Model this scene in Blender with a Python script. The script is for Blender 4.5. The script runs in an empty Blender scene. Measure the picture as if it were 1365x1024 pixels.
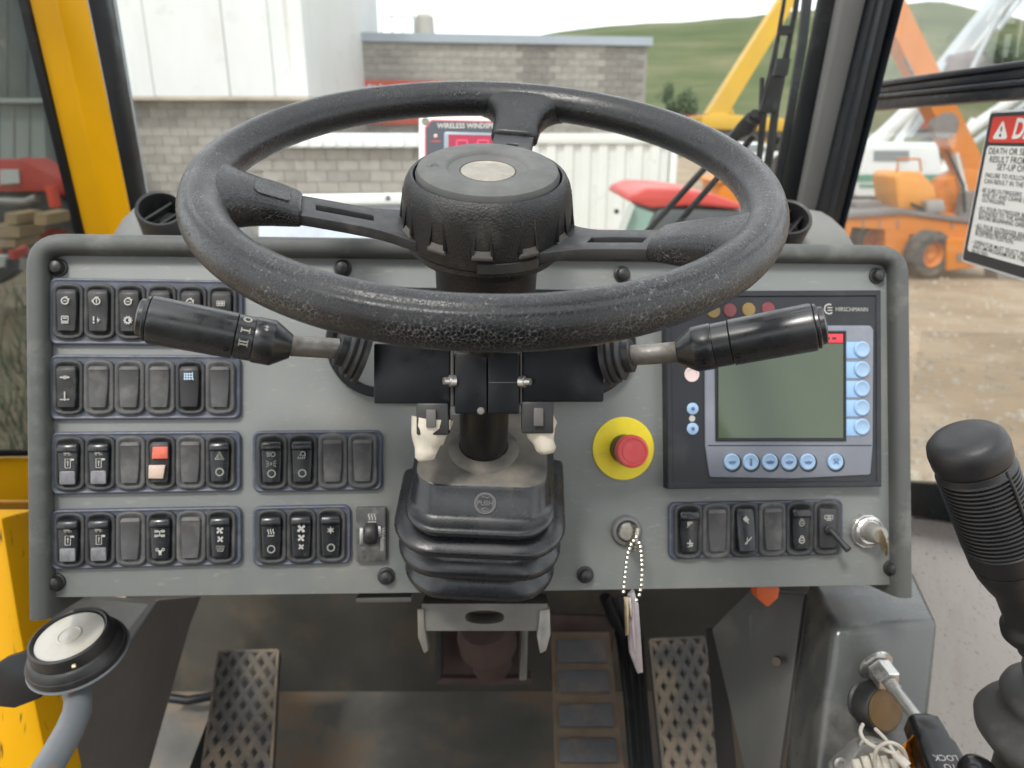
import bpy, bmesh, math, random
from mathutils import Vector, Matrix, noise
random.seed(7)
R = math.radians
S = bpy.context.scene
COL = S.collection

# ------------------------------------------------------------------ camera, world, sun, exposure
PITCH = R(18.5); F = 986.0; CX = 682.5; CY = 512.0; EYE = 2.4
cam_data = bpy.data.cameras.new('camera')
cam_data.sensor_width = 36.0
cam_data.lens = 36.0 * F / 1365.0
cam_data.clip_start = 0.02
cam_data.clip_end = 3000
cam_data.dof.use_dof = True
cam_data.dof.focus_distance = 0.43
cam_data.dof.aperture_fstop = 10.5
cam = bpy.data.objects.new('camera', cam_data)
COL.objects.link(cam)
cam.location = (0, 0, EYE)
cam.rotation_euler = (R(90) - PITCH, 0, 0)
S.camera = cam

world = bpy.data.worlds.new('World')
S.world = world
world.use_nodes = True
wt = world.node_tree
bg = wt.nodes['Background']
SUN_EL, SUN_AZ = R(56), R(-150)
sky = wt.nodes.new('ShaderNodeTexSky')
sky.sky_type = 'NISHITA'
sky.sun_disc = False
sky.sun_elevation = SUN_EL
sky.sun_rotation = SUN_AZ
sky.air_density = 1.0
sky.dust_density = 3.0
mixw = wt.nodes.new('ShaderNodeMix')
mixw.data_type = 'RGBA'
mixw.inputs[0].default_value = 0.82          # an even cloud sheet over most of the sky
wt.links.new(sky.outputs[0], mixw.inputs[6])
mixw.inputs[7].default_value = (11.5, 11.8, 11.9, 1)
wt.links.new(mixw.outputs[2], bg.inputs[0])
bg.inputs[1].default_value = 0.1

sun_data = bpy.data.lights.new('sun', 'SUN')
sun_data.energy = 1.5
sun_data.angle = R(11)
sun_data.color = (1.0, 0.965, 0.91)
sun = bpy.data.objects.new('sun', sun_data)
COL.objects.link(sun)
sd = Vector((math.sin(SUN_AZ) * math.cos(SUN_EL), math.cos(SUN_AZ) * math.cos(SUN_EL), math.sin(SUN_EL)))
sun.rotation_euler = (-sd).to_track_quat('-Z', 'Y').to_euler()

S.view_settings.view_transform = 'Standard'
S.view_settings.look = 'None'
S.view_settings.exposure = 0.95
S.view_settings.gamma = 1.0
S.view_settings.use_curve_mapping = False
S.cycles.max_bounces = 8
S.cycles.transparent_max_bounces = 16
S.cycles.use_denoising = True

# ------------------------------------------------------------------ frames of reference
WORLD = Matrix.Identity(4)
CAB = Matrix.Translation((0, 0, EYE)) @ Matrix.Rotation(-PITCH, 4, 'X')      # X right, Y forward along the driver's gaze, Z up
DASH = CAB @ Matrix.Translation((0, 0.635, 0)) @ Matrix.Rotation(R(6.7), 4, 'Z')
wn = Vector((0.03434, -0.60155, 0.79810)).normalized()
wa = Vector((0.99908, 0, -0.04299)).normalized()
wb = wn.cross(wa)
WHEEL = CAB @ Matrix(((wa.x, wb.x, wn.x, -0.0151), (wa.y, wb.y, wn.y, 0.4609), (wa.z, wb.z, wn.z, 0.1281), (0, 0, 0, 1)))


def q(px, py, Y):
    """cab point seen at that place of the photograph, Y metres ahead"""
    return Vector(((px - CX) / F * Y, Y, (CY - py) / F * Y))


def ray(px, py):
    d = CAB.to_3x3() @ Vector(((px - CX) / F, 1, (CY - py) / F))
    return Vector((0, 0, EYE)), d


def fp(frame, px, py, off=0.0, ax=1):
    """where the sight line meets the plane <axis ax>=off of a frame, in that frame's own coordinates"""
    inv = frame.inverted()
    o, d = ray(px, py)
    o = inv @ o; d = inv.to_3x3() @ d
    return o + d * ((off - o[ax]) / d[ax])


def dp(px, py, off=0.0):
    return fp(DASH, px, py, off)


def wp(px, py, h=0.0):
    return fp(WHEEL, px, py, h, 2)


def G(px, py, Yw):
    o, d = ray(px, py)
    return o + d * (Yw / d.y)


def GZ(px, py, z):
    o, d = ray(px, py)
    return o + d * ((z - o.z) / d.z)


def frame_at(p, rx=0, rz=0, ry=0, base=CAB):
    return base @ Matrix.Translation(p) @ Matrix.Rotation(R(rz), 4, 'Z') @ Matrix.Rotation(R(rx), 4, 'X') @ Matrix.Rotation(R(ry), 4, 'Y')


def axis_frame(p0, p1, base=CAB, up=Vector((0, 0, 1))):
    """frame with Z along p0->p1"""
    z = (p1 - p0).normalized()
    x = up.cross(z)
    if x.length < 1e-4:
        x = Vector((1, 0, 0))
    x.normalize(); y = z.cross(x)
    return base @ Matrix(((x.x, y.x, z.x, p0.x), (x.y, y.y, z.y, p0.y), (x.z, y.z, z.z, p0.z), (0, 0, 0, 1)))


# ------------------------------------------------------------------ materials
MATS = {}


def mat(name, col, rough=0.5, metal=0.0, spec=0.5, var=None, dust=None, bump=None, crack=None, coat=0.0, emit=None, scratch=None):
    """var=(scale, amount) tone mottling; dust=(colour, scale, low, high); bump=(scale, strength, distance)"""
    if name in MATS:
        return MATS[name]
    m = bpy.data.materials.new(name)
    m.use_nodes = True
    nt = m.node_tree; N = nt.nodes; L = nt.links
    p = N['Principled BSDF']
    p.inputs['Roughness'].default_value = rough
    p.inputs['Metallic'].default_value = metal
    p.inputs['Specular IOR Level'].default_value = spec
    p.inputs['Coat Weight'].default_value = coat
    p.inputs['Coat Roughness'].default_value = 0.15
    geo = N.new('ShaderNodeTexCoord')
    raw = geo.outputs['Object']
    oi = N.new('ShaderNodeObjectInfo')           # every copy gets its own dirt
    om = N.new('ShaderNodeVectorMath'); om.operation = 'SCALE'; om.inputs[0].default_value = (3.1, 5.3, 7.7)
    L.new(oi.outputs['Random'], om.inputs[3])
    oa = N.new('ShaderNodeVectorMath'); oa.operation = 'ADD'
    L.new(raw, oa.inputs[0]); L.new(om.outputs[0], oa.inputs[1])
    pos = oa.outputs[0]
    c = N.new('ShaderNodeRGB'); c.outputs[0].default_value = (*col, 1)
    out = c.outputs[0]

    def nz(scale, detail=6, r=0.6, src=pos):
        t = N.new('ShaderNodeTexNoise'); t.inputs['Scale'].default_value = scale
        t.inputs['Detail'].default_value = detail; t.inputs['Roughness'].default_value = r
        L.new(src, t.inputs['Vector'])
        return t.outputs['Fac']

    def mr(src, a, b, lo, hi):
        t = N.new('ShaderNodeMapRange'); L.new(src, t.inputs[0])
        t.inputs[1].default_value = a; t.inputs[2].default_value = b
        t.inputs[3].default_value = lo; t.inputs[4].default_value = hi
        return t.outputs[0]

    def mix(fac, a, b, mode='MIX'):
        t = N.new('ShaderNodeMix'); t.data_type = 'RGBA'; t.blend_type = mode
        L.new(fac, t.inputs[0]) if not isinstance(fac, float) else setattr(t.inputs[0], 'default_value', fac)
        L.new(a, t.inputs[6]) if not isinstance(a, tuple) else setattr(t.inputs[6], 'default_value', (*a, 1))
        L.new(b, t.inputs[7]) if not isinstance(b, tuple) else setattr(t.inputs[7], 'default_value', (*b, 1))
        return t.outputs[2]

    rfac = None
    if var:
        f = mr(nz(var[0]), 0.3, 0.7, 1 - var[1], 1 + var[1])
        t = N.new('ShaderNodeVectorMath'); t.operation = 'SCALE'
        L.new(out, t.inputs[0]); L.new(f, t.inputs[3])
        out = t.outputs[0]
        rfac = mr(nz(var[0] * 2.3), 0.3, 0.7, max(0.05, rough - 0.1), min(1, rough + 0.1))
    if crack:
        # fine creases of worn foam grip, coloured pale in place of their highlights: crack=(scale, colour, mask scale)
        warp = N.new('ShaderNodeTexNoise'); warp.inputs['Scale'].default_value = crack[0] * 0.7
        L.new(pos, warp.inputs['Vector'])
        wv = N.new('ShaderNodeVectorMath'); wv.operation = 'MULTIPLY_ADD'
        L.new(warp.outputs['Color'], wv.inputs[0]); wv.inputs[1].default_value = (1.2 / crack[0],) * 3
        L.new(pos, wv.inputs[2])
        v = N.new('ShaderNodeTexVoronoi'); v.feature = 'DISTANCE_TO_EDGE'; v.inputs['Scale'].default_value = crack[0]
        L.new(wv.outputs[0], v.inputs['Vector'])
        line = mr(v.outputs['Distance'], 0.0, 0.055, 1, 0)
        mask = mr(nz(crack[2], 3), 0.36, 0.56, 0, 1)
        mm = N.new('ShaderNodeMath'); mm.operation = 'MULTIPLY'
        L.new(line, mm.inputs[0]); L.new(mask, mm.inputs[1])
        if len(crack) > 3:      # creasing is worst where the hands rest
            sp_ = N.new('ShaderNodeSeparateXYZ'); L.new(raw, sp_.inputs[0])
            wear = mr(sp_.outputs[1], crack[3][0], crack[3][1], 0.12, 1)
            m3 = N.new('ShaderNodeMath'); m3.operation = 'MULTIPLY'
            L.new(line, m3.inputs[0]); L.new(wear, m3.inputs[1]); line = m3.outputs[0]
            L.new(line, mm.inputs[0])
        out = mix(mm.outputs[0], out, crack[1])
        bc = N.new('ShaderNodeBump'); bc.inputs['Strength'].default_value = 0.8; bc.inputs['Distance'].default_value = 0.0009
        bc.invert = True
        L.new(line, bc.inputs['Height'])
        nrm = bc.outputs[0]
    else:
        nrm = None
    if dust:
        f = mr(nz(dust[1], 8, 0.65), dust[2], dust[3], 0, 1)
        out = mix(f, out, dust[0])
        rr = rfac if rfac is not None else None
        t = N.new('ShaderNodeMix'); t.data_type = 'FLOAT'
        L.new(f, t.inputs[0])
        if rr is not None:
            L.new(rr, t.inputs[2])
        else:
            t.inputs[2].default_value = rough
        t.inputs[3].default_value = 0.85
        rfac = t.outputs[0]
    if scratch:
        w = N.new('ShaderNodeMapping'); w.inputs['Scale'].default_value = scratch[0]
        L.new(pos, w.inputs[0])
        f = mr(nz(scratch[1], 3, 0.5, w.outputs[0]), 0.62, 0.72, 0, scratch[3])
        out = mix(f, out, scratch[2])
    L.new(out, p.inputs['Base Color'])
    if rfac is not None:
        L.new(rfac, p.inputs['Roughness'])
    if bump:
        b = N.new('ShaderNodeBump'); b.inputs['Strength'].default_value = bump[1]; b.inputs['Distance'].default_value = bump[2]
        L.new(nz(bump[0], 4), b.inputs['Height'])
        if nrm is not None:
            L.new(nrm, b.inputs['Normal'])
        nrm = b.outputs[0]
    if nrm is not None:
        L.new(nrm, p.inputs['Normal'])
    if emit:
        p.inputs['Emission Color'].default_value = (*emit[0], 1)
        p.inputs['Emission Strength'].default_value = emit[1]
    MATS[name] = m
    return m


def glass_mat(name, tint, dirt, streak, scale, gl=0.3):
    m = bpy.data.materials.new(name); m.use_nodes = True
    nt = m.node_tree; N = nt.nodes; L = nt.links
    N.remove(N['Principled BSDF'])
    o = N['Material Output']
    tr = N.new('ShaderNodeBsdfTransparent'); tr.inputs[0].default_value = (*tint, 1)
    g = N.new('ShaderNodeBsdfGlossy'); g.inputs['Roughness'].default_value = 0.03
    fr = N.new('ShaderNodeFresnel'); fr.inputs[0].default_value = 1.35
    ml = N.new('ShaderNodeMath'); ml.operation = 'MULTIPLY'; ml.inputs[1].default_value = gl
    L.new(fr.outputs[0], ml.inputs[0])
    m1 = N.new('ShaderNodeMixShader'); L.new(ml.outputs[0], m1.inputs[0]); L.new(tr.outputs[0], m1.inputs[1]); L.new(g.outputs[0], m1.inputs[2])
    d = N.new('ShaderNodeBsdfDiffuse'); d.inputs[0].default_value = (0.6, 0.6, 0.57, 1)
    tcn = N.new('ShaderNodeTexCoord')
    mp = N.new('ShaderNodeMapping'); mp.inputs['Scale'].default_value = streak
    L.new(tcn.outputs['Object'], mp.inputs[0])
    n = N.new('ShaderNodeTexNoise'); n.inputs['Scale'].default_value = scale; n.inputs['Detail'].default_value = 7
    L.new(mp.outputs[0], n.inputs['Vector'])
    n2 = N.new('ShaderNodeTexNoise'); n2.inputs['Scale'].default_value = scale * 14; n2.inputs['Detail'].default_value = 2
    L.new(tcn.outputs['Object'], n2.inputs['Vector'])
    r1 = N.new('ShaderNodeMapRange'); L.new(n.outputs[0], r1.inputs[0])
    r1.inputs[1].default_value = 0.42; r1.inputs[2].default_value = 0.8; r1.inputs[3].default_value = dirt * 0.25; r1.inputs[4].default_value = dirt
    r2 = N.new('ShaderNodeMapRange'); L.new(n2.outputs[0], r2.inputs[0])
    r2.inputs[1].default_value = 0.66; r2.inputs[2].default_value = 0.74; r2.inputs[3].default_value = 0; r2.inputs[4].default_value = dirt * 1.3
    ad = N.new('ShaderNodeMath'); ad.operation = 'ADD'; L.new(r1.outputs[0], ad.inputs[0]); L.new(r2.outputs[0], ad.inputs[1])
    m2 = N.new('ShaderNodeMixShader'); L.new(ad.outputs[0], m2.inputs[0]); L.new(m1.outputs[0], m2.inputs[1]); L.new(d.outputs[0], m2.inputs[2])
    L.new(m2.outputs[0], o.inputs[0])
    MATS[name] = m
    return m


DUSTC = (0.30, 0.25, 0.19)
dash_grey = mat('dash grey paint', (0.172, 0.184, 0.179), 0.45, var=(5, 0.09), dust=((0.235, 0.228, 0.205), 9, 0.5, 0.8), bump=(700, 0.2, 0.0005), scratch=((18, 18, 60), 5, (0.27, 0.27, 0.25), 0.5))
frame_grey = mat('moulded grey plastic', (0.07, 0.074, 0.07), 0.62, var=(14, 0.08), bump=(700, 0.35, 0.0006), dust=((0.25, 0.25, 0.23), 16, 0.55, 0.95))
hood_grey = mat('grey dash top', (0.2, 0.205, 0.195), 0.65, var=(8, 0.08), bump=(500, 0.3, 0.0006))
body_dark = mat('dark dash body', (0.02, 0.02, 0.02), 0.8)
bank_blue = mat('blue grey switch frame', (0.062, 0.072, 0.098), 0.5, var=(60, 0.12), dust=((0.16, 0.17, 0.19), 70, 0.52, 0.85))
housing_m = mat('switch housing black', (0.03, 0.031, 0.033), 0.58, var=(80, 0.1), dust=((0.11, 0.11, 0.105), 45, 0.5, 0.85), bump=(1500, 0.2, 0.0002))
blank_m = mat('switch blank charcoal', (0.06, 0.06, 0.062), 0.6, var=(60, 0.1), dust=((0.15, 0.147, 0.14), 55, 0.48, 0.8), bump=(1500, 0.2, 0.0002))
rocker_m = mat('rocker matt black', (0.016, 0.016, 0.017), 0.45, spec=0.4, var=(60, 0.15), dust=((0.1, 0.1, 0.095), 50, 0.52, 0.9))
gloss_m = mat('rocker gloss black', (0.012, 0.013, 0.015), 0.28, var=(40, 0.1), dust=((0.08, 0.08, 0.08), 60, 0.58, 0.9))
lens_m = mat('smoked lens', (0.16, 0.16, 0.17), 0.25, var=(90, 0.3))
print_m = mat('white print', (0.40, 0.39, 0.365), 0.6)
print_dim = mat('worn white print', (0.27, 0.265, 0.24), 0.6)
print_blue = mat('pale blue print', (0.5, 0.66, 0.8), 0.6)
redlens = mat('red orange lens', (0.56, 0.12, 0.075), 0.3, var=(120, 0.15))
whitelens = mat('white lens', (0.55, 0.43, 0.35), 0.3, var=(90, 0.12))
rim_m = mat('worn black foam grip', (0.0085, 0.009, 0.010), 0.3, spec=0.5, var=(25, 0.1), crack=(470, (0.21, 0.213, 0.213), 24, (0.06, -0.08)), bump=(1300, 0.3, 0.0004))
hub_m = mat('grained black hub', (0.012, 0.012, 0.013), 0.36, spec=0.5, var=(30, 0.15), bump=(700, 0.7, 0.0009), dust=((0.09, 0.08, 0.07), 22, 0.58, 0.95))
ledge_m = mat('lit tone hub ledge', (0.085, 0.078, 0.072), 0.7, var=(60, 0.25))  # paler than the hub so the ledges look lit from above
cap_m = mat('rubber horn cap', (0.085, 0.087, 0.085), 0.72, var=(40, 0.12), bump=(1400, 0.4, 0.0004), dust=((0.15, 0.15, 0.14), 30, 0.5, 0.85))
spoke_m = mat('black painted spoke', (0.035, 0.036, 0.038), 0.45, var=(50, 0.1), dust=((0.14, 0.13, 0.115), 35, 0.55, 0.85))
badge_m = mat('faded horn badge', (0.24, 0.225, 0.195), 0.65, var=(60, 0.2), dust=((0.42, 0.36, 0.27), 70, 0.5, 0.75))
black_pl = mat('black plastic', (0.02, 0.02, 0.021), 0.45, var=(40, 0.12), dust=((0.07, 0.068, 0.065), 30, 0.56, 0.9), bump=(900, 0.2, 0.0003))
black_mt = mat('black coated steel', (0.009, 0.010, 0.012), 0.35, spec=0.25, var=(30, 0.15), dust=((0.06, 0.06, 0.06), 25, 0.6, 0.9))
stalk_m = mat('ribbed black stalk grip', (0.02, 0.021, 0.022), 0.3, spec=0.65, var=(40, 0.1), dust=((0.09, 0.09, 0.09), 40, 0.56, 0.9))
stalk_dk = mat('black stalk body', (0.014, 0.015, 0.016), 0.3, spec=0.6, var=(50, 0.1))
rod_m = mat('dirty steel rod', (0.26, 0.245, 0.225), 0.42, metal=0.7, var=(60, 0.2), dust=((0.13, 0.11, 0.09), 50, 0.45, 0.75))
steel = mat('bright steel', (0.58, 0.57, 0.55), 0.3, metal=0.85, var=(60, 0.12))
brass = mat('worn brass', (0.5, 0.4, 0.25), 0.35, metal=1.0, var=(60, 0.15))
dark_pipe = mat('dark greasy column', (0.012, 0.011, 0.011), 0.35, var=(60, 0.3), dust=((0.06, 0.045, 0.035), 40, 0.58, 0.8))
boot_m = mat('black rubber gaiter', (0.016, 0.017, 0.019), 0.28, spec=0.6, var=(20, 0.12), dust=((0.17, 0.145, 0.115), 14, 0.57, 0.9), bump=(600, 0.2, 0.0004))
boot_top = mat('dusty gaiter top', (0.035, 0.035, 0.035), 0.45, var=(20, 0.15), dust=((0.19, 0.168, 0.135), 15, 0.36, 0.66), bump=(600, 0.15, 0.0004))
cream = mat('cream rubber boot', (0.62, 0.575, 0.48), 0.5, var=(60, 0.15), dust=((0.4, 0.35, 0.27), 60, 0.52, 0.8))
yellow_lbl = mat('yellow plate', (0.78, 0.62, 0.02), 0.5, var=(60, 0.06), dust=((0.5, 0.4, 0.08), 60, 0.58, 0.85))
red_btn = mat('red button', (0.66, 0.07, 0.075), 0.42, var=(60, 0.08), dust=((0.6, 0.22, 0.2), 60, 0.5, 0.85))
disp_blk = mat('display black face', (0.018, 0.02, 0.024), 0.4, spec=0.35, var=(30, 0.08), dust=((0.06, 0.062, 0.066), 25, 0.55, 0.95))
disp_gry = mat('display grey bezel', (0.165, 0.18, 0.215), 0.45, var=(40, 0.05), dust=((0.24, 0.25, 0.27), 40, 0.56, 0.9))
lcd_m = mat('grey green lcd', (0.062, 0.085, 0.052), 0.08, var=(10, 0.06))
btn_blue = mat('pale blue key', (0.26, 0.39, 0.56), 0.4, var=(120, 0.06))
tag_blue = mat('pale blue key tab', (0.24, 0.40, 0.62), 0.45)
print_navy = mat('navy print', (0.06, 0.11, 0.22), 0.6)
lamp_red = mat('dim red lamp', (0.16, 0.025, 0.03), 0.3)
lamp_amb = mat('dim amber lamp', (0.2, 0.13, 0.03), 0.3)
sign_red = mat('red display strip', (0.72, 0.03, 0.05), 0.4)
yel_paint = mat('yellow cab paint', (0.66, 0.335, 0.002), 0.4, spec=0.22, var=(6, 0.06), dust=((0.6, 0.34, 0.03), 12, 0.6, 0.95))
yel_door = mat('yellow door paint', (0.68, 0.345, 0.002), 0.45, spec=0.22, var=(8, 0.06), scratch=((40, 40, 8), 4, (0.05, 0.035, 0.01), 0.9))  # slightly lighter yellow with dark scuffs
pil_grey = mat('grey pillar trim', (0.165, 0.163, 0.158), 0.7, var=(10, 0.06), bump=(500, 0.3, 0.0005))
rubber = mat('black rubber seal', (0.010, 0.011, 0.013), 0.45, spec=0.25, var=(20, 0.2), dust=((0.07, 0.068, 0.066), 14, 0.55, 0.85))
frame_blk = mat('black window frame', (0.013, 0.016, 0.021), 0.33, spec=0.35, var=(12, 0.12), dust=((0.09, 0.075, 0.06), 10, 0.58, 0.8))
edge_grey = mat('pale glass edge', (0.3, 0.34, 0.37), 0.3)
white_pan = mat('off white cab panel', (0.82, 0.78, 0.765), 0.6, var=(7, 0.05), dust=((0.66, 0.61, 0.57), 14, 0.5, 0.85), scratch=((30, 30, 90), 3, (0.3, 0.27, 0.24), 0.6))
floor_m = mat('worn cab floor', (0.12, 0.118, 0.106), 0.5, var=(6, 0.3), dust=((0.175, 0.12, 0.075), 6, 0.44, 0.62), bump=(60, 0.3, 0.002))
fire_m = mat('dirty bulkhead', (0.05, 0.048, 0.04), 0.75, var=(7, 0.25), dust=((0.10, 0.075, 0.05), 8, 0.48, 0.7))
side_m = mat('grey console paint', (0.105, 0.108, 0.105), 0.4, var=(8, 0.08), dust=((0.2, 0.19, 0.17), 14, 0.55, 0.85), bump=(300, 0.15, 0.0005))
kick_m = mat('brown grey kick panel', (0.15, 0.138, 0.128), 0.6, var=(6, 0.12))
brkt_m = mat('grey steel bracket', (0.17, 0.165, 0.15), 0.45, metal=0.2, var=(20, 0.2), dust=((0.2, 0.15, 0.09), 24, 0.5, 0.75))
rust_m = mat('rusty dark steel', (0.05, 0.03, 0.026), 0.8, var=(20, 0.3))
pedal_b = mat('pedal rubber base', (0.032, 0.033, 0.035), 0.6, var=(30, 0.15), dust=((0.1, 0.08, 0.06), 14, 0.5, 0.75))
pedal_r = mat('pedal rubber worn ridges', (0.1, 0.097, 0.093), 0.6, var=(30, 0.2), dust=((0.27, 0.215, 0.155), 8, 0.42, 0.6))
brake_r = mat('brake pad rubber', (0.075, 0.075, 0.078), 0.7, var=(30, 0.15), dust=((0.16, 0.12, 0.085), 25, 0.5, 0.75))
brake_b = mat('brake pad mud', (0.135, 0.098, 0.066), 0.85, var=(30, 0.2))
joy_m = mat('joystick rubber', (0.016, 0.016, 0.018), 0.42, spec=0.5, var=(25, 0.12), bump=(800, 0.35, 0.0005), dust=((0.09, 0.09, 0.088), 24, 0.55, 0.9))
joyb_m = mat('joystick gaiter rubber', (0.05, 0.048, 0.047), 0.5, var=(20, 0.15), dust=((0.16, 0.145, 0.13), 16, 0.5, 0.85))
dial_w = mat('white bubble level dial', (0.58, 0.555, 0.49), 0.35, var=(40, 0.06), dust=((0.42, 0.36, 0.26), 40, 0.48, 0.8))
arm_m = mat('grey painted tube', (0.16, 0.175, 0.185), 0.4, var=(20, 0.1), scratch=((20, 20, 20), 6, (0.3, 0.16, 0.1), 0.5))
knob_m = mat('black gloss knob', (0.012, 0.012, 0.013), 0.22)
cloth_y = mat('yellow cloth', (0.8, 0.43, 0.01), 0.85, var=(40, 0.15))
wire_m = mat('white cable', (0.62, 0.58, 0.5), 0.45, var=(60, 0.1))
alu_m = mat('cast aluminium', (0.34, 0.33, 0.31), 0.45, metal=0.6, var=(60, 0.15), dust=((0.3, 0.27, 0.22), 40, 0.5, 0.8))
brown_f = mat('brown cap face', (0.12, 0.065, 0.018), 0.55, var=(40, 0.15))
orange_p = mat('orange plug', (0.72, 0.14, 0.04), 0.5, var=(60, 0.15))
tag_m = mat('clear plastic key tag', (0.27, 0.24, 0.25), 0.2, var=(60, 0.2), spec=0.8)
key_m = mat('key metal', (0.48, 0.44, 0.37), 0.3, metal=1.0, var=(60, 0.1))
white_pt = mat('white paint', (0.76, 0.77, 0.76), 0.5, var=(5, 0.03))
sign_w = mat('sign white vinyl', (0.72, 0.71, 0.67), 0.45, var=(30, 0.03))
sign_r = mat('sign red vinyl', (0.62, 0.045, 0.03), 0.45)
sign_k = mat('sign black vinyl', (0.025, 0.026, 0.028), 0.5)
led_red = mat('red led window', (0.24, 0.01, 0.035), 0.25, emit=((0.7, 0.01, 0.09), 0.08))
led_dig = mat('red led digits', (0.45, 0.04, 0.1), 0.4, emit=((0.9, 0.04, 0.12), 0.12))
case_g = mat('wind display case', (0.6, 0.58, 0.56), 0.5, var=(30, 0.05))
cover_w = mat('white cover bar', (0.68, 0.70, 0.68), 0.45, var=(8, 0.05))
cover_b = mat('pale blue cover', (0.52, 0.57, 0.66), 0.5, var=(18, 0.12))
windshield_m = glass_mat('windscreen glass', (0.95, 0.965, 0.955), 0.07, (10, 10, 2.2), 2.0)
sideglass_m = glass_mat('side glass', (0.97, 0.98, 0.975), 0.025, (6, 6, 3), 3.0)
doorglass_m = glass_mat('door glass', (0.5, 0.53, 0.52), 0.13, (14, 14, 2.0), 2.0)

# ------------------------------------------------------------------ mesh helpers
ORG = {}


class B:
    def __init__(s):
        s.bm = bmesh.new()

    def face(s, vs):
        try:
            return s.bm.faces.new(vs)
        except ValueError:
            return None

    def loft(s, rings, cap0=True, cap1=True, closed=True):
        V = [[s.bm.verts.new(p) for p in r] for r in rings]
        n = len(V[0])
        for a, b in zip(V, V[1:]):
            for i in range(n if closed else n - 1):
                j = (i + 1) % n
                s.face((a[i], a[j], b[j], b[i]))
        if cap0: s.face(V[0][::-1])
        if cap1: s.face(V[-1])
        return s

    def box(s, x0, x1, y0, y1, z0, z1):
        return s.loft([[Vector((x, y, z)) for x, y in ((x0, y0), (x1, y0), (x1, y1), (x0, y1))] for z in (z0, z1)])

    def tube(s, pts, rad, seg=12, cap=True):
        pts = [Vector(p) for p in pts]
        if not hasattr(rad, '__len__'): rad = [rad] * len(pts)
        rings = []; ref = None
        for i, p in enumerate(pts):
            t = (pts[min(i + 1, len(pts) - 1)] - pts[max(i - 1, 0)]).normalized()
            if ref is None:
                ref = Vector((0, 0, 1)) if abs(t.z) < 0.9 else Vector((1, 0, 0))
            u = (ref - t * ref.dot(t)).normalized(); v = t.cross(u); ref = u
            rings.append([p + (u * math.cos(2 * math.pi * k / seg) + v * math.sin(2 * math.pi * k / seg)) * rad[i] for k in range(seg)])
        return s.loft(rings, cap, cap)

    def lathe(s, p0, ax, prof, seg=24, cap0=True, cap1=True, squash=1.0):
        """prof: (radius, height along ax)"""
        p0 = Vector(p0); ax = Vector(ax).normalized()
        u = ax.orthogonal().normalized(); v = ax.cross(u)
        rings = [[p0 + ax * h + (u * math.cos(2 * math.pi * k / seg) + v * squash * math.sin(2 * math.pi * k / seg)) * r for k in range(seg)] for r, h in prof]
        return s.loft(rings, cap0, cap1)

    def slab(s, poly, y_back, y_front, bev=0.0, fr=None):
        """poly of (x,z); extruded along y from back to front (front is nearer the driver: smaller y)"""
        rings = [[Vector((x, y_back, z)) for x, z in poly], [Vector((x, y_front + bev, z)) for x, z in poly]]
        if bev:
            p1 = inset(poly, bev * 0.3); p2 = inset(poly, bev)
            rings.append([Vector((x, y_front + bev * 0.3, z)) for x, z in p1])
            rings.append([Vector((x, y_front, z)) for x, z in p2])
        if fr: rings = [[fr @ p for p in r] for r in rings]
        return s.loft(rings)

    def qslab(s, pts, thick, vec=Vector((0, 1, 0))):
        """solid whose front face has its corners at the given cab points"""
        a = [q(*p) if len(p) == 3 and not isinstance(p, Vector) else p for p in pts]
        return s.loft([a, [p + vec * thick for p in a]])

    def strip(s, p, w, y):
        """flat printed line through 2-D points, width w, lying at depth y"""
        p = [Vector((x, z)) for x, z in p]
        L = []; Rr = []
        for i, a in enumerate(p):
            d = (p[min(i + 1, len(p) - 1)] - p[max(i - 1, 0)])
            d = d.normalized() if d.length else Vector((1, 0))
            n = Vector((-d.y, d.x)) * w / 2
            L.append(a + n); Rr.append(a - n)
        vl = [s.bm.verts.new((a.x, y, a.y)) for a in L]; vr = [s.bm.verts.new((a.x, y, a.y)) for a in Rr]
        for i in range(len(p) - 1):
            s.face((vr[i], vr[i + 1], vl[i + 1], vl[i]))
        return s

    def flat(s, poly, y):
        s.face([s.bm.verts.new((x, y, z)) for x, z in poly])
        return s

    def xf(s, m):
        bmesh.ops.transform(s.bm, matrix=m, verts=s.bm.verts)
        return s

    def bevel(s, off, seg=2, ang=30):
        bmesh.ops.recalc_face_normals(s.bm, faces=s.bm.faces)
        e = [x for x in s.bm.edges if len(x.link_faces) == 2 and x.calc_face_angle(0) > R(ang)]
        bmesh.ops.bevel(s.bm, geom=e, offset=off, segments=seg, profile=0.5, affect='EDGES', clamp_overlap=True)
        return s

    def mesh(s, name, m, org=None, smooth=38, recalc=True):
        if org is not None:
            bmesh.ops.translate(s.bm, vec=-org, verts=s.bm.verts)
        if recalc:
            bmesh.ops.recalc_face_normals(s.bm, faces=s.bm.faces)
        me = bpy.data.meshes.new(name)
        s.bm.to_mesh(me); s.bm.free()
        if m: me.materials.append(m)
        if smooth:
            for f in me.polygons: f.use_smooth = True
            me.set_sharp_from_angle(angle=R(smooth))
        return me


def inset(poly, d):
    n = len(poly); out = []
    area = sum(poly[i][0] * poly[(i + 1) % n][1] - poly[(i + 1) % n][0] * poly[i][1] for i in range(n))
    sg = 1 if area > 0 else -1
    for i in range(n):
        a = Vector(poly[i - 1][:2]); b = Vector(poly[i][:2]); c = Vector(poly[(i + 1) % n][:2])
        d1 = (b - a).normalized(); d2 = (c - b).normalized()
        n1 = Vector((-d1.y, d1.x)) * sg; n2 = Vector((-d2.y, d2.x)) * sg
        k = n1 + n2
        k = k / max(0.3, k.length_squared) * 2 if k.length > 1e-6 else n1
        out.append((b.x + k.x * d, b.y + k.y * d))
    return out


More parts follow.
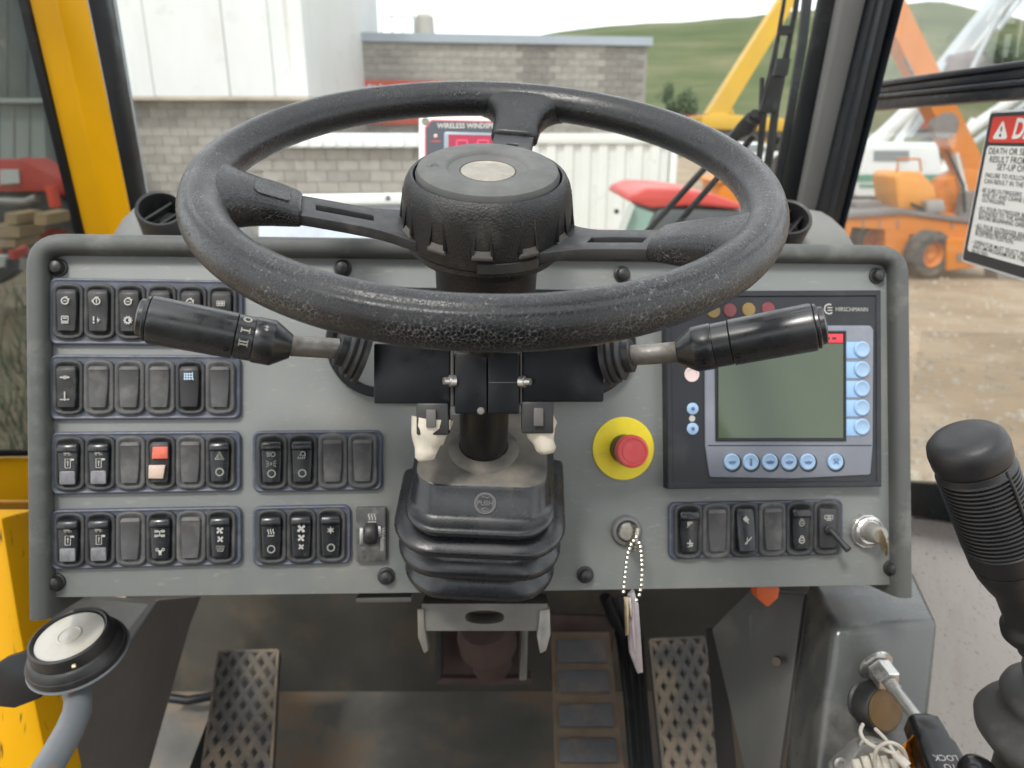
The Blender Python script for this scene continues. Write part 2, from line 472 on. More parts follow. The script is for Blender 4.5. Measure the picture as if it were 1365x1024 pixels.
def rrect(cx, cz, w, h, r, seg=5):
    r = min(r, w / 2 - 1e-5, h / 2 - 1e-5)
    p = []
    for sx, sz, a0 in ((1, 1, 0), (-1, 1, 90), (-1, -1, 180), (1, -1, 270)):
        for k in range(seg + 1):
            a = R(a0 + 90 * k / seg)
            p.append((cx + sx * (w / 2 - r) + r * math.cos(a), cz + sz * (h / 2 - r) + r * math.sin(a)))
    return p


def circ(cx, cz, r, seg=28, rz=None):
    rz = rz or r
    return [(cx + r * math.cos(2 * math.pi * k / seg), cz + rz * math.sin(2 * math.pi * k / seg)) for k in range(seg)]


def roundpoly(pts, r, seg=5):
    """2-D polygon with rounded corners; r one number or per corner"""
    n = len(pts); out = []
    for i in range(n):
        rr = r[i] if hasattr(r, '__len__') else r
        a = Vector(pts[i - 1][:2]); b = Vector(pts[i][:2]); c = Vector(pts[(i + 1) % n][:2])
        if rr <= 0:
            out.append((b.x, b.y)); continue
        u = (a - b).normalized(); v = (c - b).normalized()
        ang = u.angle(v); t = min(rr / math.tan(ang / 2), (a - b).length * 0.49, (c - b).length * 0.49)
        p0 = b + u * t; p1 = b + v * t
        for k in range(seg + 1):
            s = k / seg
            w = p0 * (1 - s) ** 2 + b * 2 * s * (1 - s) + p1 * s * s
            out.append((w.x, w.y))
    return out


def link(name, me, parent=None):
    o = bpy.data.objects.new(name, me)
    COL.objects.link(o)
    if parent is not None: o.parent = parent
    return o


def thing(name, label, cat, frame=CAB, org=(0, 0, 0), group=None):
    o = bpy.data.objects.new(name, None)
    o.empty_display_size = 0.05
    COL.objects.link(o)
    org = Vector(org)
    o.matrix_world = frame @ Matrix.Translation(org)
    o['label'] = label; o['category'] = cat
    if group: o['group'] = group
    ORG[o.name] = org
    return o


def root_org(o):
    while o.parent is not None: o = o.parent
    return ORG[o.name]


def part(name, b, m, parent, label=None, smooth=38, kind=None):
    o = link(name, b.mesh(name, m, root_org(parent), smooth), parent)
    if label: o['label'] = label
    if kind: o['kind'] = kind
    return o


def inst(name, me, parent, loc=(0, 0, 0), rot=(0, 0, 0), scale=None, label=None):
    """another object sharing a mesh; loc in the thing's frame"""
    o = link(name, me, parent)
    o.location = Vector(loc); o.rotation_euler = rot
    if scale: o.scale = scale
    if label: o['label'] = label
    return o


def solo(name, b, m, label, cat, frame=CAB, org=(0, 0, 0), smooth=38, group=None):
    org = Vector(org)
    o = link(name, b.mesh(name, m, org, smooth))
    o.matrix_world = frame @ Matrix.Translation(org)
    o['label'] = label; o['category'] = cat
    if group: o['group'] = group
    ORG[o.name] = org
    return o


def struct(name, b, m, frame=WORLD, smooth=38):
    o = link(name, b.mesh(name, m, None, smooth))
    o.matrix_world = frame
    o['kind'] = 'structure'
    ORG[o.name] = Vector((0, 0, 0))
    return o


TEXT_XZ = Matrix.Rotation(R(90), 4, 'X')


def textmesh(body, size, align='CENTER', bold=0.0, shear=0.0, sx=1.0):
    cu = bpy.data.curves.new('lettering', 'FONT')
    cu.body = body; cu.size = size; cu.align_x = align; cu.align_y = 'CENTER'
    cu.offset = bold * size; cu.shear = shear; cu.resolution_u = 3
    ob = bpy.data.objects.new('lettering', cu)
    me = ob.to_mesh().copy()
    ob.to_mesh_clear()
    bpy.data.objects.remove(ob)
    bpy.data.curves.remove(cu)
    me.transform(TEXT_XZ @ Matrix.Diagonal((sx, 1, 1, 1)))
    me.name = 'lettering'
    return me


def text(body, size, m, parent, loc, rot=(0, 0, 0), align='CENTER', bold=0.0, shear=0.0, name='lettering', sx=1.0):
    me = textmesh(body, size, align, bold, shear, sx)
    me.materials.clear(); me.materials.append(m)
    return inst(name, me, parent, Vector(loc) - root_org(parent), rot)

# ================================================================== THE CAB SHELL
# floor and bulkhead
FZ = 1.40
fb = GZ(560, 922, FZ).y
struct('floor', B().box(-0.74, 0.66, -0.9, fb + 0.02, FZ - 0.04, FZ), floor_m)
struct('front_wall', B().box(-0.70, 0.60, fb, fb + 0.03, FZ - 0.2, 2.10).bevel(0.002), fire_m)

cab_t = thing('crane_cab', 'yellow and grey operator cab shell with windscreen, door glass and side windows', 'cab', CAB, (0, 1.1, 0))
part('added_roof_panel', B().box(-0.80, 0.70, -0.62, -0.10, 2.93, 2.99).bevel(0.01).xf(CAB.inverted()), mat('light blocking lining', (0.06, 0.06, 0.058), 0.9), cab_t)  # unseen roof added to block sky light, open above the dash for sun
part('added_roof_panel', B().box(-0.80, 0.70, 0.86, 1.02, 2.90, 2.96).bevel(0.01).xf(CAB.inverted()), MATS['light blocking lining'], cab_t)
part('added_rear_wall', B().box(-0.80, 0.70, -0.66, -0.62, FZ - 0.04, 2.30).bevel(0.005).xf(CAB.inverted()), MATS['light blocking lining'], cab_t)  # unseen wall added so black faces do not mirror the sky
for x0_, x1_ in ((-0.80, -0.70), (0.60, 0.70)):
    part('rear_pillar', B().box(x0_, x1_, -0.66, -0.56, 2.301, 2.929).bevel(0.005).xf(CAB.inverted()), frame_blk, cab_t)
    part('roof_rail', B().box(x0_, x1_, -0.099, 0.859, 2.935, 2.985).bevel(0.005).xf(CAB.inverted()), frame_blk, cab_t)
# unseen driver's seat, added to keep reflections in black parts dark
seat_t = thing('added_driver_seat', 'unseen black driver seat added behind the viewpoint to darken reflections', 'seat', WORLD, (0, -0.35, FZ))
part('cushion', B().box(-0.26, 0.26, -0.45, -0.02, FZ + 0.36, FZ + 0.48).bevel(0.04, 3), mat('black seat fabric', (0.02, 0.02, 0.022), 0.9), seat_t)
part('backrest', B().box(-0.25, 0.25, -0.56, -0.46, FZ + 0.49, FZ + 1.12).bevel(0.04, 3), MATS['black seat fabric'], seat_t)
part('pedestal', B().box(-0.18, 0.18, -0.40, -0.08, FZ, FZ + 0.355).bevel(0.01), rubber, seat_t)
# left yellow pillar with a shallow crease
L0, L1 = 1.0, 1.16


def pil(pts, thick, vec=Vector((0, 1, 0)), bev=0.0):
    b = B().qslab(pts, thick, vec)
    if bev: b.bevel(bev)
    return b


pb_ = B()
pb_.loft([[q(30, -20, 1.0), q(70, -20, 1.012), q(112, -20, 0.99), q(108, -20, 1.08), q(36, -20, 1.08)], [q(111, 320, 1.16), q(147, 320, 1.172), q(182, 320, 1.15), q(178, 320, 1.24), q(116, 320, 1.24)]])
part('front_pillar', pb_.bevel(0.004, 3), yel_paint, cab_t, 'yellow painted front pillar')
part('door_seal', pil([(17, -20, 0.99), (31, -20, 0.995), (112, 320, 1.155), (100, 320, 1.15)], 0.04, bev=0.004), rubber, cab_t)
part('windscreen_seal', pil([(111, -20, 1.03), (137, -20, 1.05), (197, 320, 1.2), (180, 320, 1.18)], 0.03, bev=0.008), rubber, cab_t)
part('glass_edge', pil([(136, -20, 1.065), (148, -20, 1.07), (204, 320, 1.22), (196, 320, 1.215)], 0.01), edge_grey, cab_t)
# right pillar
part('windscreen_seal', pil([(1098, -20, 1.05), (1128, -20, 1.04), (1060, 300, 1.25), (1036, 300, 1.26)], 0.03, bev=0.01), rubber, cab_t)
part('front_pillar', pil([(1128, -20, 1.02), (1160, -20, 1.01), (1084, 300, 1.23), (1060, 300, 1.24)], 0.06, bev=0.004), pil_grey, cab_t, 'grey trimmed front pillar beside the side window')
part('window_channel', pil([(1160, -20, 1.012), (1178, -20, 0.99), (1098, 330, 1.215), (1083, 330, 1.232)], 0.05, bev=0.003), frame_blk, cab_t)
part('window_channel', pil([(1178, -20, 0.985), (1212, -20, 0.955), (1118, 340, 1.17), (1097, 340, 1.2)], 0.03, bev=0.004), frame_blk, cab_t)
part('window_channel', pil([(1190, -20, 0.965), (1196, -20, 0.955), (1110, 340, 1.175), (1105, 340, 1.18)], 0.02, bev=0.002), rubber, cab_t)

# side window plane on the right: X runs towards the driver, Y out of the cab, Z up
yaw = R(3.5)
sp = CAB @ q(1322, 152, 0.95)
SIDE = Matrix.Translation(sp) @ Matrix(((-math.sin(yaw), math.cos(yaw), 0, 0), (-math.cos(yaw), -math.sin(yaw), 0, 0), (0, 0, 1, 0), (0, 0, 0, 1)))
C2S = SIDE.inverted() @ CAB


def sidepart(name, poly_px, y0, y1, m, bev=0.0, label=None):
    pl = []
    for px, py in poly_px:
        p = fp(SIDE, px, py, y1); pl.append((p.x, p.z))
    b = B().slab(pl, y0, y1, bev).xf(CAB.inverted() @ SIDE)
    return part(name, b, m, cab_t, label)


sidepart('window_bar', [(1140, 112), (1420, 72), (1420, 82), (1140, 119)], 0.02, -0.012, frame_blk, 0.003)
sidepart('window_bar', [(1140, 119.5), (1420, 82.5), (1420, 98), (1140, 128)], 0.02, -0.004, frame_blk, 0.003)
sidepart('window_bar', [(1140, 128.5), (1420, 98.5), (1420, 108), (1140, 134)], 0.02, -0.014, frame_blk, 0.003)
sidepart('window_bar', [(1136, 134.5), (1420, 108.5), (1420, 127), (1136, 149)], 0.02, -0.006, frame_blk, 0.003)
sidepart('window_glass', [(1190, -30), (1420, -80), (1420, 90), (1110, 130)], 0.008, 0.005, sideglass_m)
sidepart('window_glass', [(1110, 135), (1420, 108), (1420, 705), (1060, 640)], 0.008, 0.005, sideglass_m)
sidepart('window_sill', [(1190, 640), (1420, 655), (1420, 722), (1190, 686)], 0.03, -0.02, frame_blk, 0.006)
# inner panel under the window
pl = [fp(SIDE, *p, 0.0) for p in ((1150, 683), (1480, 720), (1480, 1300), (1150, 1150))]
part('side_panel', B().slab([(p.x, p.z) for p in pl], 0.03, 0.0, 0.004).xf(CAB.inverted() @ SIDE), white_pan, cab_t, 'off white scuffed inner panel under the side window')
# windscreen glass
part('windscreen', B().qslab([(120, -60, 1.06), (1135, -60, 1.06), (1052, 330, 1.29), (190, 330, 1.24)], 0.006), windshield_m, cab_t)
# left door: glass, lower yellow sheet, sill column
part('door_glass', B().qslab([(-120, -60, 0.9), (24, -60, 1.0), (104, 330, 1.16), (34, 606, 1.16), (-120, 606, 1.0)], 0.006), doorglass_m, cab_t)
part('door_sheet', pil([(-120, 612, 1.0), (40, 610, 1.16), (60, 668, 1.16), (-120, 668, 1.0)], 0.03, bev=0.004), yel_paint, cab_t, 'yellow lower door sheet')
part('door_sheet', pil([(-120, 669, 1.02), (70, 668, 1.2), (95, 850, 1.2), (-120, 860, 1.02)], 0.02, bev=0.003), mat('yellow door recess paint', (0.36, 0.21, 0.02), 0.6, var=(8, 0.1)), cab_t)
part('door_rail', pil([(-120, 601, 0.99), (42, 600, 1.155), (42, 609, 1.155), (-120, 611, 0.99)], 0.02, bev=0.003), rubber, cab_t)
part('door_column', pil([(-60, 690, 0.72), (2, 690, 0.72), (26, 838, 0.72), (72, 1060, 0.72), (-60, 1060, 0.72)], 0.05, bev=0.004), yel_door, cab_t, 'scuffed yellow door column')
part('door_column_side', pil([(2.5, 690, 0.721), (12, 690, 0.80), (40, 838, 0.79), (90, 1060, 0.79), (73, 1060, 0.721), (26.5, 838, 0.721)], 0.02, bev=0.002), yel_paint, cab_t)

# ================================================================== DASHBOARD
dash = thing('dashboard', 'grey moulded dashboard carrying the switch banks, display and steering column', 'dashboard', DASH, (0, 0, -0.17))
LIP = -0.013
path_px = [(32, 828), (29, 345), (70, 307), (1172, 325), (1216, 366), (1221, 797)]
o3 = [dp(px, py, LIP) for px, py in [(33, 828), (28, 308), (1216, 325), (1221, 797)]]
outer = [(p.x, p.z) for p in o3]


def open_round(pts, r, seg=8):
    out = [pts[0]]
    for i in (1, 2):
        a = Vector(pts[i - 1]); b = Vector(pts[i]); c = Vector(pts[i + 1])
        u = (a - b).normalized(); v = (c - b).normalized(); t = r
        for k in range(seg + 1):
            s = k / seg
            w = (b + u * t) * (1 - s) ** 2 + b * 2 * s * (1 - s) + (b + v * t) * s * s
            out.append((w.x, w.y))
    out.append(pts[3])
    return out


def sweep_open(path, prof):
    """prof: (inward distance, y); path open polyline in (x,z), inward = to the right of travel when going up-left side first"""
    P = [Vector(p) for p in path]
    rings = []
    for i, p in enumerate(P):
        d1 = (P[i] - P[max(i - 1, 0)]); d2 = (P[min(i + 1, len(P) - 1)] - P[i])
        if d1.length < 1e-7: d1 = d2
        if d2.length < 1e-7: d2 = d1
        d1.normalize(); d2.normalize()
        n = Vector((d1.y, -d1.x)) + Vector((d2.y, -d2.x))
        n = n / n.length_squared * 2
        rings.append([Vector((p.x + n.x * s, y, p.y + n.y * s)) for s, y in prof])
    return B().loft(rings)


path = open_round(outer, 0.030)
lip_prof = [(0.0, 0.05), (0.0, LIP + 0.010), (0.0006, LIP + 0.006), (0.0025, LIP + 0.002), (0.0055, LIP), (0.010, LIP), (0.0130, LIP + 0.001), (0.0152, LIP + 0.0035), (0.0165, LIP + 0.008), (0.0168, 0.004), (0.0168, 0.05)]
part('frame', sweep_open(path, lip_prof), frame_grey, dash, smooth=60)
# face plate
pp = [dp(px, py, 0) for px, py in [(58, 797), (52, 330), (1196, 340), (1200, 780), (800, 787), (540, 791)]]
part('face_plate', B().slab([(p.x, p.z) for p in pp], 0.012, 0.0, 0.0012), dash_grey, dash)
part('body', B().box(-0.36, 0.365, 0.013, 0.30, -0.168, 0.095), body_dark, dash)
# top of the dash sloping away to the windscreen
hx0, hx1 = o3[1].x + 0.02, o3[2].x - 0.02
zt = o3[1].z - 0.004
hood = B()
rows = []
for k in range(9):
    y = 0.0 + 0.58 * k / 8
    z = zt + 0.165 * y
    w = 0.02 * k / 8
    rows.append([Vector((hx0 - 0.05 * k / 8 + (hx1 + 0.07 * k / 8 - hx0 + 0.05 * k / 8) * j / 12, y, z - 0.004 * (abs(j - 6) / 6) ** 4)) for j in range(13)])
hood.loft(rows, False, False, closed=False)
low = [[p - Vector((0, 0, 0.012)) for p in r] for r in rows]
hood.loft(low, False, False, closed=False)
part('top_cover', hood, hood_grey, dash)


def vent_pod(cx, cy, Y, sx):
    base = DASH.inverted() @ (CAB @ q(cx, cy, Y))
    prof = [(0.092, -0.03), (0.088, 0.0), (0.075, 0.02), (0.058, 0.036), (0.045, 0.044), (0.02, 0.048), (0.002, 0.049)]
    b = B().lathe(base, (0, -0.25, 1), prof, 40, True, True)
    bmesh.ops.scale(b.bm, vec=(sx, 1.0, 1.0), space=Matrix.Translation(-base), verts=b.bm.verts)
    return b


def vent_ring(cx, cy, Y, dirn, nm_parent, r=0.03):
    p = DASH.inverted() @ (CAB @ q(cx, cy, Y))
    d = Vector(dirn).normalized()
    prof = [(r * 0.95, -0.03), (r * 1.0, 0.0), (r * 1.02, 0.008), (r * 0.97, 0.012), (r * 0.86, 0.011), (r * 0.82, 0.004), (r * 0.80, -0.022), (0.001, -0.024)]
    o = part('air_vent', B().lathe(p, d, prof, 40, True, True), black_pl, nm_parent)
    u = d.orthogonal().normalized(); v = d.cross(u)
    blade = B()
    for k in (-0.35, 0.25):
        c = p + v * (r * k) - d * 0.002
        blade.loft([[c + u * (s * r * 0.7) + d * a + v * w for a, w in ((-0.014, -0.004), (0.004, 0.003), (0.003, 0.005), (-0.015, -0.002))] for s in (-1, 1)])
    part('louvre', blade, black_pl, o)


part('vent_housing', vent_pod(250, 312, 1.0, 1.0), hood_grey, dash)
vent_ring(216, 286, 0.90, (0.12, -0.86, 0.50), dash, 0.0285)
part('vent_housing', vent_pod(1040, 322, 1.08, 1.15), hood_grey, dash)
vent_ring(1048, 297, 0.96, (-0.15, -0.86, 0.50), dash, 0.030)

# black domed fixing bolts
bolt_me = None
for i, (px, py) in enumerate([(78, 357), (75, 776), (515, 768), (780, 766), (1168, 368), (1187, 757), (457, 358), (829, 366)]):
    p = dp(px, py, 0)
    if bolt_me is None:
        bolt_me = B().lathe((0, 0, 0), (0, -1, 0), [(0.0075, 0), (0.0072, 0.001), (0.0058, 0.0015), (0.0056, 0.004), (0.0045, 0.0062), (0.0022, 0.0072), (0.0002, 0.0075)], 20).mesh('bolt', black_pl)
    inst('bolt', bolt_me, dash, Vector((p.x, -0.0005, p.z)) - ORG[dash.name])

# oval black grommet round the column
c = dp(645, 458); e = dp(845, 458); t = dp(645, 386)
w, h = (e.x - c.x) * 2, (t.z - c.z) * 2
ring = B()
o_ = rrect(c.x, c.z, w, h, h / 2, 12); 
rings = []
for d, y in ((0, 0.001), (0, -0.006), (0.0015, -0.009), (0.006, -0.009), (0.008, -0.006), (0.0085, -0.0006)):
    rings.append([Vector((x, y, z)) for x, z in inset(o_, d)] if d else [Vector((x, y, z)) for x, z in o_])
ring.loft(rings, False, False)
part('column_grommet', ring, rubber, dash)

# ------------------------------------------------------------------ icons: flat white print
ICON_CACHE = {}


def icon(kind, m=None):
    m = m or print_m
    key = (kind, m.name)
    if key in ICON_CACHE: return ICON_CACHE[key]
    b = B(); y = 0

    def ln(*p, w=0.16): b.strip(p, w, y)

    def rg(cx, cz, r, w=0.16, a0=0, a1=360, n=20):
        pts = [(cx + r * math.cos(R(a0 + (a1 - a0) * k / n)), cz + r * math.sin(R(a0 + (a1 - a0) * k / n))) for k in range(n + 1)]
        b.strip(pts, w, y)

    def pg(*p): b.flat(list(p), y)

    def dot(cx, cz, r): b.flat(circ(cx, cz, r, 12), y)
    if kind == 'engine':
        rg(0, -0.1, 0.72, 0.26); ln((-0.35, -0.1), (0.35, -0.1), w=0.2); ln((-0.15, 0.75), (0.55, 0.75), w=0.22); ln((0.75, 0.45), (0.95, 0.2), w=0.2)
    elif kind == 'start':
        rg(0, -0.1, 0.72, 0.24); ln((0, -0.5), (0, 0.35), w=0.24); ln((-0.3, 0.8), (0.45, 0.8), w=0.2); ln((-0.9, 0.2), (-0.9, -0.3), w=0.2)
    elif kind == 'hours':
        ln((-0.7, -0.2), (-0.7, 0.75), (0.7, 0.75), (0.7, -0.2), w=0.22); ln((-0.3, 0.15), (-0.3, 0.5), w=0.2); ln((0, 0.15), (0, 0.5), w=0.2); ln((0.3, 0.15), (0.3, 0.5), w=0.2)
        for k in range(4): ln((-0.75, -0.3 - 0.17 * k), (0.75, -0.3 - 0.17 * k), w=0.11)
    elif kind == 'spark':
        ln((-0.6, 0.8), (-0.6, -0.2), w=0.3); dot(-0.6, -0.6, 0.2); pg((0.35, 0.75), (0.05, -0.1), (0.4, -0.05)); pg((0.15, -0.7), (0.85, 0.15), (0.3, 0.1))
    elif kind == 'gear':
        rg(0, 0, 0.62, 0.32)
        for k in range(10):
            a = R(36 * k); ln((0.75 * math.cos(a), 0.75 * math.sin(a)), (1.0 * math.cos(a), 1.0 * math.sin(a)), w=0.22)
        pg((0.15, -0.35), (0.5, -0.1), (0.5, 0.25), (0.1, 0.3))
    elif kind == 'coils':
        for k in (-0.6, 0, 0.6): rg(k, 0.3, 0.26, 0.15); rg(k, -0.3, 0.26, 0.15)
        ln((-0.9, 0), (0.9, 0), w=0.14)
    elif kind == 'arrows':
        ln((-0.3, 0.28), (0.2, -0.05), (-0.3, -0.3), w=0.12); pg((-1.0, 0), (-0.5, -0.2), (-0.5, 0.2)); pg((1.0, 0), (0.5, 0.25), (0.5, -0.25)); ln((-0.5, 0), (0.5, 0), w=0.22); rg(0.1, 0, 0.3, 0.1)
    elif kind == 'post':
        ln((0, 0.9), (0, -0.5), w=0.22); ln((-0.9, -0.6), (0.9, -0.6), w=0.16); pg((-0.95, -0.6), (-0.5, -0.4), (-0.5, -0.8)); pg((0.95, -0.6), (0.5, -0.8), (0.5, -0.4)); dot(0, -0.6, 0.24)
    elif kind == 'grid':
        for k in (-0.7, -0.25, 0.2): ln((k, -0.7), (k, 0.7), w=0.16)
        for k in (-0.5, 0.0, 0.5): ln((-0.9, k), (0.75, k), w=0.15)
        ln((0.75, 0.8), (0.75, -0.3), (0.95, -0.7), w=0.16)
    elif kind == 'truck':
        pg((-0.9, 0.2), (0.5, 0.2), (0.5, 0.55), (-0.9, 0.55)); rg(-0.5, 0.0, 0.2, 0.12); rg(0.4, 0.0, 0.2, 0.12); ln((0.5, 0.4), (0.9, 0.3), (0.9, -0.3), w=0.12)
    elif kind == 'outrigger':
        ln((-0.45, -0.8), (0.45, -0.8), (0.45, 0.8), (-0.45, 0.8), (-0.45, -0.8), w=0.13); ln((0, -0.5), (0, 0.4), w=0.14); pg((-0.22, 0.15), (0.22, 0.15), (0, 0.6)); pg((0.45, 0.5), (1.05, 0.5), (1.05, 0.85), (0.45, 0.85))
    elif kind == 'jack':
        ln((0.5, 0.8), (0.5, -0.8), w=0.14); ln((0.3, -0.8), (0.7, -0.8), w=0.14); pg((0.3, 0.5), (0.7, 0.5), (0.5, 0.9))
    elif kind == 'hazard':
        ln((-0.85, -0.7), (0.85, -0.7), (0, 0.8), (-0.85, -0.7), w=0.16); ln((-0.4, -0.42), (0.4, -0.42), (0, 0.3), (-0.4, -0.42), w=0.12)
    elif kind == 'ring':
        rg(0, 0, 0.75, 0.24)
    elif kind == 'headlamp':
        rg(0.35, 0, 0.42, 0.18)
        for k in (-0.35, -0.1, 0.15, 0.4): ln((-0.9, k - 0.05), (-0.25, k), w=0.14)
    elif kind == 'parking':
        for s in (-1, 1):
            rg(s * 0.2, 0, 0.18, 0.12, 90, 270) if s > 0 else rg(s * 0.2, 0, 0.18, 0.12, -90, 90)
            for a in (-0.5, 0, 0.5): ln((s * 0.4, a * 0.5), (s * 0.95, a * 1.2), w=0.13)
    elif kind == 'worklamp':
        rg(0.2, 0.3, 0.4, 0.18); ln((-0.5, 0.0), (0.7, -0.1), w=0.15)
        for k in (-0.6, -0.2, 0.2, 0.6): ln((k, -0.25), (k - 0.2, -0.75), w=0.15)
    elif kind == 'heat':
        for k in (-0.5, 0, 0.5): b.strip([(k + 0.13 * math.sin(t * 1.57), -0.5 + 0.28 * t) for t in range(5)], 0.18, y)
        ln((-0.7, -0.8), (0.7, -0.8), w=0.16)
    elif kind == 'fan':
        for k in range(4):
            a = R(90 * k + 20); c, s = math.cos(a), math.sin(a)
            pts = [(0, 0), (0.3, -0.12), (0.85, 0.0), (0.9, 0.45), (0.5, 0.5), (0.2, 0.25)]
            pg(*[(x * c - z * s, x * s + z * c) for x, z in pts])
    elif kind == 'snow':
        for k in range(3):
            a = R(60 * k + 30); ln((-0.8 * math.cos(a), -0.8 * math.sin(a)), (0.8 * math.cos(a), 0.8 * math.sin(a)), w=0.16)
        rg(0, 0, 0.42, 0.14, n=12)
    elif kind == 'difflock':
        ln((-0.9, 0.45), (0.9, 0.45), w=0.14); ln((-0.9, -0.45), (0.9, -0.45), w=0.14); ln((0, -0.45), (0, 0.45), w=0.18)
        for x in (-0.75, -0.45, 0.45, 0.75): rg(x, 0.45, 0.2, 0.12, n=10); rg(x, -0.45, 0.2, 0.12, n=10)
    elif kind == 'drive':
        rg(-0.6, 0.3, 0.25, 0.16, n=12); rg(0.6, 0.3, 0.25, 0.16, n=12); pg((-0.4, 0.15), (0.4, 0.15), (0.25, -0.6), (-0.25, -0.6)); ln((-0.3, -0.75), (0.3, -0.75), w=0.16)
    elif kind == 'demist':
        ln((-0.55, -0.6), (0.55, -0.6), (0.85, 0.5), (-0.85, 0.5), (-0.55, -0.6), w=0.15)
        for k in (-0.35, 0, 0.35): ln((k, -0.35), (k + 0.1, 0.0), (k, 0.3), w=0.12)
    elif kind == 'padlock':
        rg(0, -0.2, 0.55, 0.18); rg(0, 0.35, 0.35, 0.16, 0, 180, 10); ln((-0.3, -0.2), (0.3, -0.2), w=0.18)
    elif kind == 'flag':
        pg((-0.6, 0.6), (0.7, 0.6), (0.7, 0.1), (0.2, 0.1), (-0.1, -0.5), (-0.6, -0.1)); dot(-0.5, -0.6, 0.18)
    elif kind == 'plus':
        ln((0, -0.8), (0, 0.8), w=0.26); ln((-0.7, 0), (0.7, 0), w=0.26); dot(0.45, -0.5, 0.22); ln((-0.6, -0.75), (0.2, -0.75), w=0.14)
    elif kind == 'boom':
        ln((-0.7, -0.7), (0.7, 0.7), w=0.28); ln((-0.2, 0.7), (-0.2, -0.7), w=0.16)
    elif kind == 'swing':
        pg((0, 0.95), (0.75, 0), (0.3, -0.6), (-0.3, -0.4), (-0.75, 0.2)); dot(0.5, -0.7, 0.2)
    elif kind == 'washer':
        ln((-0.85, -0.35), (-0.85, 0.6), (0.85, 0.6), (0.85, -0.35), (-0.85, -0.35), w=0.2); rg(0.1, 0.1, 0.3, 0.16); ln((-0.5, -0.75), (0.5, -0.75), w=0.2)
    me = b.mesh('symbol', m, smooth=0, recalc=False)
    for f in me.polygons:
        if f.normal.y > 0: f.flip()
    ICON_CACHE[key] = me
    return me


# ------------------------------------------------------------------ rocker switches (unit metres, origin at the centre of the housing, front = -Y)
SW, SH = 0.0240, 0.0455


def housing_poly():
    return roundpoly([(-SW * 0.5, -SH * 0.36), (-SW * 0.46, -SH * 0.425), (-SW * 0.37, -SH * 0.47), (-SW * 0.15, -SH / 2), (SW * 0.15, -SH / 2), (SW * 0.37, -SH * 0.47), (SW * 0.46, -SH * 0.425), (SW * 0.5, -SH * 0.36),
                      (SW * 0.5, SH * 0.36), (SW * 0.46, SH * 0.425), (SW * 0.37, SH * 0.47), (SW * 0.15, SH / 2), (-SW * 0.15, SH / 2), (-SW * 0.37, SH * 0.47), (-SW * 0.46, SH * 0.425), (-SW * 0.5, SH * 0.36)], 0.002, 2)


def housing_mesh(m, blank=False):
    b = B()
    pol = [(x * 0.985, z) for x, z in housing_poly()]
    rings = [[Vector((x, 0, z)) for x, z in pol], [Vector((x, -0.0022, z)) for x, z in pol]]
    for d, y in ((0.0009, -0.003), (0.0021, -0.003), (0.0035, -0.0015 if not blank else -0.0022)):
        rings.append([Vector((x, y, z)) for x, z in inset(pol, d)])
    b.loft(rings)
    return b.mesh('rocker_switch', m, smooth=50)


HOUSING = housing_mesh(housing_m)
HOUSING_B = housing_mesh(blank_m, True)


def rocker_mesh(kind):
    b = B()
    W = SW * 0.64; H = SH * 0.76
    if kind == 'flat':
        prof = [(-0.5, -0.0040), (-0.46, -0.0058), (-0.2, -0.0052), (0.1, -0.0050), (0.4, -0.0062), (0.5, -0.0046)]; tw = (0.86, 1.0, 1.0)
    elif kind == 'blank':
        prof = [(-0.5, -0.0026), (-0.47, -0.0052), (-0.1, -0.0046), (0.38, -0.0040), (0.42, -0.0049), (0.5, -0.0036)]; tw = (0.82, 1.0, 1.02)
    elif kind == 'flip':      # lower end pressed out
        prof = [(-0.5, -0.0050), (-0.46, -0.0086), (-0.1, -0.0064), (0.2, -0.0048), (0.44, -0.0036), (0.5, -0.0028)]; tw = (0.9, 1.0, 0.95)
    else:                     # ridge across the top
        prof = [(-0.5, -0.0034), (-0.46, -0.0052), (-0.1, -0.0048), (0.27, -0.0052), (0.30, -0.0070), (0.36, -0.0074), (0.46, -0.0058), (0.5, -0.0036)]; tw = (0.86, 1.0, 1.04)
    def py_(z):
        for (z0, y0), (z1, y1) in zip(prof, prof[1:]):
            if z0 <= z <= z1: return y0 + (y1 - y0) * (z - z0) / (z1 - z0)
    zs_ = sorted(set([z for z, y in prof] + [-0.49, -0.475, -0.44, 0.44, 0.475, 0.49]))
    rings = []
    for z, y in [(z, py_(z)) for z in zs_]:
        t = z + 0.5
        k = tw[0] + (tw[1] - tw[0]) * min(1, t / 0.5) if t < 0.5 else tw[1] + (tw[2] - tw[1]) * (t - 0.5) / 0.5
        e_ = abs(z) / 0.5
        w = W / 2 * k * (1 - 0.17 * max(0.0, (e_ - 0.86) / 0.14) ** 2)
        r = 0.0011
        rings.append([Vector((-w, -0.0008, z * H)), Vector((-w, y + r, z * H)), Vector((-w + 0.3 * r, y + 0.3 * r, z * H)), Vector((-w + r, y, z * H)), Vector((w - r, y, z * H)), Vector((w - 0.3 * r, y + 0.3 * r, z * H)), Vector((w, y + r, z * H)), Vector((w, -0.0008, z * H))])
    b.loft(rings)
    mm = {'flat': rocker_m, 'blank': blank_m, 'flip': gloss_m}.get(kind, gloss_m)
    return b.mesh('rocker', mm, smooth=42)


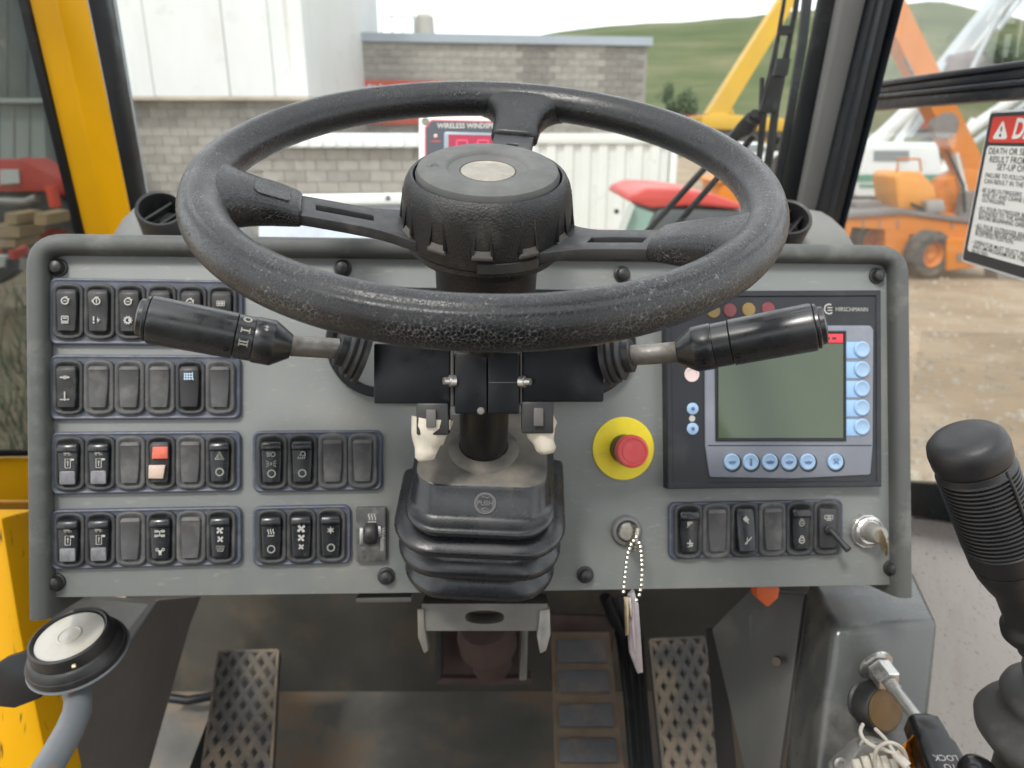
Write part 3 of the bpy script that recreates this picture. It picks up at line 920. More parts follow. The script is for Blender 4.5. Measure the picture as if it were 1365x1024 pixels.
ROCK = {k: rocker_mesh(k) for k in ('flat', 'blank', 'ridge', 'flip')}
lens_piece = B().slab(rrect(0, 0, SW * 0.5, SH * 0.24, 0.0012, 3), 0, -0.0012, 0.0005).mesh('lens', lens_m)
duo_top = B().slab([(-SW * 0.25, -SH * 0.11), (SW * 0.27, -SH * 0.11), (SW * 0.28, SH * 0.11), (-SW * 0.22, SH * 0.11)], 0, -0.0014, 0.0005).mesh('lens', redlens)
duo_bot = B().slab([(-SW * 0.31, -SH * 0.12), (SW * 0.17, -SH * 0.13), (SW * 0.26, SH * 0.12), (-SW * 0.28, SH * 0.12)], 0, -0.0014, 0.0005).mesh('lens', whitelens)
plain_pad = B().slab(rrect(0, 0, SW * 0.52, SH * 0.26, 0.0012, 3), 0, -0.0010, 0.0004).mesh('lens', lens_m)

ICONY = {'flat': -0.0068, 'ridge': -0.0056, 'flip': -0.0072, 'blank': -0.006}


def switch(parent, kind, x, z, sc, label=None):
    """kind: ('blank',) or (rocker, [(icon, dx, dz, size, material)])"""
    rk = kind[0]
    sw = inst('rocker_switch', HOUSING_B if rk == 'blank' else HOUSING, parent, Vector((x, 0.0, z)) - ORG[parent.name], scale=(sc, 1, sc), label=label)
    sw.location.y = -0.0038 - ORG[parent.name].y
    if rk == 'toggle':
        inst('rocker', B().slab(rrect(0, 0, SW * 0.62, SH * 0.72, 0.002, 3), -0.001, -0.0045, 0.001).mesh('rocker', housing_m), sw)
        b = B().lathe((0, -0.004, -0.001), (0, -1, 0), [(0.0042, 0), (0.0042, 0.003), (0.0032, 0.0035), (0.0030, 0.005)], 16)
        b.tube([(0, -0.008, -0.001), (0.003, -0.016, -0.007), (0.0065, -0.024, -0.014)], [0.0022, 0.0022, 0.003], 12)
        inst('toggle_lever', b.mesh('toggle_lever', black_pl), sw)
        inst('symbol', icon('washer'), sw, (0, -0.0049, SH * 0.2), scale=(0.0042, 1, 0.003))
        return sw
    inst('rocker', ROCK[rk], sw)
    for ic in (kind[1] if len(kind) > 1 else ()):
        nm, dx, dz, s = ic[:4]
        if nm == 'LENS':
            inst('lens', lens_piece, sw, (dx, -0.0045, dz)); continue
        if nm == 'DUOT':
            inst('lens', duo_top, sw, (dx, -0.0055, dz)); continue
        if nm == 'DUOB':
            inst('lens', duo_bot, sw, (dx, -0.0072, dz), (R(6), 0, 0)); continue
        m = ic[4] if len(ic) > 4 else print_m
        yy = ICONY[rk]
        if rk == 'flip': yy = -0.0060 - (0 if dz > 0 else 0.0022)
        inst('symbol', icon(nm, m), sw, (dx, yy, dz), scale=(s, 1, s))
    return sw


def bank(px0, px1, py0, py1, kinds, label, n=None):
    a = dp(px0, py1); b_ = dp(px1, py0)
    W = b_.x - a.x; H = b_.z - a.z
    cx, cz = (a.x + b_.x) / 2, (a.z + b_.z) / 2
    t = thing('switch_panel', label, 'switch panel', DASH, (cx, -0.001, cz), 'rocker switch panels on the dashboard')
    pol = rrect(cx, cz, W, H, 0.0062, 5)
    fb_ = B()
    rings = []
    for d, y in ((0, 0.0), (0, -0.0028), (0.0006, -0.0040), (0.0016, -0.0044), (0.0030, -0.0036), (0.0036, -0.0036)):
        rings.append([Vector((x, y, z)) for x, z in (inset(pol, d) if d else pol)])
    fb_.loft(rings)
    part('frame', fb_, bank_blue, t)
    k = len(kinds)
    pitch = (W - 0.0075) / k
    sc = pitch / SW
    for i, kd in enumerate(kinds):
        x = cx + (i - (k - 1) / 2) * pitch
        lab = kd[2] if len(kd) > 2 else None
        switch(t, kd, x, cz, sc, lab)
    return t


SHh = SH
BL = ('blank', (), 'blank charcoal switch cover')


def two(a, b_, s=0.0036, rk='flat', m=None):
    return (rk, [(a, -0.0004, SH * 0.18, s), (b_, -0.0004, -SH * 0.16, s)])


bank(68, 325, 375, 460, [two('engine', 'hours') + ('matt black rocker with engine and hour counter symbols',), two('start', 'spark') + ('matt black rocker with engine and lightning symbols',), two('engine', 'gear') + ('matt black rocker with engine and gear symbols',),
                         two('engine', 'gear'), two('engine', 'gear'), ('flat', [('coils', 0, SH * 0.16, 0.0036)])],
     'six switch bank with engine symbols, partly hidden by the left stalk')
bank(68, 322, 474, 560, [two('arrows', 'post', 0.0042) + ('black rocker with arrow and post symbols',), BL, BL, BL, ('flat', [('grid', 0.0, SH * 0.2, 0.0042, print_blue)], 'black rocker with a pale blue grid symbol'), BL],
     'six switch bank with four blank covers and a pale blue symbol')


def outr(mir, lowj):
    s = 0.0042
    return ('ridge', [('truck', 0, SH * 0.16, 0.0030, print_dim), ('outrigger', 0.0006 * mir, 0.0, s * mir if mir < 0 else s), ('LENS', 0, -SH * 0.24, 1), ('jack', -0.002 * mir, -SH * 0.24 if lowj else -SH * 0.2, 0.0034)])


def outr_kind(mir):
    return ('ridge', [('truck', 0, SH * 0.17, 0.0032, print_dim), ('outrigger', 0.0004, 0.0005, 0.0046), ('LENS', 0, -SH * 0.25, 1)], 'glossy outrigger rocker with a smoked lens')


bank(70, 322, 574, 659, [outr_kind(-1), outr_kind(1), BL, ('flat', [('DUOT', 0.0004, SH * 0.19, 1), ('DUOB', -0.0004, -SH * 0.15, 1)], 'rocker with red upper and white lower lens'), BL, ('ridge', [('hazard', 0.0002, SH * 0.12, 0.0042, print_dim), ('ring', 0.0004, -SH * 0.18, 0.0040, print_dim)], 'hazard warning rocker with triangle and ring')],
     'six switch bank with a red and white lens rocker and hazard triangle')
bank(70, 323, 674, 759, [outr_kind(-1), outr_kind(1), BL, ('ridge', [('difflock', 0, SH * 0.1, 0.0042), ('drive', 0.0004, -SH * 0.22, 0.0040)], 'black rocker with axle symbols'), BL, ('ridge', [('fan', 0, SH * 0.13, 0.0034), ('fan', 0.0004, -SH * 0.03, 0.0030), ('demist', 0.0004, -SH * 0.2, 0.0038, print_dim)], 'black rocker with two fans and a demist symbol')],
     'six switch bank on the lower left with outrigger lenses and fan symbols')
bank(338, 510, 573, 656, [('ridge', [('headlamp', 0, SH * 0.14, 0.0040, print_dim), ('parking', 0, -0.0012, 0.0042, print_dim), ('ring', 0.0003, -SH * 0.2, 0.0038, print_dim)], 'headlamp rocker with three white symbols'), ('ridge', [('worklamp', 0, SH * 0.12, 0.0042, print_dim), ('ring', 0.0003, -SH * 0.2, 0.0038, print_dim)], 'work lamp rocker'), BL, BL],
     'four switch bank with headlamp and work lamp rockers and two blanks')
bank(338, 468, 672, 754, [('ridge', [('heat', 0, SH * 0.1, 0.0040), ('ring', 0.0003, -SH * 0.21, 0.0038, print_dim)], 'heater rocker'), ('ridge', [('fan', 0.0003, SH * 0.15, 0.0040), ('fan', 0.0003, -SH * 0.02, 0.0034), ('fan', 0.0003, -SH * 0.18, 0.0026)], 'rocker with three white fans of falling size'), ('ridge', [('snow', 0, SH * 0.11, 0.0036), ('ring', 0.0003, -SH * 0.21, 0.0038, print_dim)], 'air conditioning rocker with snowflake')],
     'three switch bank with heater, fan and snowflake rockers')
bank(890, 1121, 665, 745, [('ridge', [('flag', 0, SH * 0.14, 0.0034, print_dim), ('plus', 0.0003, -SH * 0.2, 0.0036)], 'black rocker with boom symbols'), BL, ('flip', [('swing', -0.0004, SH * 0.2, 0.0036), ('boom', 0.0006, -SH * 0.17, 0.0040)], 'tilted glossy rocker with two white symbols'), BL, ('ridge', [('padlock', 0, SH * 0.13, 0.0040, print_dim), ('padlock', 0, -SH * 0.18, 0.0042)], 'rocker with two padlock symbols'), ('toggle', (), 'wiper toggle switch with a bent black lever')],
     'six switch bank right of the column under the display, with padlock rocker and toggle')

# heater timer dial without a frame
c = dp(495, 711); a = dp(475, 748); b_ = dp(515, 675)
hc = thing('heater_control', 'small black heater control plate with slider wheel and worn lettering', 'heater control', DASH, (c.x, 0, c.z))
part('plate', B().slab(rrect(c.x, c.z, b_.x - a.x, b_.z - a.z, 0.0016, 3), 0.0, -0.0055, 0.0009), mat('scuffed black plate', (0.055, 0.055, 0.054), 0.35, var=(60, 0.2), dust=((0.2, 0.2, 0.19), 50, 0.5, 0.8)), hc)
part('thumb_wheel', B().lathe((c.x - 0.0045, -0.004, c.z + 0.001), (1, 0, 0), [(0.0001, 0), (0.0085, 0), (0.0092, 0.001), (0.0092, 0.008), (0.0085, 0.009), (0.0001, 0.009)], 28), black_pl, hc)
sl = B().box(c.x - 0.009, c.x - 0.006, -0.0075, -0.005, c.z - 0.008, c.z + 0.006).box(c.x + 0.006, c.x + 0.0085, -0.0075, -0.005, c.z - 0.002, c.z + 0.007)
part('slider_rail', sl.bevel(0.0005), steel, hc)
inst('symbol', icon('heat'), hc, Vector((c.x + 0.001, -0.0057, c.z + 0.0145)) - ORG[hc.name], scale=(0.0048, 1, 0.0048))
text('Webasto', 0.0052, print_m, hc, (c.x + 0.0095, -0.0059, c.z - 0.004), (0, R(90), 0), bold=0.01)

# emergency stop
c = dp(830.7, 598)
es = thing('emergency_stop', 'red mushroom emergency stop button on a round yellow plate', 'stop button', DASH, (c.x, 0, c.z))
part('plate', B().lathe((c.x, 0, c.z), (0, -1, 0), [(0.0275, 0), (0.0275, 0.0012), (0.0270, 0.0016), (0.0002, 0.0016)], 48), yellow_lbl, es)
part('collar', B().lathe((c.x, -0.0016, c.z), (0, -1, 0), [(0.0125, 0), (0.0125, 0.012), (0.0105, 0.013), (0.0002, 0.013)], 32), black_pl, es)
bt = part('button', B().lathe((c.x, -0.013, c.z), (0, -1, 0), [(0.0085, 0), (0.0085, 0.004), (0.0125, 0.006), (0.0138, 0.010), (0.0138, 0.016), (0.0130, 0.0182), (0.0112, 0.0188), (0.0108, 0.0182), (0.0094, 0.0182), (0.0090, 0.0188), (0.0002, 0.0190)], 40), red_btn, es)

# key switches
c = dp(834, 707)
ks = thing('key_switch', 'small key switch with grey rubber ring holding a key and chain', 'key switch', DASH, (c.x, 0, c.z))
part('ring', B().lathe((c.x, 0, c.z), (0, -1, 0), [(0.0135, 0), (0.0135, 0.003), (0.0122, 0.0055), (0.0100, 0.006), (0.0090, 0.004), (0.0085, 0.002), (0.0002, 0.002)], 32), mat('grey rubber ring', (0.12, 0.12, 0.12), 0.6), ks)
part('barrel', B().lathe((c.x, -0.002, c.z), (0, -1, 0), [(0.0078, 0), (0.0078, 0.005), (0.007, 0.006), (0.0002, 0.006)], 24), steel, ks)
kb = B().slab(rrect(0, -0.002, 0.0035, 0.020, 0.001, 3), 0.012, -0.012, 0.0005)
kb.xf(Matrix.Translation((c.x + 0.002, -0.014, c.z - 0.001)) @ Matrix.Rotation(R(10), 4, 'Y'))
part('key', kb, key_m, ks)
c = dp(1153, 707)
k2 = thing('ignition_switch', 'chrome ignition switch with a key sticking out, beside the frame leg', 'ignition switch', DASH, (c.x, 0, c.z))
part('bezel', B().lathe((c.x, 0, c.z), (0, -1, 0), [(0.0158, 0), (0.0158, 0.003), (0.0150, 0.0042), (0.0142, 0.0042), (0.0138, 0.0085), (0.0118, 0.010), (0.0108, 0.0085), (0.0002, 0.0085)], 12), steel, k2)
part('barrel', B().lathe((c.x + 0.001, -0.0085, c.z), (0, -1, 0), [(0.0092, 0), (0.0088, 0.006), (0.0078, 0.012), (0.0070, 0.0135), (0.0002, 0.0135)], 24), alu_m, k2)
kb = B().slab(rrect(0, 0, 0.0022, 0.013, 0.0008, 3), 0.0, -0.028, 0.0005).xf(Matrix.Translation((c.x + 0.0015, -0.02, c.z - 0.001)) @ Matrix.Rotation(R(-22), 4, 'Z') @ Matrix.Rotation(R(12), 4, 'X'))
part('key', kb, brass, k2)

# key ring hanging from the first switch
kr = thing('key_chain', 'bead chain with keys and a clear plastic tag hanging under the dash', 'key chain', DASH, dp(845, 720, -0.03))
loop = [(848, 716), (841, 726), (837, 737), (835, 750), (833.5, 763), (832, 776), (831, 789), (833, 798), (840, 803), (848, 800), (852, 793), (854.5, 780), (855.5, 767), (855.5, 753), (855, 741), (853.5, 729), (850, 719)]
dens = []
for a, b_ in zip(loop, loop[1:]):
    n = max(1, round(math.dist(a, b_) / 6.2))
    for k in range(n): dens.append((a[0] + (b_[0] - a[0]) * k / n, a[1] + (b_[1] - a[1]) * k / n))
bead = B().lathe((0, 0, -0.0018), (0, 0, 1), [(0.0002, 0), (0.0012, 0.0005), (0.0018, 0.0018), (0.0012, 0.0031), (0.0002, 0.0036)], 10).mesh('bead', mat('chain steel', (0.62, 0.6, 0.54), 0.3, metal=1.0))
for px, py in dens:
    p = dp(px, py, -0.030)
    inst('bead', bead, kr, p - ORG[kr.name])
tp = [dp(px, py, -0.031) for px, py in ((846, 788), (852, 806), (855, 850), (858, 897), (851, 899), (841, 872), (838, 830), (839, 795))]
part('tag', B().slab([(p.x, p.z) for p in tp], -0.0245, -0.031, 0.0015), tag_m, kr)
tp = [dp(px, py, -0.0325) for px, py in ((842, 800), (845, 812), (848, 868), (846, 870), (842, 830))]
part('tag_slip', B().slab([(p.x, p.z) for p in tp], -0.0312, -0.0325, 0.0004), mat('pink grey slip', (0.36, 0.27, 0.29), 0.6), kr)
for pts, m in ((((832, 796), (838, 796), (838, 846), (834, 848), (833, 820)), brass), (((836, 797), (841, 796), (843, 822), (839, 824)), key_m)):
    tp = [dp(px, py, -0.036) for px, py in pts]
    part('key', B().slab([(p.x, p.z) for p in tp], -0.0345, -0.036, 0.0004), m, kr)

# ------------------------------------------------------------------ load display
c = dp(1031, 520)
mon = thing('load_display', 'black framed crane load display with grey green screen and pale blue keys', 'display', DASH, (c.x, 0, c.z))


def dpoly(pts, off):
    return [(p.x, p.z) for p in (dp(px, py, off) for px, py in pts)]


hp = dpoly([(890, 652), (887, 388), (1175, 387), (1176, 649)], -0.012)
hb = B()
rings = []
for d, y in ((0, 0.0), (0, -0.011), (0.0008, -0.012), (0.0045, -0.012), (0.0055, -0.0108), (0.0062, -0.0108)):
    rings.append([Vector((x, y, z)) for x, z in (inset(hp, d) if d else hp)])
hb.loft(rings)
part('housing', hb, disp_blk, mon)
bz = roundpoly(dpoly([(946, 636), (940, 594), (939, 445), (945, 434), (1160, 434), (1164, 440), (1163, 594), (1160, 633), (1055, 638)], -0.012), 0.0025, 3)
part('bezel', B().slab(bz, -0.0106, -0.0125, 0.0007), disp_gry, mon)
dl = dpoly([(944, 593.3), (1162, 593.3), (1162, 594.7), (944, 594.7)], -0.0127)
part('bezel_groove', B().slab(dl, -0.0124, -0.0127), disp_blk, mon)
sf = dpoly([(954, 588), (953, 441), (1128, 441), (1128, 588)], -0.0135)
frm = B()
rings = []
for d, y in ((0, -0.0124), (0, -0.0138), (0.0006, -0.0142), (0.0016, -0.0142), (0.0026, -0.0128)):
    rings.append([Vector((x, y, z)) for x, z in (inset(sf, d) if d else sf)])
frm.loft(rings, False, True)
part('screen_frame', frm, disp_blk, mon)
part('screen', B().slab(dpoly([(957.5, 584), (957.5, 458), (1124, 458), (1124, 584)], -0.0132), -0.0129, -0.0134), lcd_m, mon)
st = part('warning_strip', B().slab(dpoly([(957.5, 457), (957.5, 445), (1124, 445), (1124, 457)], -0.0138), -0.0129, -0.0138, 0.0002), sign_red, mon)
p = dp(1108, 451, -0.014)
part('strip_mark', B().strip([(p.x - 0.005, p.z), (p.x - 0.001, p.z)], 0.0022, -0.01395).strip([(p.x + 0.001, p.z), (p.x + 0.005, p.z)], 0.0022, -0.01395), sign_k, mon)
key_me = B().lathe((0, 0, 0), (0, -1, 0), [(0.0072, 0), (0.0072, 0.0012), (0.0064, 0.0018), (0.0058, 0.0018), (0.0052, 0.0014), (0.0002, 0.0017)], 28).mesh('key_button', btn_blue)
disc_me = B().lathe((0, 0, 0), (0, -1, 0), [(0.0082, 0), (0.0082, 0.0003), (0.0002, 0.0003)], 28).mesh('key_disc', disp_blk)
for py in (466, 492.5, 518, 543.5, 569):
    tb = part('key_tab', B().slab(roundpoly(dpoly([(1127.5, py + 12), (1127.5, py - 10), (1148, py - 10), (1148, py + 12)], -0.0128), 0.001, 2), -0.0124, -0.0131, 0.0002), tag_blue, mon)
    p = dp(1148.5, py, -0.0131)
    kbn = inst('key_button', key_me, mon, Vector((p.x, -0.0130, p.z)) - ORG[mon.name])
for i, px in enumerate((975, 1000, 1025.5, 1051, 1076, 1113)):
    p = dp(px, 615.6, -0.0128)
    inst('key_disc', disc_me, mon, Vector((p.x + 0.0013, -0.0124, p.z - 0.0011)) - ORG[mon.name])  # dark disc behind each key, offset right and down
    kbn = inst('key_button', key_me, mon, Vector((p.x, -0.0127, p.z)) - ORG[mon.name])
    b = B()
    if i == 1:
        b.flat(circ(0, 0.6, 0.28, 12), 0).strip([(0, 0.25), (0, -0.9)], 0.45, 0)
    elif i == 5:
        b.strip([(-0.7, -0.5), (0.7, 0.5)], 0.2, 0).strip([(-0.7, 0.5), (0.7, -0.5)], 0.2, -0.0001).strip([(-0.8, 0.75), (0.8, 0.75)], 0.15, 0)
    else:
        b.strip([(-0.9, 0.1), (-0.4, -0.15), (0, 0.2), (0.5, -0.1), (0.9, 0.1)], 0.28 if i != 2 else 0.5, 0).strip([(-0.6, -0.35), (0.6, -0.35)], 0.18, -0.0001)
    me = b.mesh('symbol', print_navy, smooth=0, recalc=False)
    for f in me.polygons:
        if f.normal.y > 0: f.flip()
    inst('symbol', me, kbn, (0, -0.0024, 0), scale=(0.0036, 1, 0.0036))
small_me = B().lathe((0, 0, 0), (0, -1, 0), [(0.0052, 0), (0.0052, 0.0012), (0.0044, 0.0017), (0.0002, 0.0018)], 24).mesh('key_button', btn_blue)
for py in (545, 571.6):
    p = dp(923, py, -0.011)
    kbn = inst('key_button', small_me, mon, Vector((p.x, -0.0106, p.z)) - ORG[mon.name])
    dot = B().flat(circ(0, 0, 0.0017, 12), 0).mesh('symbol', print_navy, smooth=0, recalc=False)
    for f in dot.polygons:
        if f.normal.y > 0: f.flip()
    inst('symbol', dot, kbn, (0, -0.0021, 0))
p = dp(922, 558, -0.0109)
lb = B().flat(circ(p.x + 0.0004, p.z, 0.0028, 14), -0.0110)
part('lamp_symbol', lb, print_m, mon)
lamp_me = {}
for px, py, m in ((951, 415, lamp_amb), (973, 414, lamp_red), (998, 413, lamp_amb), (1024, 412, lamp_red)):
    p = dp(px, py, -0.011)
    me = lamp_me.setdefault(m.name, B().lathe((0, 0, 0), (0, -1, 0), [(0.0062, 0), (0.0062, 0.0006), (0.0056, 0.0012), (0.0002, 0.0014)], 24).mesh('warning_lamp', m))
    inst('warning_lamp', me, mon, Vector((p.x, -0.0106, p.z)) - ORG[mon.name])
p = dp(922, 499, -0.011)
part('lamp_ring', B().lathe((p.x, -0.0106, p.z), (0, -1, 0), [(0.0066, 0), (0.0066, 0.0012), (0.0048, 0.0012), (0.0046, 0.0004), (0.0002, 0.0004)], 24), mat('pale pink lamp', (0.62, 0.5, 0.48), 0.4), mon)
p0 = dp(1105, 412, -0.011)
me = B()
me.strip([(p0.x + 0.0042 * math.cos(R(a)), p0.z + 0.0042 * math.sin(R(a))) for a in range(60, 330, 15)], 0.0012, -0.01105)
me.strip([(p0.x - 0.0015, p0.z + 0.0012), (p0.x + 0.0032, p0.z + 0.0012)], 0.0009, -0.0111).strip([(p0.x - 0.0015, p0.z - 0.0012), (p0.x + 0.0032, p0.z - 0.0012)], 0.0009, -0.0111)
part('emblem', me, print_m, mon)
p1 = dp(1113.5, 412.5, -0.011)
text('HIRSCHMANN', 0.0052, print_m, mon, (p1.x, -0.01115, p1.z), align='LEFT', bold=0.0, sx=0.92)

# ================================================================== STEERING WHEEL (wheel frame: X across, Y up the rim, Z along the column to the driver)
sw_t = thing('steering_wheel', 'black three spoke steering wheel with creased foam rim and large horn hub', 'steering wheel', WHEEL, (0, 0, -0.03))
RW, RT = 0.168, 0.0131
NA, NB = 192, 72


def rim_prof(k):
    """section of the foam grip: a moulding seam runs round the upper outer face"""
    a = 2 * math.pi * k / NB
    r = RT
    d = (math.degrees(a) - 62 + 180) % 360 - 180
    r *= 1 - 0.055 * math.exp(-(d / 5) ** 2) + 0.03 * math.exp(-((d + 16) / 12) ** 2)
    d2 = (math.degrees(a) - 270 + 180) % 360 - 180
    r *= 1 + 0.03 * math.cos(4 * a) * 0.5
    return a, r


rimb = B()
rings = []
for i in range(NA + 1):
    t = 2 * math.pi * i / NA
    er = Vector((math.cos(t), math.sin(t), 0))
    rr = []
    for k in range(NB):
        a, r = rim_prof(k)
        rr.append(er * (RW + r * math.cos(a)) + Vector((0, 0, r * math.sin(a))))
    rings.append(rr)
rings = rings[:-1]
V = [[rimb.bm.verts.new(p) for p in r] for r in rings]
for i in range(NA):
    for k in range(NB):
        rimb.face((V[i][k], V[(i + 1) % NA][k], V[(i + 1) % NA][(k + 1) % NB], V[i][(k + 1) % NB]))


def pad_rings(deg, r_end, drop, w0, w1):
    """foam pad that grows out of the rim towards the hub"""
    c, s_ = math.cos(R(deg)), math.sin(R(deg))
    er = Vector((c, s_, 0)); et = Vector((-s_, c, 0))
    out = []
    N = 14
    for i in range(N + 1):
        t = i / N
        rad = RW - 0.001 - (RW - 0.001 - r_end) * t
        flare = (1 - t) ** 3
        half = (w1 + (w0 - w1) * flare) / 2
        zc = -drop * t ** 1.2
        th_up = RT * 0.86 * (1 - t) ** 0.6 * 0.45 + 0.0062
        th_dn = RT * 0.7 * (1 - t) ** 0.8 + 0.0072
        ring_ = []
        for k in range(20):
            a = 2 * math.pi * k / 20
            ca, sa = math.cos(a), math.sin(a)
            x = half * math.copysign(abs(ca) ** 0.55, ca)
            z = (th_up if sa > 0 else th_dn) * math.copysign(abs(sa) ** 0.6, sa)
            # follow the rim's curve near the root
            bow = flare * (x * x) / (2 * RW)
            ring_.append(er * (rad - bow) + et * x + Vector((0, 0, zc + z)))
        out.append(ring_)
    # rounded tip
    for f_, dd in ((0.93, 0.0012), (0.75, 0.0022)):
        cen = er * r_end + Vector((0, 0, -drop))
        out.append([cen + (p - cen) * f_ - er * dd for p in out[N]])
    return out


SPK = (83, 193, -27)
part('rim', rimb, rim_m, sw_t, smooth=80)
for deg, r_end, drop in ((83, 0.118, 0.013), (193, 0.116, 0.013), (-27, 0.114, 0.013)):
    part('spoke_pad', B().loft(pad_rings(deg, r_end, drop, 0.085, 0.036)), rim_m, sw_t, smooth=80)
# badge outline on the left pad
bpl = wp(352, 268, 0.004)


def grid_plate(us, vs, skip, fn, zt_, zb_):
    b = B()
    top = {}; bot = {}
    for i in range(len(us)):
        for j in range(len(vs)):
            top[i, j] = b.bm.verts.new(fn(us[i], vs[j], zt_)); bot[i, j] = b.bm.verts.new(fn(us[i], vs[j], zb_))
    cells = {(i, j) for i in range(len(us) - 1) for j in range(len(vs) - 1)} - set(skip)
    for i, j in cells:
        b.face((top[i, j], top[i + 1, j], top[i + 1, j + 1], top[i, j + 1]))
        b.face((bot[i, j + 1], bot[i + 1, j + 1], bot[i + 1, j], bot[i, j]))
        for (di, dj, e0, e1) in ((-1, 0, (i, j), (i, j + 1)), (1, 0, (i + 1, j + 1), (i + 1, j)), (0, -1, (i + 1, j), (i, j)), (0, 1, (i, j + 1), (i + 1, j + 1))):
            if (i + di, j + dj) not in cells:
                b.face((top[e0], top[e1], bot[e1], bot[e0]))
    return b


for deg in SPK:
    c, s_ = math.cos(R(deg)), math.sin(R(deg))
    er = Vector((c, s_, 0)); et = Vector((-s_, c, 0))

    def fn(u, v, z, er=er, et=et):
        t = (0.121 - u) / (0.121 - 0.05)
        wv = 0.030 + 0.018 * max(0, t - 0.55) ** 2 * 5
        return er * u + et * (v * wv) + Vector((0, 0, -0.0125 - 0.0185 * min(1, max(0, t)) + z))
    us = [0.122, 0.108, 0.106, 0.09, 0.072, 0.070, 0.062, 0.055, 0.048]
    vs = [-0.5, -0.16, 0.12, 0.5]
    b = grid_plate(us, vs, [(2, 1), (3, 1)], fn, 0.003, -0.004)
    b.bevel(0.0008, 2)
    part('spoke', b, spoke_m, sw_t)
# hub with embossed wedges
hubprof = [(0.030, -0.0375), (0.0532, -0.037), (0.0542, -0.0345), (0.0542, -0.027), (0.0540, -0.018), (0.0534, -0.009), (0.0518, -0.002), (0.0496, 0.0022), (0.0478, 0.0040), (0.0464, 0.0036), (0.0457, 0.001), (0.0456, -0.004), (0.001, -0.004)]
part('hub', B().lathe((0, 0, 0), (0, 0, 1), hubprof, 96), hub_m, sw_t, smooth=50)
wb_ = None
for k in range(12):
    a = R(-90 + 30 * k)
    er = Vector((math.cos(a), math.sin(a), 0)); et = Vector((-math.sin(a), math.cos(a), 0)); ez = Vector((0, 0, 1))
    b = B()
    for sg_ in (-1, 1):
        lo_ = [er * 0.0530 + et * (sg_ * 0.0050) + ez * -0.0255, er * 0.0530 + et * (sg_ * 0.0066) + ez * -0.0255, er * 0.0549 + et * (sg_ * 0.0066) + ez * -0.0255, er * 0.0560 + et * (sg_ * 0.0050) + ez * -0.0255]
        hi_ = [er * 0.0520 + et * (sg_ * 0.0034) + ez * -0.006, er * 0.0520 + et * (sg_ * 0.0042) + ez * -0.006, er * 0.0529 + et * (sg_ * 0.0042) + ez * -0.006, er * 0.0530 + et * (sg_ * 0.0034) + ez * -0.006]
        b.loft([lo_, hi_])
    b.bevel(0.0003, 1)
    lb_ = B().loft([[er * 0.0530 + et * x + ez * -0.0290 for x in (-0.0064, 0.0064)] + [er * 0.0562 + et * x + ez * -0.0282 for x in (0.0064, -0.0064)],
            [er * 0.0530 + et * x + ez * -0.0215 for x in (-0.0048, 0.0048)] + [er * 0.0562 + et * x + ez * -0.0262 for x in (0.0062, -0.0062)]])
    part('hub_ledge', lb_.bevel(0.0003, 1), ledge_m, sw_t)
    part('hub_rib', b, hub_m, sw_t)
part('hub_skirt', B().lathe((0, 0, 0), (0, 0, 1), [(0.001, -0.0378), (0.0525, -0.0378), (0.0525, -0.041), (0.048, -0.046), (0.043, -0.050), (0.0355, -0.053), (0.0345, -0.055), (0.034, -0.078), (0.001, -0.078)], 64), hub_m, sw_t, smooth=35)
part('hub_clip', B().loft([[Vector(((0.0546 + d) * math.cos(R(a)), (0.0546 + d) * math.sin(R(a)), z)) for d, z in ((-0.003, -0.0370), (0.0012, -0.0370), (0.0012, -0.0310), (-0.003, -0.0310))] for a in range(-93, -50, 4)]), spoke_m, sw_t)
# rubber horn cap with raised annulus round the badge
capprof = [(0.001, -0.0035), (0.0445, -0.0035), (0.0448, 0.0035), (0.0435, 0.0065), (0.0405, 0.0080), (0.0275, 0.0082), (0.0258, 0.0076), (0.0245, 0.0060), (0.0178, 0.0052), (0.0172, 0.0042), (0.001, 0.0040)]
horn = part('horn_cap', B().lathe((0, 0, 0), (0, 0, 1), capprof, 80), cap_m, sw_t, smooth=40)
part('badge', B().lathe((0, 0, 0.0041), (0, 0, 1), [(0.0168, 0), (0.0168, 0.0009), (0.014, 0.0016), (0.008, 0.0020), (0.0002, 0.0022)], 40), badge_m, horn)
hs = B()
horn_px = [(0.0, 0.3), (0.6, 0.5), (1.3, 1.1), (1.3, -1.1), (0.6, -0.5), (0.0, -0.3), (0.0, 0.3)]
for (x, z) in horn_px: pass
hs.strip([(x * 0.0028, z * 0.0024) for x, z in horn_px], 0.0005, 0).strip([(0.1 * 0.0028, -0.0008), (-0.0028, -0.0012), (-0.0028, 0.0012)], 0.0005, 0.0001)
hm = Matrix.Translation((-0.0345, -0.004, 0.00825)) @ Matrix.Rotation(R(35), 4, 'Z') @ Matrix.Rotation(R(-90), 4, 'X')
part('horn_symbol', hs.xf(hm), mat('moulded black mark', (0.02, 0.02, 0.02), 0.6), horn)
# small badge plate on the left spoke pad
er = Vector((math.cos(R(193)), math.sin(R(193)), 0)); et = Vector((-math.sin(R(193)), math.cos(R(193)), 0))
bpoly = roundpoly([(0.1195, -0.0105), (0.1195, 0.0105), (0.139, 0.0125), (0.139, -0.0125)], [0.002, 0.002, 0.008, 0.008], 4)


def padz(r):
    t = (RW - 0.001 - r) / (RW - 0.001 - 0.116)
    return -0.013 * t ** 1.2 + RT * 0.86 * (1 - t) ** 0.6 * 0.45 + 0.0062


b = B()
outl = [[er * u + et * v + Vector((0, 0, padz(u) + z)) for u, v in bpoly] for z in (-0.003, 0.0006)]
b.loft(outl)
part('pad_badge', b.bevel(0.0003, 1), rim_m, sw_t)

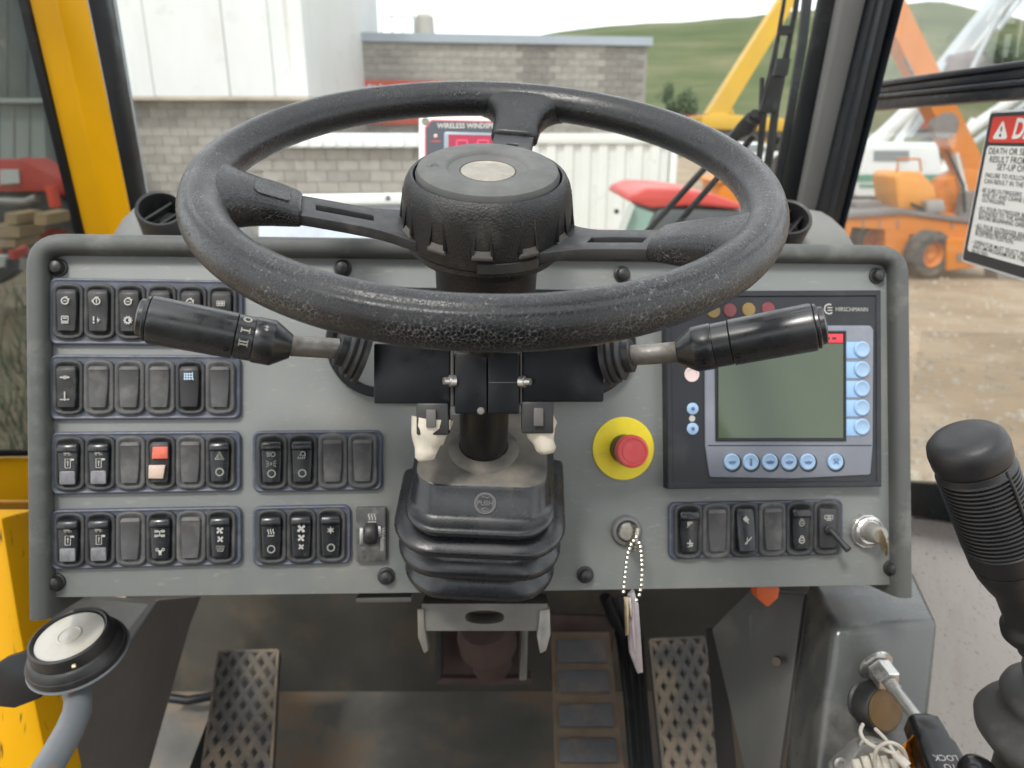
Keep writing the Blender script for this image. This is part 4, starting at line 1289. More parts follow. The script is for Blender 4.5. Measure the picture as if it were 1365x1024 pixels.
# ================================================================== COLUMN, STALKS, GAITER
col = thing('steering_column', 'black steering column with clamp block and two switch boxes', 'steering column', WHEEL, (0, 0, -0.2))
part('tube', B().lathe((0, 0, 0), (0, 0, 1), [(0.001, -0.26), (0.0192, -0.26), (0.0192, -0.16), (0.0135, -0.158), (0.0135, -0.0785), (0.001, -0.0785)], 40), dark_pipe, col)


def wbox(name, px0, px1, py0, py1, h_mid, depth, m, bev=0.002, z_extra=0):
    """box on the column whose driver-side face spans those photo edges; face is square to the column plane's cross axis"""
    # face stands in the plane y = const of a frame turned with the dash
    p0 = CAB.inverted() @ (WHEEL @ Vector((0, 0, h_mid)))
    Y = p0.y - 0.022 + z_extra
    b = B().qslab([(px0, py1, Y), (px1, py1, Y), (px1, py0, Y), (px0, py0, Y)], depth)
    b.bevel(bev, 2)
    b.xf(WHEEL.inverted() @ CAB)
    return part(name, b, m, col)


wbox('clamp_block', 606, 649, 470, 552, -0.145, 0.05, black_mt, 0.0015)
wbox('clamp_block', 650, 692, 470, 552, -0.145, 0.05, black_mt, 0.0015)
wbox('clamp_cap', 604, 694, 462, 475, -0.145, 0.05, mat('grey clamp cap', (0.09, 0.088, 0.082), 0.5), 0.0015, 0.004)
wbox('switch_box', 498, 600, 458, 538, -0.145, 0.035, black_mt, 0.0015, 0.006)
wbox('switch_box', 696, 805, 460, 536, -0.145, 0.035, black_mt, 0.0015, 0.006)
wbox('clamp_plate', 600.5, 605, 455, 542, -0.145, 0.04, mat('dull clamp steel', (0.07, 0.066, 0.06), 0.5, metal=0.2), 0.0006, 0.004)
wbox('clamp_plate', 692.5, 696, 455, 540, -0.145, 0.04, MATS['dull clamp steel'], 0.0006, 0.004)
Yc = (CAB.inverted() @ (WHEEL @ Vector((0, 0, -0.145)))).y - 0.022
W2 = WHEEL.inverted() @ CAB
for px, py in ((601, 508), (698, 509)):
    b = B().lathe(q(px, py, Yc - 0.001), (1 if px > 650 else -1, -0.5, 0), [(0.0002, -0.003), (0.0042, -0.003), (0.0042, 0.001), (0.0030, 0.0012), (0.0026, 0.0055), (0.0002, 0.0057)], 12)
    part('bolt', b.xf(W2), steel, col)
part('screw', B().lathe(q(641, 548, Yc - 0.0005), (0, -1, 0), [(0.0028, 0), (0.0022, 0.0012), (0.0002, 0.0015)], 14).xf(W2), brkt_m, col)
part('block_edge', B().qslab([(651, 509.5, Yc - 0.0003), (690, 509.5, Yc - 0.0003), (690, 510.5, Yc - 0.0003), (651, 510.5, Yc - 0.0003)], 0.001).xf(W2), mat('pale scratch', (0.1, 0.1, 0.1), 0.5), col)

# connectors with cream rubber boots
for (px, py, sgn) in ((578, 545, 1), (716, 543, -1)):
    Y = Yc + 0.012
    ct = thing('wiring_boot', 'cream rubber boot and black plug under the %s switch box, %s' % (('left', 'wider and torn') if sgn > 0 else ('right', 'shorter')), 'cable boot', CAB, q(px, py + 30, Y), 'rubber boots on the wiring plugs')
    pl = B().box(-0.0115, 0.0115, -0.009, 0.010, -0.017, 0.006).bevel(0.0015)
    pl.xf(Matrix.Translation(q(px, py + 3, Y)))
    part('plug', pl, black_pl, ct)
    cl = B().box(-0.0035, 0.0035, -0.013, -0.009, -0.012, 0.001).bevel(0.0008)
    cl.xf(Matrix.Translation(q(px - 1 * sgn, py + 2, Y)))
    part('latch', cl, mat('grey latch', (0.1, 0.095, 0.09), 0.5), ct)
    pts = [(px - 2 * sgn, py + 12, 0.0155), (px - 3 * sgn, py + 22, 0.0150), (px - 5 * sgn, py + 32, 0.0128), (px - 7 * sgn, py + 40, 0.0120), (px - 10 * sgn, py + 46, 0.0095), (px - 11 * sgn, py + 56, 0.0088), (px - 12 * sgn, py + 66, 0.0075), (px - 12 * sgn, py + 69, 0.0040)] if sgn > 0 else \
          [(px, py + 14, 0.0125), (px + 4, py + 26, 0.0120), (px + 6, py + 36, 0.0102), (px + 9, py + 46, 0.0080), (px + 11, py + 56, 0.0072), (px + 12, py + 62, 0.0050)]
    bb = B().tube([q(a, b_, Y + 0.004) for a, b_, r in pts], [r for a, b_, r in pts], 24)
    for v in bb.bm.verts:
        n = noise.noise(v.co * 130) * 0.0022
        v.co += Vector((n, n * 0.5, n * 0.3))
    part('boot', bb, cream, ct, smooth=80)


def stalk(name, label, pts, Ys, rad, right):
    """pts: photo points along the axis from the base out to the tip"""
    P = [q(px, py, Y) for (px, py), Y in zip(pts, Ys)]
    t = thing(name, label, 'control stalk', CAB, P[0], 'stalks on the steering column')
    base, neck, cone, tip = P
    ax0 = (neck - base).normalized(); ax1 = (tip - cone).normalized()
    # pleated base boot
    part('base_boot', B().lathe(base - ax0 * 0.004, ax0, [(0.001, 0), (0.0200, 0), (0.0198, 0.003), (0.0178, 0.004), (0.0190, 0.006), (0.0182, 0.008), (0.0160, 0.009), (0.0172, 0.0115), (0.0150, 0.0135), (0.0122, 0.0140), (0.0125, 0.019), (0.0110, 0.020), (0.001, 0.020)], 32), black_pl, t)
    part('rod', B().tube([base + ax0 * 0.016, neck, (neck + cone) / 2 + (ax0 - ax1) * 0.002, cone + ax1 * 0.004], 0.0074, 20), rod_m, t)
    L = (tip - cone).length
    r = rad
    prof = [(0.001, 0), (r * 0.52, 0), (r * 0.56, 0.001), (r * 0.96, 0.0115), (r * 0.99, 0.0125), (r * 0.99, 0.024), (r * 0.97, 0.0245), (r * 0.97, 0.0252)]
    part('collar', B().lathe(cone, ax1, prof + [(0.001, 0.0252)], 40), stalk_dk, t)
    z0 = 0.0255
    ringp = [(0.001, z0), (r * 0.95, z0), (r * 0.95, z0 + 0.011), (0.001, z0 + 0.011)]
    part('dial_ring', B().lathe(cone, ax1, ringp, 40), stalk_m, t)
    z1 = z0 + 0.0115
    # grip with a flattened top and fine ribs along its lower side
    u = Vector((0, 0, 1)) - ax1 * ax1.z; u.normalize(); v = ax1.cross(u)
    rings = []
    NS = 150
    zs = [z1, z1 + 0.0006, L - 0.006, L - 0.004, L - 0.003]
    fs = [0.94, 0.985, 1.0, 0.985, 0.9]
    for z, f_ in zip(zs, fs):
        rr = []
        for k in range(NS):
            a = 2 * math.pi * k / NS
            rk_ = r * f_
            if abs(math.cos(a)) < 2 and math.cos(a) < 0.62:
                rk_ *= 1 + (0.0022 if k % 2 else -0.0022)
            else:
                rk_ *= 0.985
            rr.append(cone + ax1 * z + (u * math.cos(a) + v * math.sin(a)) * rk_)
        rings.append(rr)
    part('grip', B().loft(rings), stalk_m, t, smooth=20)
    part('end_cap', B().lathe(cone, ax1, [(0.001, L - 0.0028), (r * 0.93, L - 0.0028), (r * 0.93, L - 0.0012), (r * 0.80, L), (r * 0.78, L + 0.0025), (r * 0.70, L + 0.0035), (0.001, L + 0.0045)], 40), stalk_dk, t)
    return t, cone, ax1, u, v, z0, r


tL = stalk('control_stalk', 'black ribbed stalk left of the column with white 0, I and II marks', [(478, 474), (452, 465), (388, 462), (192, 424)], [0.535, 0.53, 0.52, 0.49], 0.0163, False)
tR = stalk('control_stalk', 'plain black ribbed stalk right of the column, in front of the display', [(815, 478), (838, 474), (903, 470), (1093, 434)], [0.535, 0.53, 0.522, 0.49], 0.0163, True)
t, cone, ax, u, v, z0, r = tL
# marks wrap the dial ring on the driver's side
view = -(cone.normalized()); view -= ax * view.dot(ax); view.normalize()
side = ax.cross(view)


def wrap_mark(shapes, ang0, z, scale):
    b = B()
    for s_ in shapes:
        vs = [b.bm.verts.new(cone + ax * (z - x * scale) + (view * math.cos(ang0 + y * scale / r) + upv * math.sin(ang0 + y * scale / r)) * (r * 0.952 + 0.0002)) for x, y in s_]
        b.face(vs)
    return b


upv = u - view * u.dot(view); upv.normalize()
bar = lambda x0, x1, y0, y1: [(x0, y0), (x1, y0), (x1, y1), (x0, y1)]
mk = B()
ringpts = [(0.8 * math.cos(R(a)), 0.8 * math.sin(R(a))) for a in range(0, 361, 30)]
inn = [(x * 0.55, y * 0.55) for x, y in ringpts]
zero = [[ringpts[i], ringpts[i + 1], inn[i + 1], inn[i]] for i in range(12)]
one = [bar(-0.8, 0.8, -0.16, 0.16), bar(-0.8, -0.6, -0.5, 0.5), bar(0.6, 0.8, -0.5, 0.5)]
twom = [bar(-0.8, 0.8, -0.42, -0.12), bar(-0.8, 0.8, 0.12, 0.42), bar(-0.8, -0.62, -0.7, 0.7), bar(0.62, 0.8, -0.7, 0.7)]
for shp, a0 in ((zero, R(52)), (one, R(18)), (twom, R(-14))):
    part('dial_mark', wrap_mark(shp, a0, z0 + 0.0055, 0.0038), print_dim, t, smooth=0)
arrow = [[(0, -1.0), (-0.7, -0.3), (0.7, -0.3)], [(0, 1.0), (0.7, 0.3), (-0.7, 0.3)], bar(-0.25, 0.25, -0.3, 0.3)]
r_keep = r
b = B()
for s_ in arrow:
    b.face([b.bm.verts.new(cone + ax * (0.018 - x * 0.0026) + (view * math.cos(R(34) + y * 0.0026 / r) + upv * math.sin(R(34) + y * 0.0026 / r)) * (r * 0.99 + 0.0002)) for x, y in s_])
part('dial_mark', b, print_dim, t, smooth=0)
for tt in (tL, tR):
    th, cn, a_, u_, v_, z_, r_ = tt
    vw = -(cn.normalized()); vw -= a_ * vw.dot(a_); vw.normalize()
    up_ = u_ - vw * u_.dot(vw); up_.normalize()
    dirv = (vw * math.cos(R(-38)) + up_ * math.sin(R(-38)))
    for zz in ((z_ + 0.016,) if tt is tL else (0.018, z_ + 0.015)):
        part('screw_hole', B().lathe(cn + a_ * zz + dirv * (r_ * 0.985), dirv, [(0.0022, -0.002), (0.0022, 0.0004), (0.0016, 0.0006), (0.0014, -0.001), (0.0002, -0.001)], 14), knob_m, th)

# bellows gaiter round the column (wheel frame)
gt = thing('column_gaiter', 'black pleated rubber gaiter at the foot of the column, dusty on top', 'gaiter', WHEEL, (0.0, 0, -0.33))
GX = 0.0


def gring(hw, yf, yb, h, r, x=GX):
    cy = (yf + yb) / 2; d = yb - yf
    return [Vector((px_, pz_, h)) for px_, pz_ in rrect(x, cy, hw * 2, d, r, 8)]


def fold(hs):
    rings = []
    for (hw, yf, yb, h, r) in hs:
        rings.append(gring(hw, yf, yb, h, r))
    return rings


T0 = -0.2266
top = [(0.030, -0.020, 0.055, T0 + 0.001, 0.02), (0.0495, -0.037, 0.068, T0 - 0.0004, 0.016), (0.0510, -0.0395, 0.070, T0 - 0.0016, 0.017)]
pl1 = [(0.0510, -0.0395, 0.070, T0 - 0.0016, 0.017), (0.0518, -0.0412, 0.0705, T0 - 0.0042, 0.018), (0.0535, -0.0560, 0.0715, T0 - 0.0175, 0.022), (0.0542, -0.0590, 0.072, T0 - 0.0195, 0.024), (0.0560, -0.0660, 0.074, T0 - 0.0205, 0.026), (0.0580, -0.0705, 0.077, T0 - 0.0213, 0.028), (0.0585, -0.0715, 0.078, T0 - 0.0235, 0.030), (0.0575, -0.0705, 0.078, T0 - 0.0265, 0.030), (0.0555, -0.0665, 0.076, T0 - 0.0275, 0.030)]
rest = [(0.0525, -0.0600, 0.078, T0 - 0.0315, 0.030), (0.0570, -0.0660, 0.082, T0 - 0.0328, 0.032), (0.0655, -0.0772, 0.084, T0 - 0.0345, 0.034), (0.0675, -0.0790, 0.085, T0 - 0.0368, 0.035), (0.0668, -0.0783, 0.084, T0 - 0.0405, 0.035), (0.0640, -0.0740, 0.082, T0 - 0.0425, 0.034), (0.0550, -0.0620, 0.078, T0 - 0.0465, 0.032), (0.0545, -0.0615, 0.078, T0 - 0.0535, 0.032),
        (0.0590, -0.0680, 0.081, T0 - 0.0580, 0.033), (0.0645, -0.0745, 0.083, T0 - 0.0620, 0.034), (0.0658, -0.0758, 0.084, T0 - 0.0645, 0.034), (0.0652, -0.0752, 0.083, T0 - 0.0690, 0.034), (0.0625, -0.0715, 0.082, T0 - 0.0715, 0.033), (0.0540, -0.0605, 0.078, T0 - 0.0755, 0.032), (0.0535, -0.0600, 0.078, T0 - 0.0830, 0.032),
        (0.0570, -0.0650, 0.081, T0 - 0.0880, 0.033), (0.0615, -0.0710, 0.083, T0 - 0.0930, 0.034), (0.0628, -0.0722, 0.084, T0 - 0.0960, 0.034), (0.0620, -0.0712, 0.083, T0 - 0.1005, 0.034), (0.0560, -0.0640, 0.080, T0 - 0.1065, 0.033)]
part('top_plate', B().loft(fold(top)), boot_top, gt, smooth=60)
part('bellows', B().loft(fold(pl1 + rest)), boot_m, gt, smooth=80)
part('collar', B().lathe((0, 0, T0), (0, 0, 1), [(0.0295, -0.001), (0.0285, 0.0015), (0.0262, 0.003), (0.0225, 0.0045), (0.0198, 0.005), (0.0193, 0.0)], 48, False, False), boot_top, gt, smooth=60)
# PUSH emblem on the sloping front of the top
fa = Vector((0.004, -0.0420, T0 - 0.0038)); fb2 = Vector((0.004, -0.0568, T0 - 0.0171))
zdir = (fa - fb2).normalized(); xdir = Vector((1, 0, 0)); ydir = zdir.cross(xdir)
PUSHF = Matrix(((xdir.x, ydir.x, zdir.x, 0.004), (xdir.y, ydir.y, zdir.y, (fa.y + fb2.y) / 2), (xdir.z, ydir.z, zdir.z, (fa.z + fb2.z) / 2), (0, 0, 0, 1)))
pe = B()
for k in range(36):
    pass
pts = [(0.0078 * math.cos(R(10 * k)), 0.0078 * math.sin(R(10 * k)) * 0.98) for k in range(37)]
for w_, rr_ in ((0.0009, 1.0), (0.0005, 0.86)):
    pe.strip([(x * rr_, z * rr_) for x, z in pts], w_, -0.0003)
pe.strip([(-0.003, 0.0042), (-0.001, 0.0052), (0.001, 0.0040), (0.003, 0.0050)], 0.0007, -0.0004).strip([(-0.003, -0.0045), (0, -0.0035), (0.003, -0.0045), (0, -0.0058), (-0.003, -0.0045)], 0.0007, -0.0004)
emb = part('emblem', pe.xf(PUSHF @ Matrix.Translation((0, -0.0004, 0))), mat('moulded rubber mark', (0.12, 0.12, 0.12), 0.6), gt, smooth=0)
me = textmesh('PUSH', 0.0052, 'CENTER', 0.012)
me.transform(Matrix.Translation(-ORG[gt.name]) @ PUSHF @ Matrix.Translation((0, -0.0009, 0)))
me.materials.clear(); me.materials.append(MATS['moulded rubber mark'])
inst('lettering', me, gt)

# ================================================================== UNDER THE DASH
br = thing('column_bracket', 'grey steel bracket under the column gaiter with an oval hole and side tabs', 'bracket', CAB, q(645, 830, 0.66))
Yb = 0.655
part('shelf_bar', B().qslab([(474, 804, 0.645), (548, 803, 0.645), (548, 796, 0.645), (474, 797, 0.645)], 0.03).bevel(0.001), brkt_m, br)
bp = [(560, 842), (566, 808), (728, 808), (735, 840)]


def plate_hole(outer_px, hole_px, Y, thick):
    """flat plate with one hole: outer and hole outlines given as equally long photo point lists"""
    b = B()
    o = [q(x, y, Y) for x, y in outer_px]; h = [q(x, y, Y) for x, y in hole_px]
    back = Vector((0, thick, 0))
    b.loft([[p + back for p in h], h, o, [p + back for p in o]], False, False)
    return b


n = 32
hole = [(646 + 26 * math.cos(2 * math.pi * k / n), 823 + 9 * math.copysign(abs(math.sin(2 * math.pi * k / n)) ** 0.7, math.sin(2 * math.pi * k / n))) for k in range(n)]
outp = []
for k in range(n):
    a = 2 * math.pi * k / n
    cx_, sz_ = math.cos(a), math.sin(a)
    s_ = 1 / max(abs(cx_), abs(sz_))
    outp.append((646 + 84 * cx_ * s_, 823 + 18 * sz_ * s_))
part('plate', plate_hole(outp, hole, Yb, 0.03), brkt_m, br)
for pts in ([(556, 812), (565, 812), (566, 838), (571, 868), (565, 872), (557, 850)], [(720, 814), (733, 812), (734, 846), (728, 868), (720, 872), (716, 850)]):
    part('tab', B().qslab([(x, y, 0.652) for x, y in reversed(pts)], 0.012).bevel(0.0012), brkt_m if pts[0][0] < 600 else alu_m, br)
# lower column joint and its well
wl = thing('column_well', 'rusty column well with universal joint below the bracket', 'column well', CAB, q(645, 890, 0.9))
part('well_plate', B().qslab([(586, 908, 0.94), (704, 908, 0.94), (704, 842, 0.94), (586, 842, 0.94)], 0.01), rust_m, wl)
part('well_lip', B().qslab([(582, 914, 0.93), (708, 914, 0.93), (708, 904, 0.93), (582, 904, 0.93)], 0.03).bevel(0.002), rust_m, wl)
part('well_side', B().qslab([(692, 908, 0.90), (702, 908, 0.90), (704, 840, 0.90), (694, 840, 0.90)], 0.03).bevel(0.002), brkt_m, wl)
part('well_side', B().qslab([(578, 908, 0.90), (588, 908, 0.90), (590, 840, 0.90), (580, 840, 0.90)], 0.03).bevel(0.002), body_dark, wl)
part('joint', B().lathe(q(648, 846, 0.86), (0.1, 0.6, -0.8), [(0.001, -0.02), (0.028, -0.02), (0.034, 0.0), (0.034, 0.02), (0.024, 0.025), (0.024, 0.06), (0.001, 0.06)], 24), rust_m, wl)


def plane_from(p00, p10, p01):
    """frame with X along the lower edge, Z up the surface, Y into it"""
    x = (p10 - p00).normalized()
    y = (p01 - p00).cross(x).normalized()
    if y.y < 0: y = -y
    z = x.cross(y)
    return CAB @ Matrix(((x.x, y.x, z.x, p00.x), (x.y, y.y, z.y, p00.y), (x.z, y.z, z.z, p00.z), (0, 0, 0, 1)))


def diamond_pedal(label, px, Ys, nx):
    """px: bottom-left, bottom-right, top-right, top-left photo points; Ys depth at bottom and top"""
    FR = plane_from(q(*px[0], Ys[0]), q(*px[1], Ys[0]), q(*px[3], Ys[1]))
    pol = [(p.x, p.z) for p in (fp(FR, *a, 0) for a in px)]
    t = thing('pedal', label, 'pedal', FR, ((pol[0][0] + pol[1][0]) / 2, 0, pol[0][1]), 'pedals in the footwell')
    rp = roundpoly(pol, [0.001, 0.001, 0.006, 0.006], 3)
    part('base', B().slab(rp, 0.014, 0.0, 0.0015), pedal_b, t)
    part('arm', B().box(pol[3][0] + 0.02, pol[2][0] - 0.02, 0.015, 0.05, pol[0][1] + 0.02, pol[3][1] - 0.01), body_dark, t)
    # raised diamond lattice clipped to the pedal
    ins = inset(pol, 0.005)
    def at(u, v):
        a = Vector(ins[0]).lerp(Vector(ins[1]), u); b_ = Vector(ins[3]).lerp(Vector(ins[2]), u)
        return a.lerp(b_, v)
    L = (Vector(ins[3]) - Vector(ins[0])).length; W = (Vector(ins[1]) - Vector(ins[0])).length
    ny = max(4, round(L / (W / nx) / 1.7))
    b = B()
    for i in range(nx * 2):
        for j in range(ny * 2):
            u0, u1 = i / (nx * 2), (i + 1) / (nx * 2); v0, v1 = j / (ny * 2), (j + 1) / (ny * 2)
            if (i + j) % 2 == 0: a, c_ = at(u0, v0), at(u1, v1); hh = 0.0034
            else: a, c_ = at(u0, v1), at(u1, v0); hh = 0.0031
            d = (c_ - a).normalized(); nrm = Vector((-d.y, d.x)) * 0.0058
            q4 = [a + nrm, a - nrm, c_ - nrm, c_ + nrm]
            n2 = nrm * 0.55
            q5 = [a + n2, a - n2, c_ - n2, c_ + n2]
            b.loft([[Vector((p.x, -0.0002, p.y)) for p in q4], [Vector((p.x, -hh, p.y)) for p in q5]], False, True)
    o = part('tread', b, pedal_r, t, smooth=20)
    rim_ = B()
    pi_ = inset(rp, 0.0002); pj = inset(rp, 0.0055)
    rim_.loft([[Vector((x, -0.0002, z)) for x, z in pi_], [Vector((x, -0.0030, z)) for x, z in inset(rp, 0.001)], [Vector((x, -0.0030, z)) for x, z in inset(rp, 0.0045)], [Vector((x, -0.0002, z)) for x, z in pj]], False, False)
    part('edge', rim_, pedal_r, t)
    return t


diamond_pedal('black diamond tread pedal on the left, brown with dirt along its ridges', [(262, 1060), (362, 1060), (373, 866), (290, 868)], (1.02, 1.22), 4)
diamond_pedal('black diamond tread pedal right of the key chain, tan dirt on its lower half', [(886, 1060), (982, 1060), (940, 848), (864, 852)], (0.98, 1.16), 4)

bpx = [(741, 1060), (836, 1060), (812, 842), (735, 842)]
FR = plane_from(q(741, 1060, 0.98), q(836, 1060, 0.98), q(735, 842, 1.18))
pol = [(p.x, p.z) for p in (fp(FR, *a, 0) for a in bpx)]
bk = thing('pedal', 'wide ribbed brake pedal with muddy grooves between black rubber bars', 'pedal', FR, ((pol[0][0] + pol[1][0]) / 2, 0, pol[0][1]), 'pedals in the footwell')
part('base', B().slab(pol, 0.016, 0.0, 0.0015), brake_b, bk)
for y0, y1 in ((882, 852), (922, 893), (968, 938), (1016, 984), (1058, 1030)):
    f = lambda y: (y - 842) / (1060 - 842)
    l0 = 735 + 6 * f(y0); r0 = 812 + 24 * f(y0); l1 = 735 + 6 * f(y1); r1 = 812 + 24 * f(y1)
    pb = [(p.x, p.z) for p in (fp(FR, *a, -0.005) for a in ((l0 + 7, y0), (r0 - 7, y0), (r1 - 7, y1), (l1 + 7, y1)))]
    part('tread_bar', B().slab(roundpoly(pb, 0.002, 2), 0.0005, -0.006, 0.0012), brake_r, bk)
part('pedal_plate', B().qslab([(733, 905, 1.185), (812, 900, 1.185), (822, 822, 1.21), (735, 820, 1.21)], 0.012).xf(FR.inverted() @ CAB), rust_m, bk)
# hose and dark pipes behind the pedals
hs_ = solo('hose', B().tube([q(222, 930, 1.33), q(250, 934, 1.33), q(282, 928, 1.34), q(300, 915, 1.36)], 0.008, 12), rubber, 'black hose along the bulkhead behind the left pedal', 'hose', CAB, q(250, 934, 1.33))
b = B()
for k in range(3):
    b.tube([q(806 + 16 * k, 795, 1.19 + 0.05 * k), q(828 + 12 * k, 850, 1.22), q(838 + 9 * k, 930, 1.22), q(848 + 9 * k, 1050, 1.16)], 0.009, 10)
solo('hose', b, rubber, 'bundle of black hoses between the brake pedal and the right pedal', 'hose', CAB, q(845, 900, 1.0))

# ------------------------------------------------------------------ left console
lc = thing('side_console', 'grey console box at the left under the dash with a worn top edge', 'console', CAB, q(150, 900, 1.2))
part('top', B().qslab([(40, 905, 0.80), (118, 905, 0.86), (166, 866, 0.93), (211, 800, 1.05), (120, 792, 1.05), (60, 800, 0.9)], 0.006, Vector((0, 0.3, -0.95)).normalized()).bevel(0.002), side_m, lc)
part('side', B().qslab([(60, 1080, 0.80), (188, 1080, 1.06), (216, 930, 1.21), (268, 795, 1.25), (211.5, 800, 1.052), (166.5, 866, 0.932), (118, 906, 0.862)], 0.006, Vector((-0.9, 0.3, 0)).normalized()), kick_m, lc)
# bubble level on its round foot
bl_n = Vector((-0.06, -0.47, 0.88)).normalized()
bc = q(92, 846, 0.62)
lv = thing('bubble_level', 'round bubble level with white dial in a stepped black housing on a grey plate', 'level', CAB, bc - bl_n * 0.03)
part('plate', B().lathe(bc - bl_n * 0.026, bl_n, [(0.001, 0), (0.0395, 0), (0.0405, 0.0012), (0.0395, 0.0025), (0.001, 0.0025)], 48), arm_m, lv)
part('housing', B().lathe(bc - bl_n * 0.0235, bl_n, [(0.001, 0), (0.0386, 0), (0.0395, 0.004), (0.0386, 0.006), (0.0377, 0.0062), (0.0358, 0.011), (0.0339, 0.0125), (0.0326, 0.013), (0.0321, 0.020), (0.0312, 0.0235), (0.0293, 0.0245), (0.0279, 0.0235), (0.0274, 0.021), (0.001, 0.021)], 56), black_pl, lv)
dd = part('dial', B().lathe(bc - bl_n * 0.0023, bl_n, [(0.001, 0), (0.0270, 0), (0.0265, 0.0008), (0.0186, 0.0013), (0.0098, 0.0015), (0.0095, 0.0022), (0.0087, 0.0024), (0.0080, 0.0016), (0.0002, 0.0018)], 48), dial_w, lv)
part('screw', B().lathe(q(99, 888, 0.585), (0, -0.7, 0.7), [(0.0022, 0), (0.0016, 0.0012), (0.0002, 0.0016)], 12), brass, lv)
part('foot_plate', B().qslab([(-14, 942, 0.66), (18, 945, 0.655), (52, 932, 0.65), (66, 905, 0.65), (34, 868, 0.655), (8, 876, 0.66), (-14, 890, 0.665)], 0.008).bevel(0.002), black_mt, lv)
gh = solo('grab_tube', B().tube([q(97, 905, 0.625), q(104, 930, 0.615), q(103, 948, 0.60), q(92, 975, 0.585), q(72, 1010, 0.565), q(40, 1060, 0.54)], [0.0105, 0.0105, 0.0107, 0.011, 0.011, 0.011], 20), arm_m, 'bent grey painted tube holding up the bubble level', 'tube', CAB, q(60, 1030, 0.56), smooth=80)

# ------------------------------------------------------------------ right consoles
rc = thing('side_console', 'tall grey rounded box right of the pedals carrying the pull cable', 'console', CAB, q(1160, 950, 0.74))
tf = [q(1078, 768, 0.83), q(1218, 758, 0.84), q(1252, 828, 0.735), q(1111, 838, 0.735)]        # top face
bfl = [q(1084, 1060, 0.70), q(1228, 1060, 0.70)]
bb = B()
v = [bb.bm.verts.new(p) for p in (tf[0], tf[1], tf[2], tf[3])]
lo = [bb.bm.verts.new(p) for p in (q(1040, 1060, 0.82), q(1196, 1060, 0.82), bfl[1], bfl[0])]
for f in ((v[3], v[2], v[1], v[0]), (v[3], lo[3], lo[2], v[2]), (v[0], lo[0], lo[3], v[3]), (v[2], lo[2], lo[1], v[1]), (v[1], lo[1], lo[0], v[0]), (lo[0], lo[1], lo[2], lo[3])): bb.face(f)
bb.bevel(0.008, 4)
glossc = mat('glossy grey console paint', (0.066, 0.07, 0.068), 0.3, var=(8, 0.08), coat=0.25, dust=((0.22, 0.205, 0.18), 12, 0.52, 0.85))
part('box', bb, glossc, rc, smooth=60)
c2 = thing('side_console', 'flat grey panel between the right pedal and the tall box, with one bolt', 'console', CAB, q(1020, 900, 0.85))
part('panel', B().qslab([(1000, 1060, 0.86), (1034, 1060, 0.82), (1072, 792, 0.82), (1000, 786, 0.9), (948, 838, 0.93)], 0.01, Vector((0.8, 0.6, 0)).normalized()).bevel(0.0025), side_m, c2)
part('bolt', B().lathe(q(1036, 881, 0.832), Vector((-0.6, -0.7, 0)), [(0.0055, -0.002), (0.0055, 0.003), (0.004, 0.0035), (0.0002, 0.0035)], 8), mat('brown bolt', (0.16, 0.13, 0.11), 0.7), c2)
part('edge_flange', B().qslab([(962, 1060, 0.93), (986, 1060, 0.9), (962, 840, 0.95), (944, 842, 0.97)], 0.012), body_dark, c2)
solo('plug', B().slab(roundpoly([(-0.013, 0.010), (0.013, 0.010), (0.011, -0.002), (0.0, -0.012), (-0.011, -0.002)], 0.004, 4), 0.012, -0.006, 0.002).xf(Matrix.Translation(q(1021, 793, 0.77))), orange_p, 'small orange triangular plug hanging under the dash edge', 'plug', CAB, q(1021, 793, 0.77))
# pull cable with nut and locking knob
fr0 = q(1170, 889, 0.716); fr1 = q(1228, 965, 0.662); fr2 = q(1266, 1045, 0.615)
a1 = (fr1 - fr0).normalized(); a2 = (fr2 - fr1).normalized()
pc = thing('pull_cable', 'steel pull cable with hex nut and black TO LOCK knob on the right console', 'cable control', CAB, fr0)
part('washer', B().lathe(fr0 - a1 * 0.004, a1, [(0.001, 0), (0.0165, 0), (0.0165, 0.003), (0.001, 0.003)], 28), steel, pc)
for k in range(9):
    pass
part('nut', B().lathe(fr0, a1, [(0.001, 0), (0.0115, 0), (0.0122, 0.001), (0.0122, 0.017), (0.0112, 0.018), (0.001, 0.018)], 6), steel, pc, smooth=20)
part('thread', B().lathe(fr0 + a1 * 0.018, a1, [(0.0065 if i % 2 else 0.0055, 0.0012 * i) for i in range(9)], 16), alu_m, pc)
part('rod', B().tube([fr0 + a1 * 0.02, fr1], 0.0056, 16), mat('zinc rod', (0.42, 0.42, 0.40), 0.35, metal=0.75, var=(60, 0.1)), pc)
KF = axis_frame(fr1 - a2 * 0.004, fr2)
kb = B()
rings = []
for w, d, z in ((0.010, 0.009, 0.0), (0.0135, 0.012, 0.004), (0.0145, 0.0125, 0.018), (0.0145, 0.0125, 0.024), (0.017, 0.0125, 0.028), (0.018, 0.0125, 0.05), (0.019, 0.0125, 0.09)):
    rings.append([Vector((x, y, z)) for x, y in rrect(0, 0, w * 2, d * 2, 0.005, 4)])
KC = CAB.inverted() @ KF
part('knob', B().loft(rings).xf(KC), knob_m, pc)
# lettering faces the driver
vdir = (KF.inverted() @ Vector((0, 0, EYE))); 
face_y = -1 if vdir.y < 0 else 1
fm = KC @ Matrix.Translation((0, 0.0128 * face_y, 0.052)) @ (Matrix.Identity(4) if face_y < 0 else Matrix.Rotation(R(180), 4, 'Z'))


def lay(me, name, m, parent, mtx):
    me.transform(Matrix.Translation(-root_org(parent)) @ mtx)
    me.materials.clear(); me.materials.append(m)
    o = link(name, me, parent)
    return o


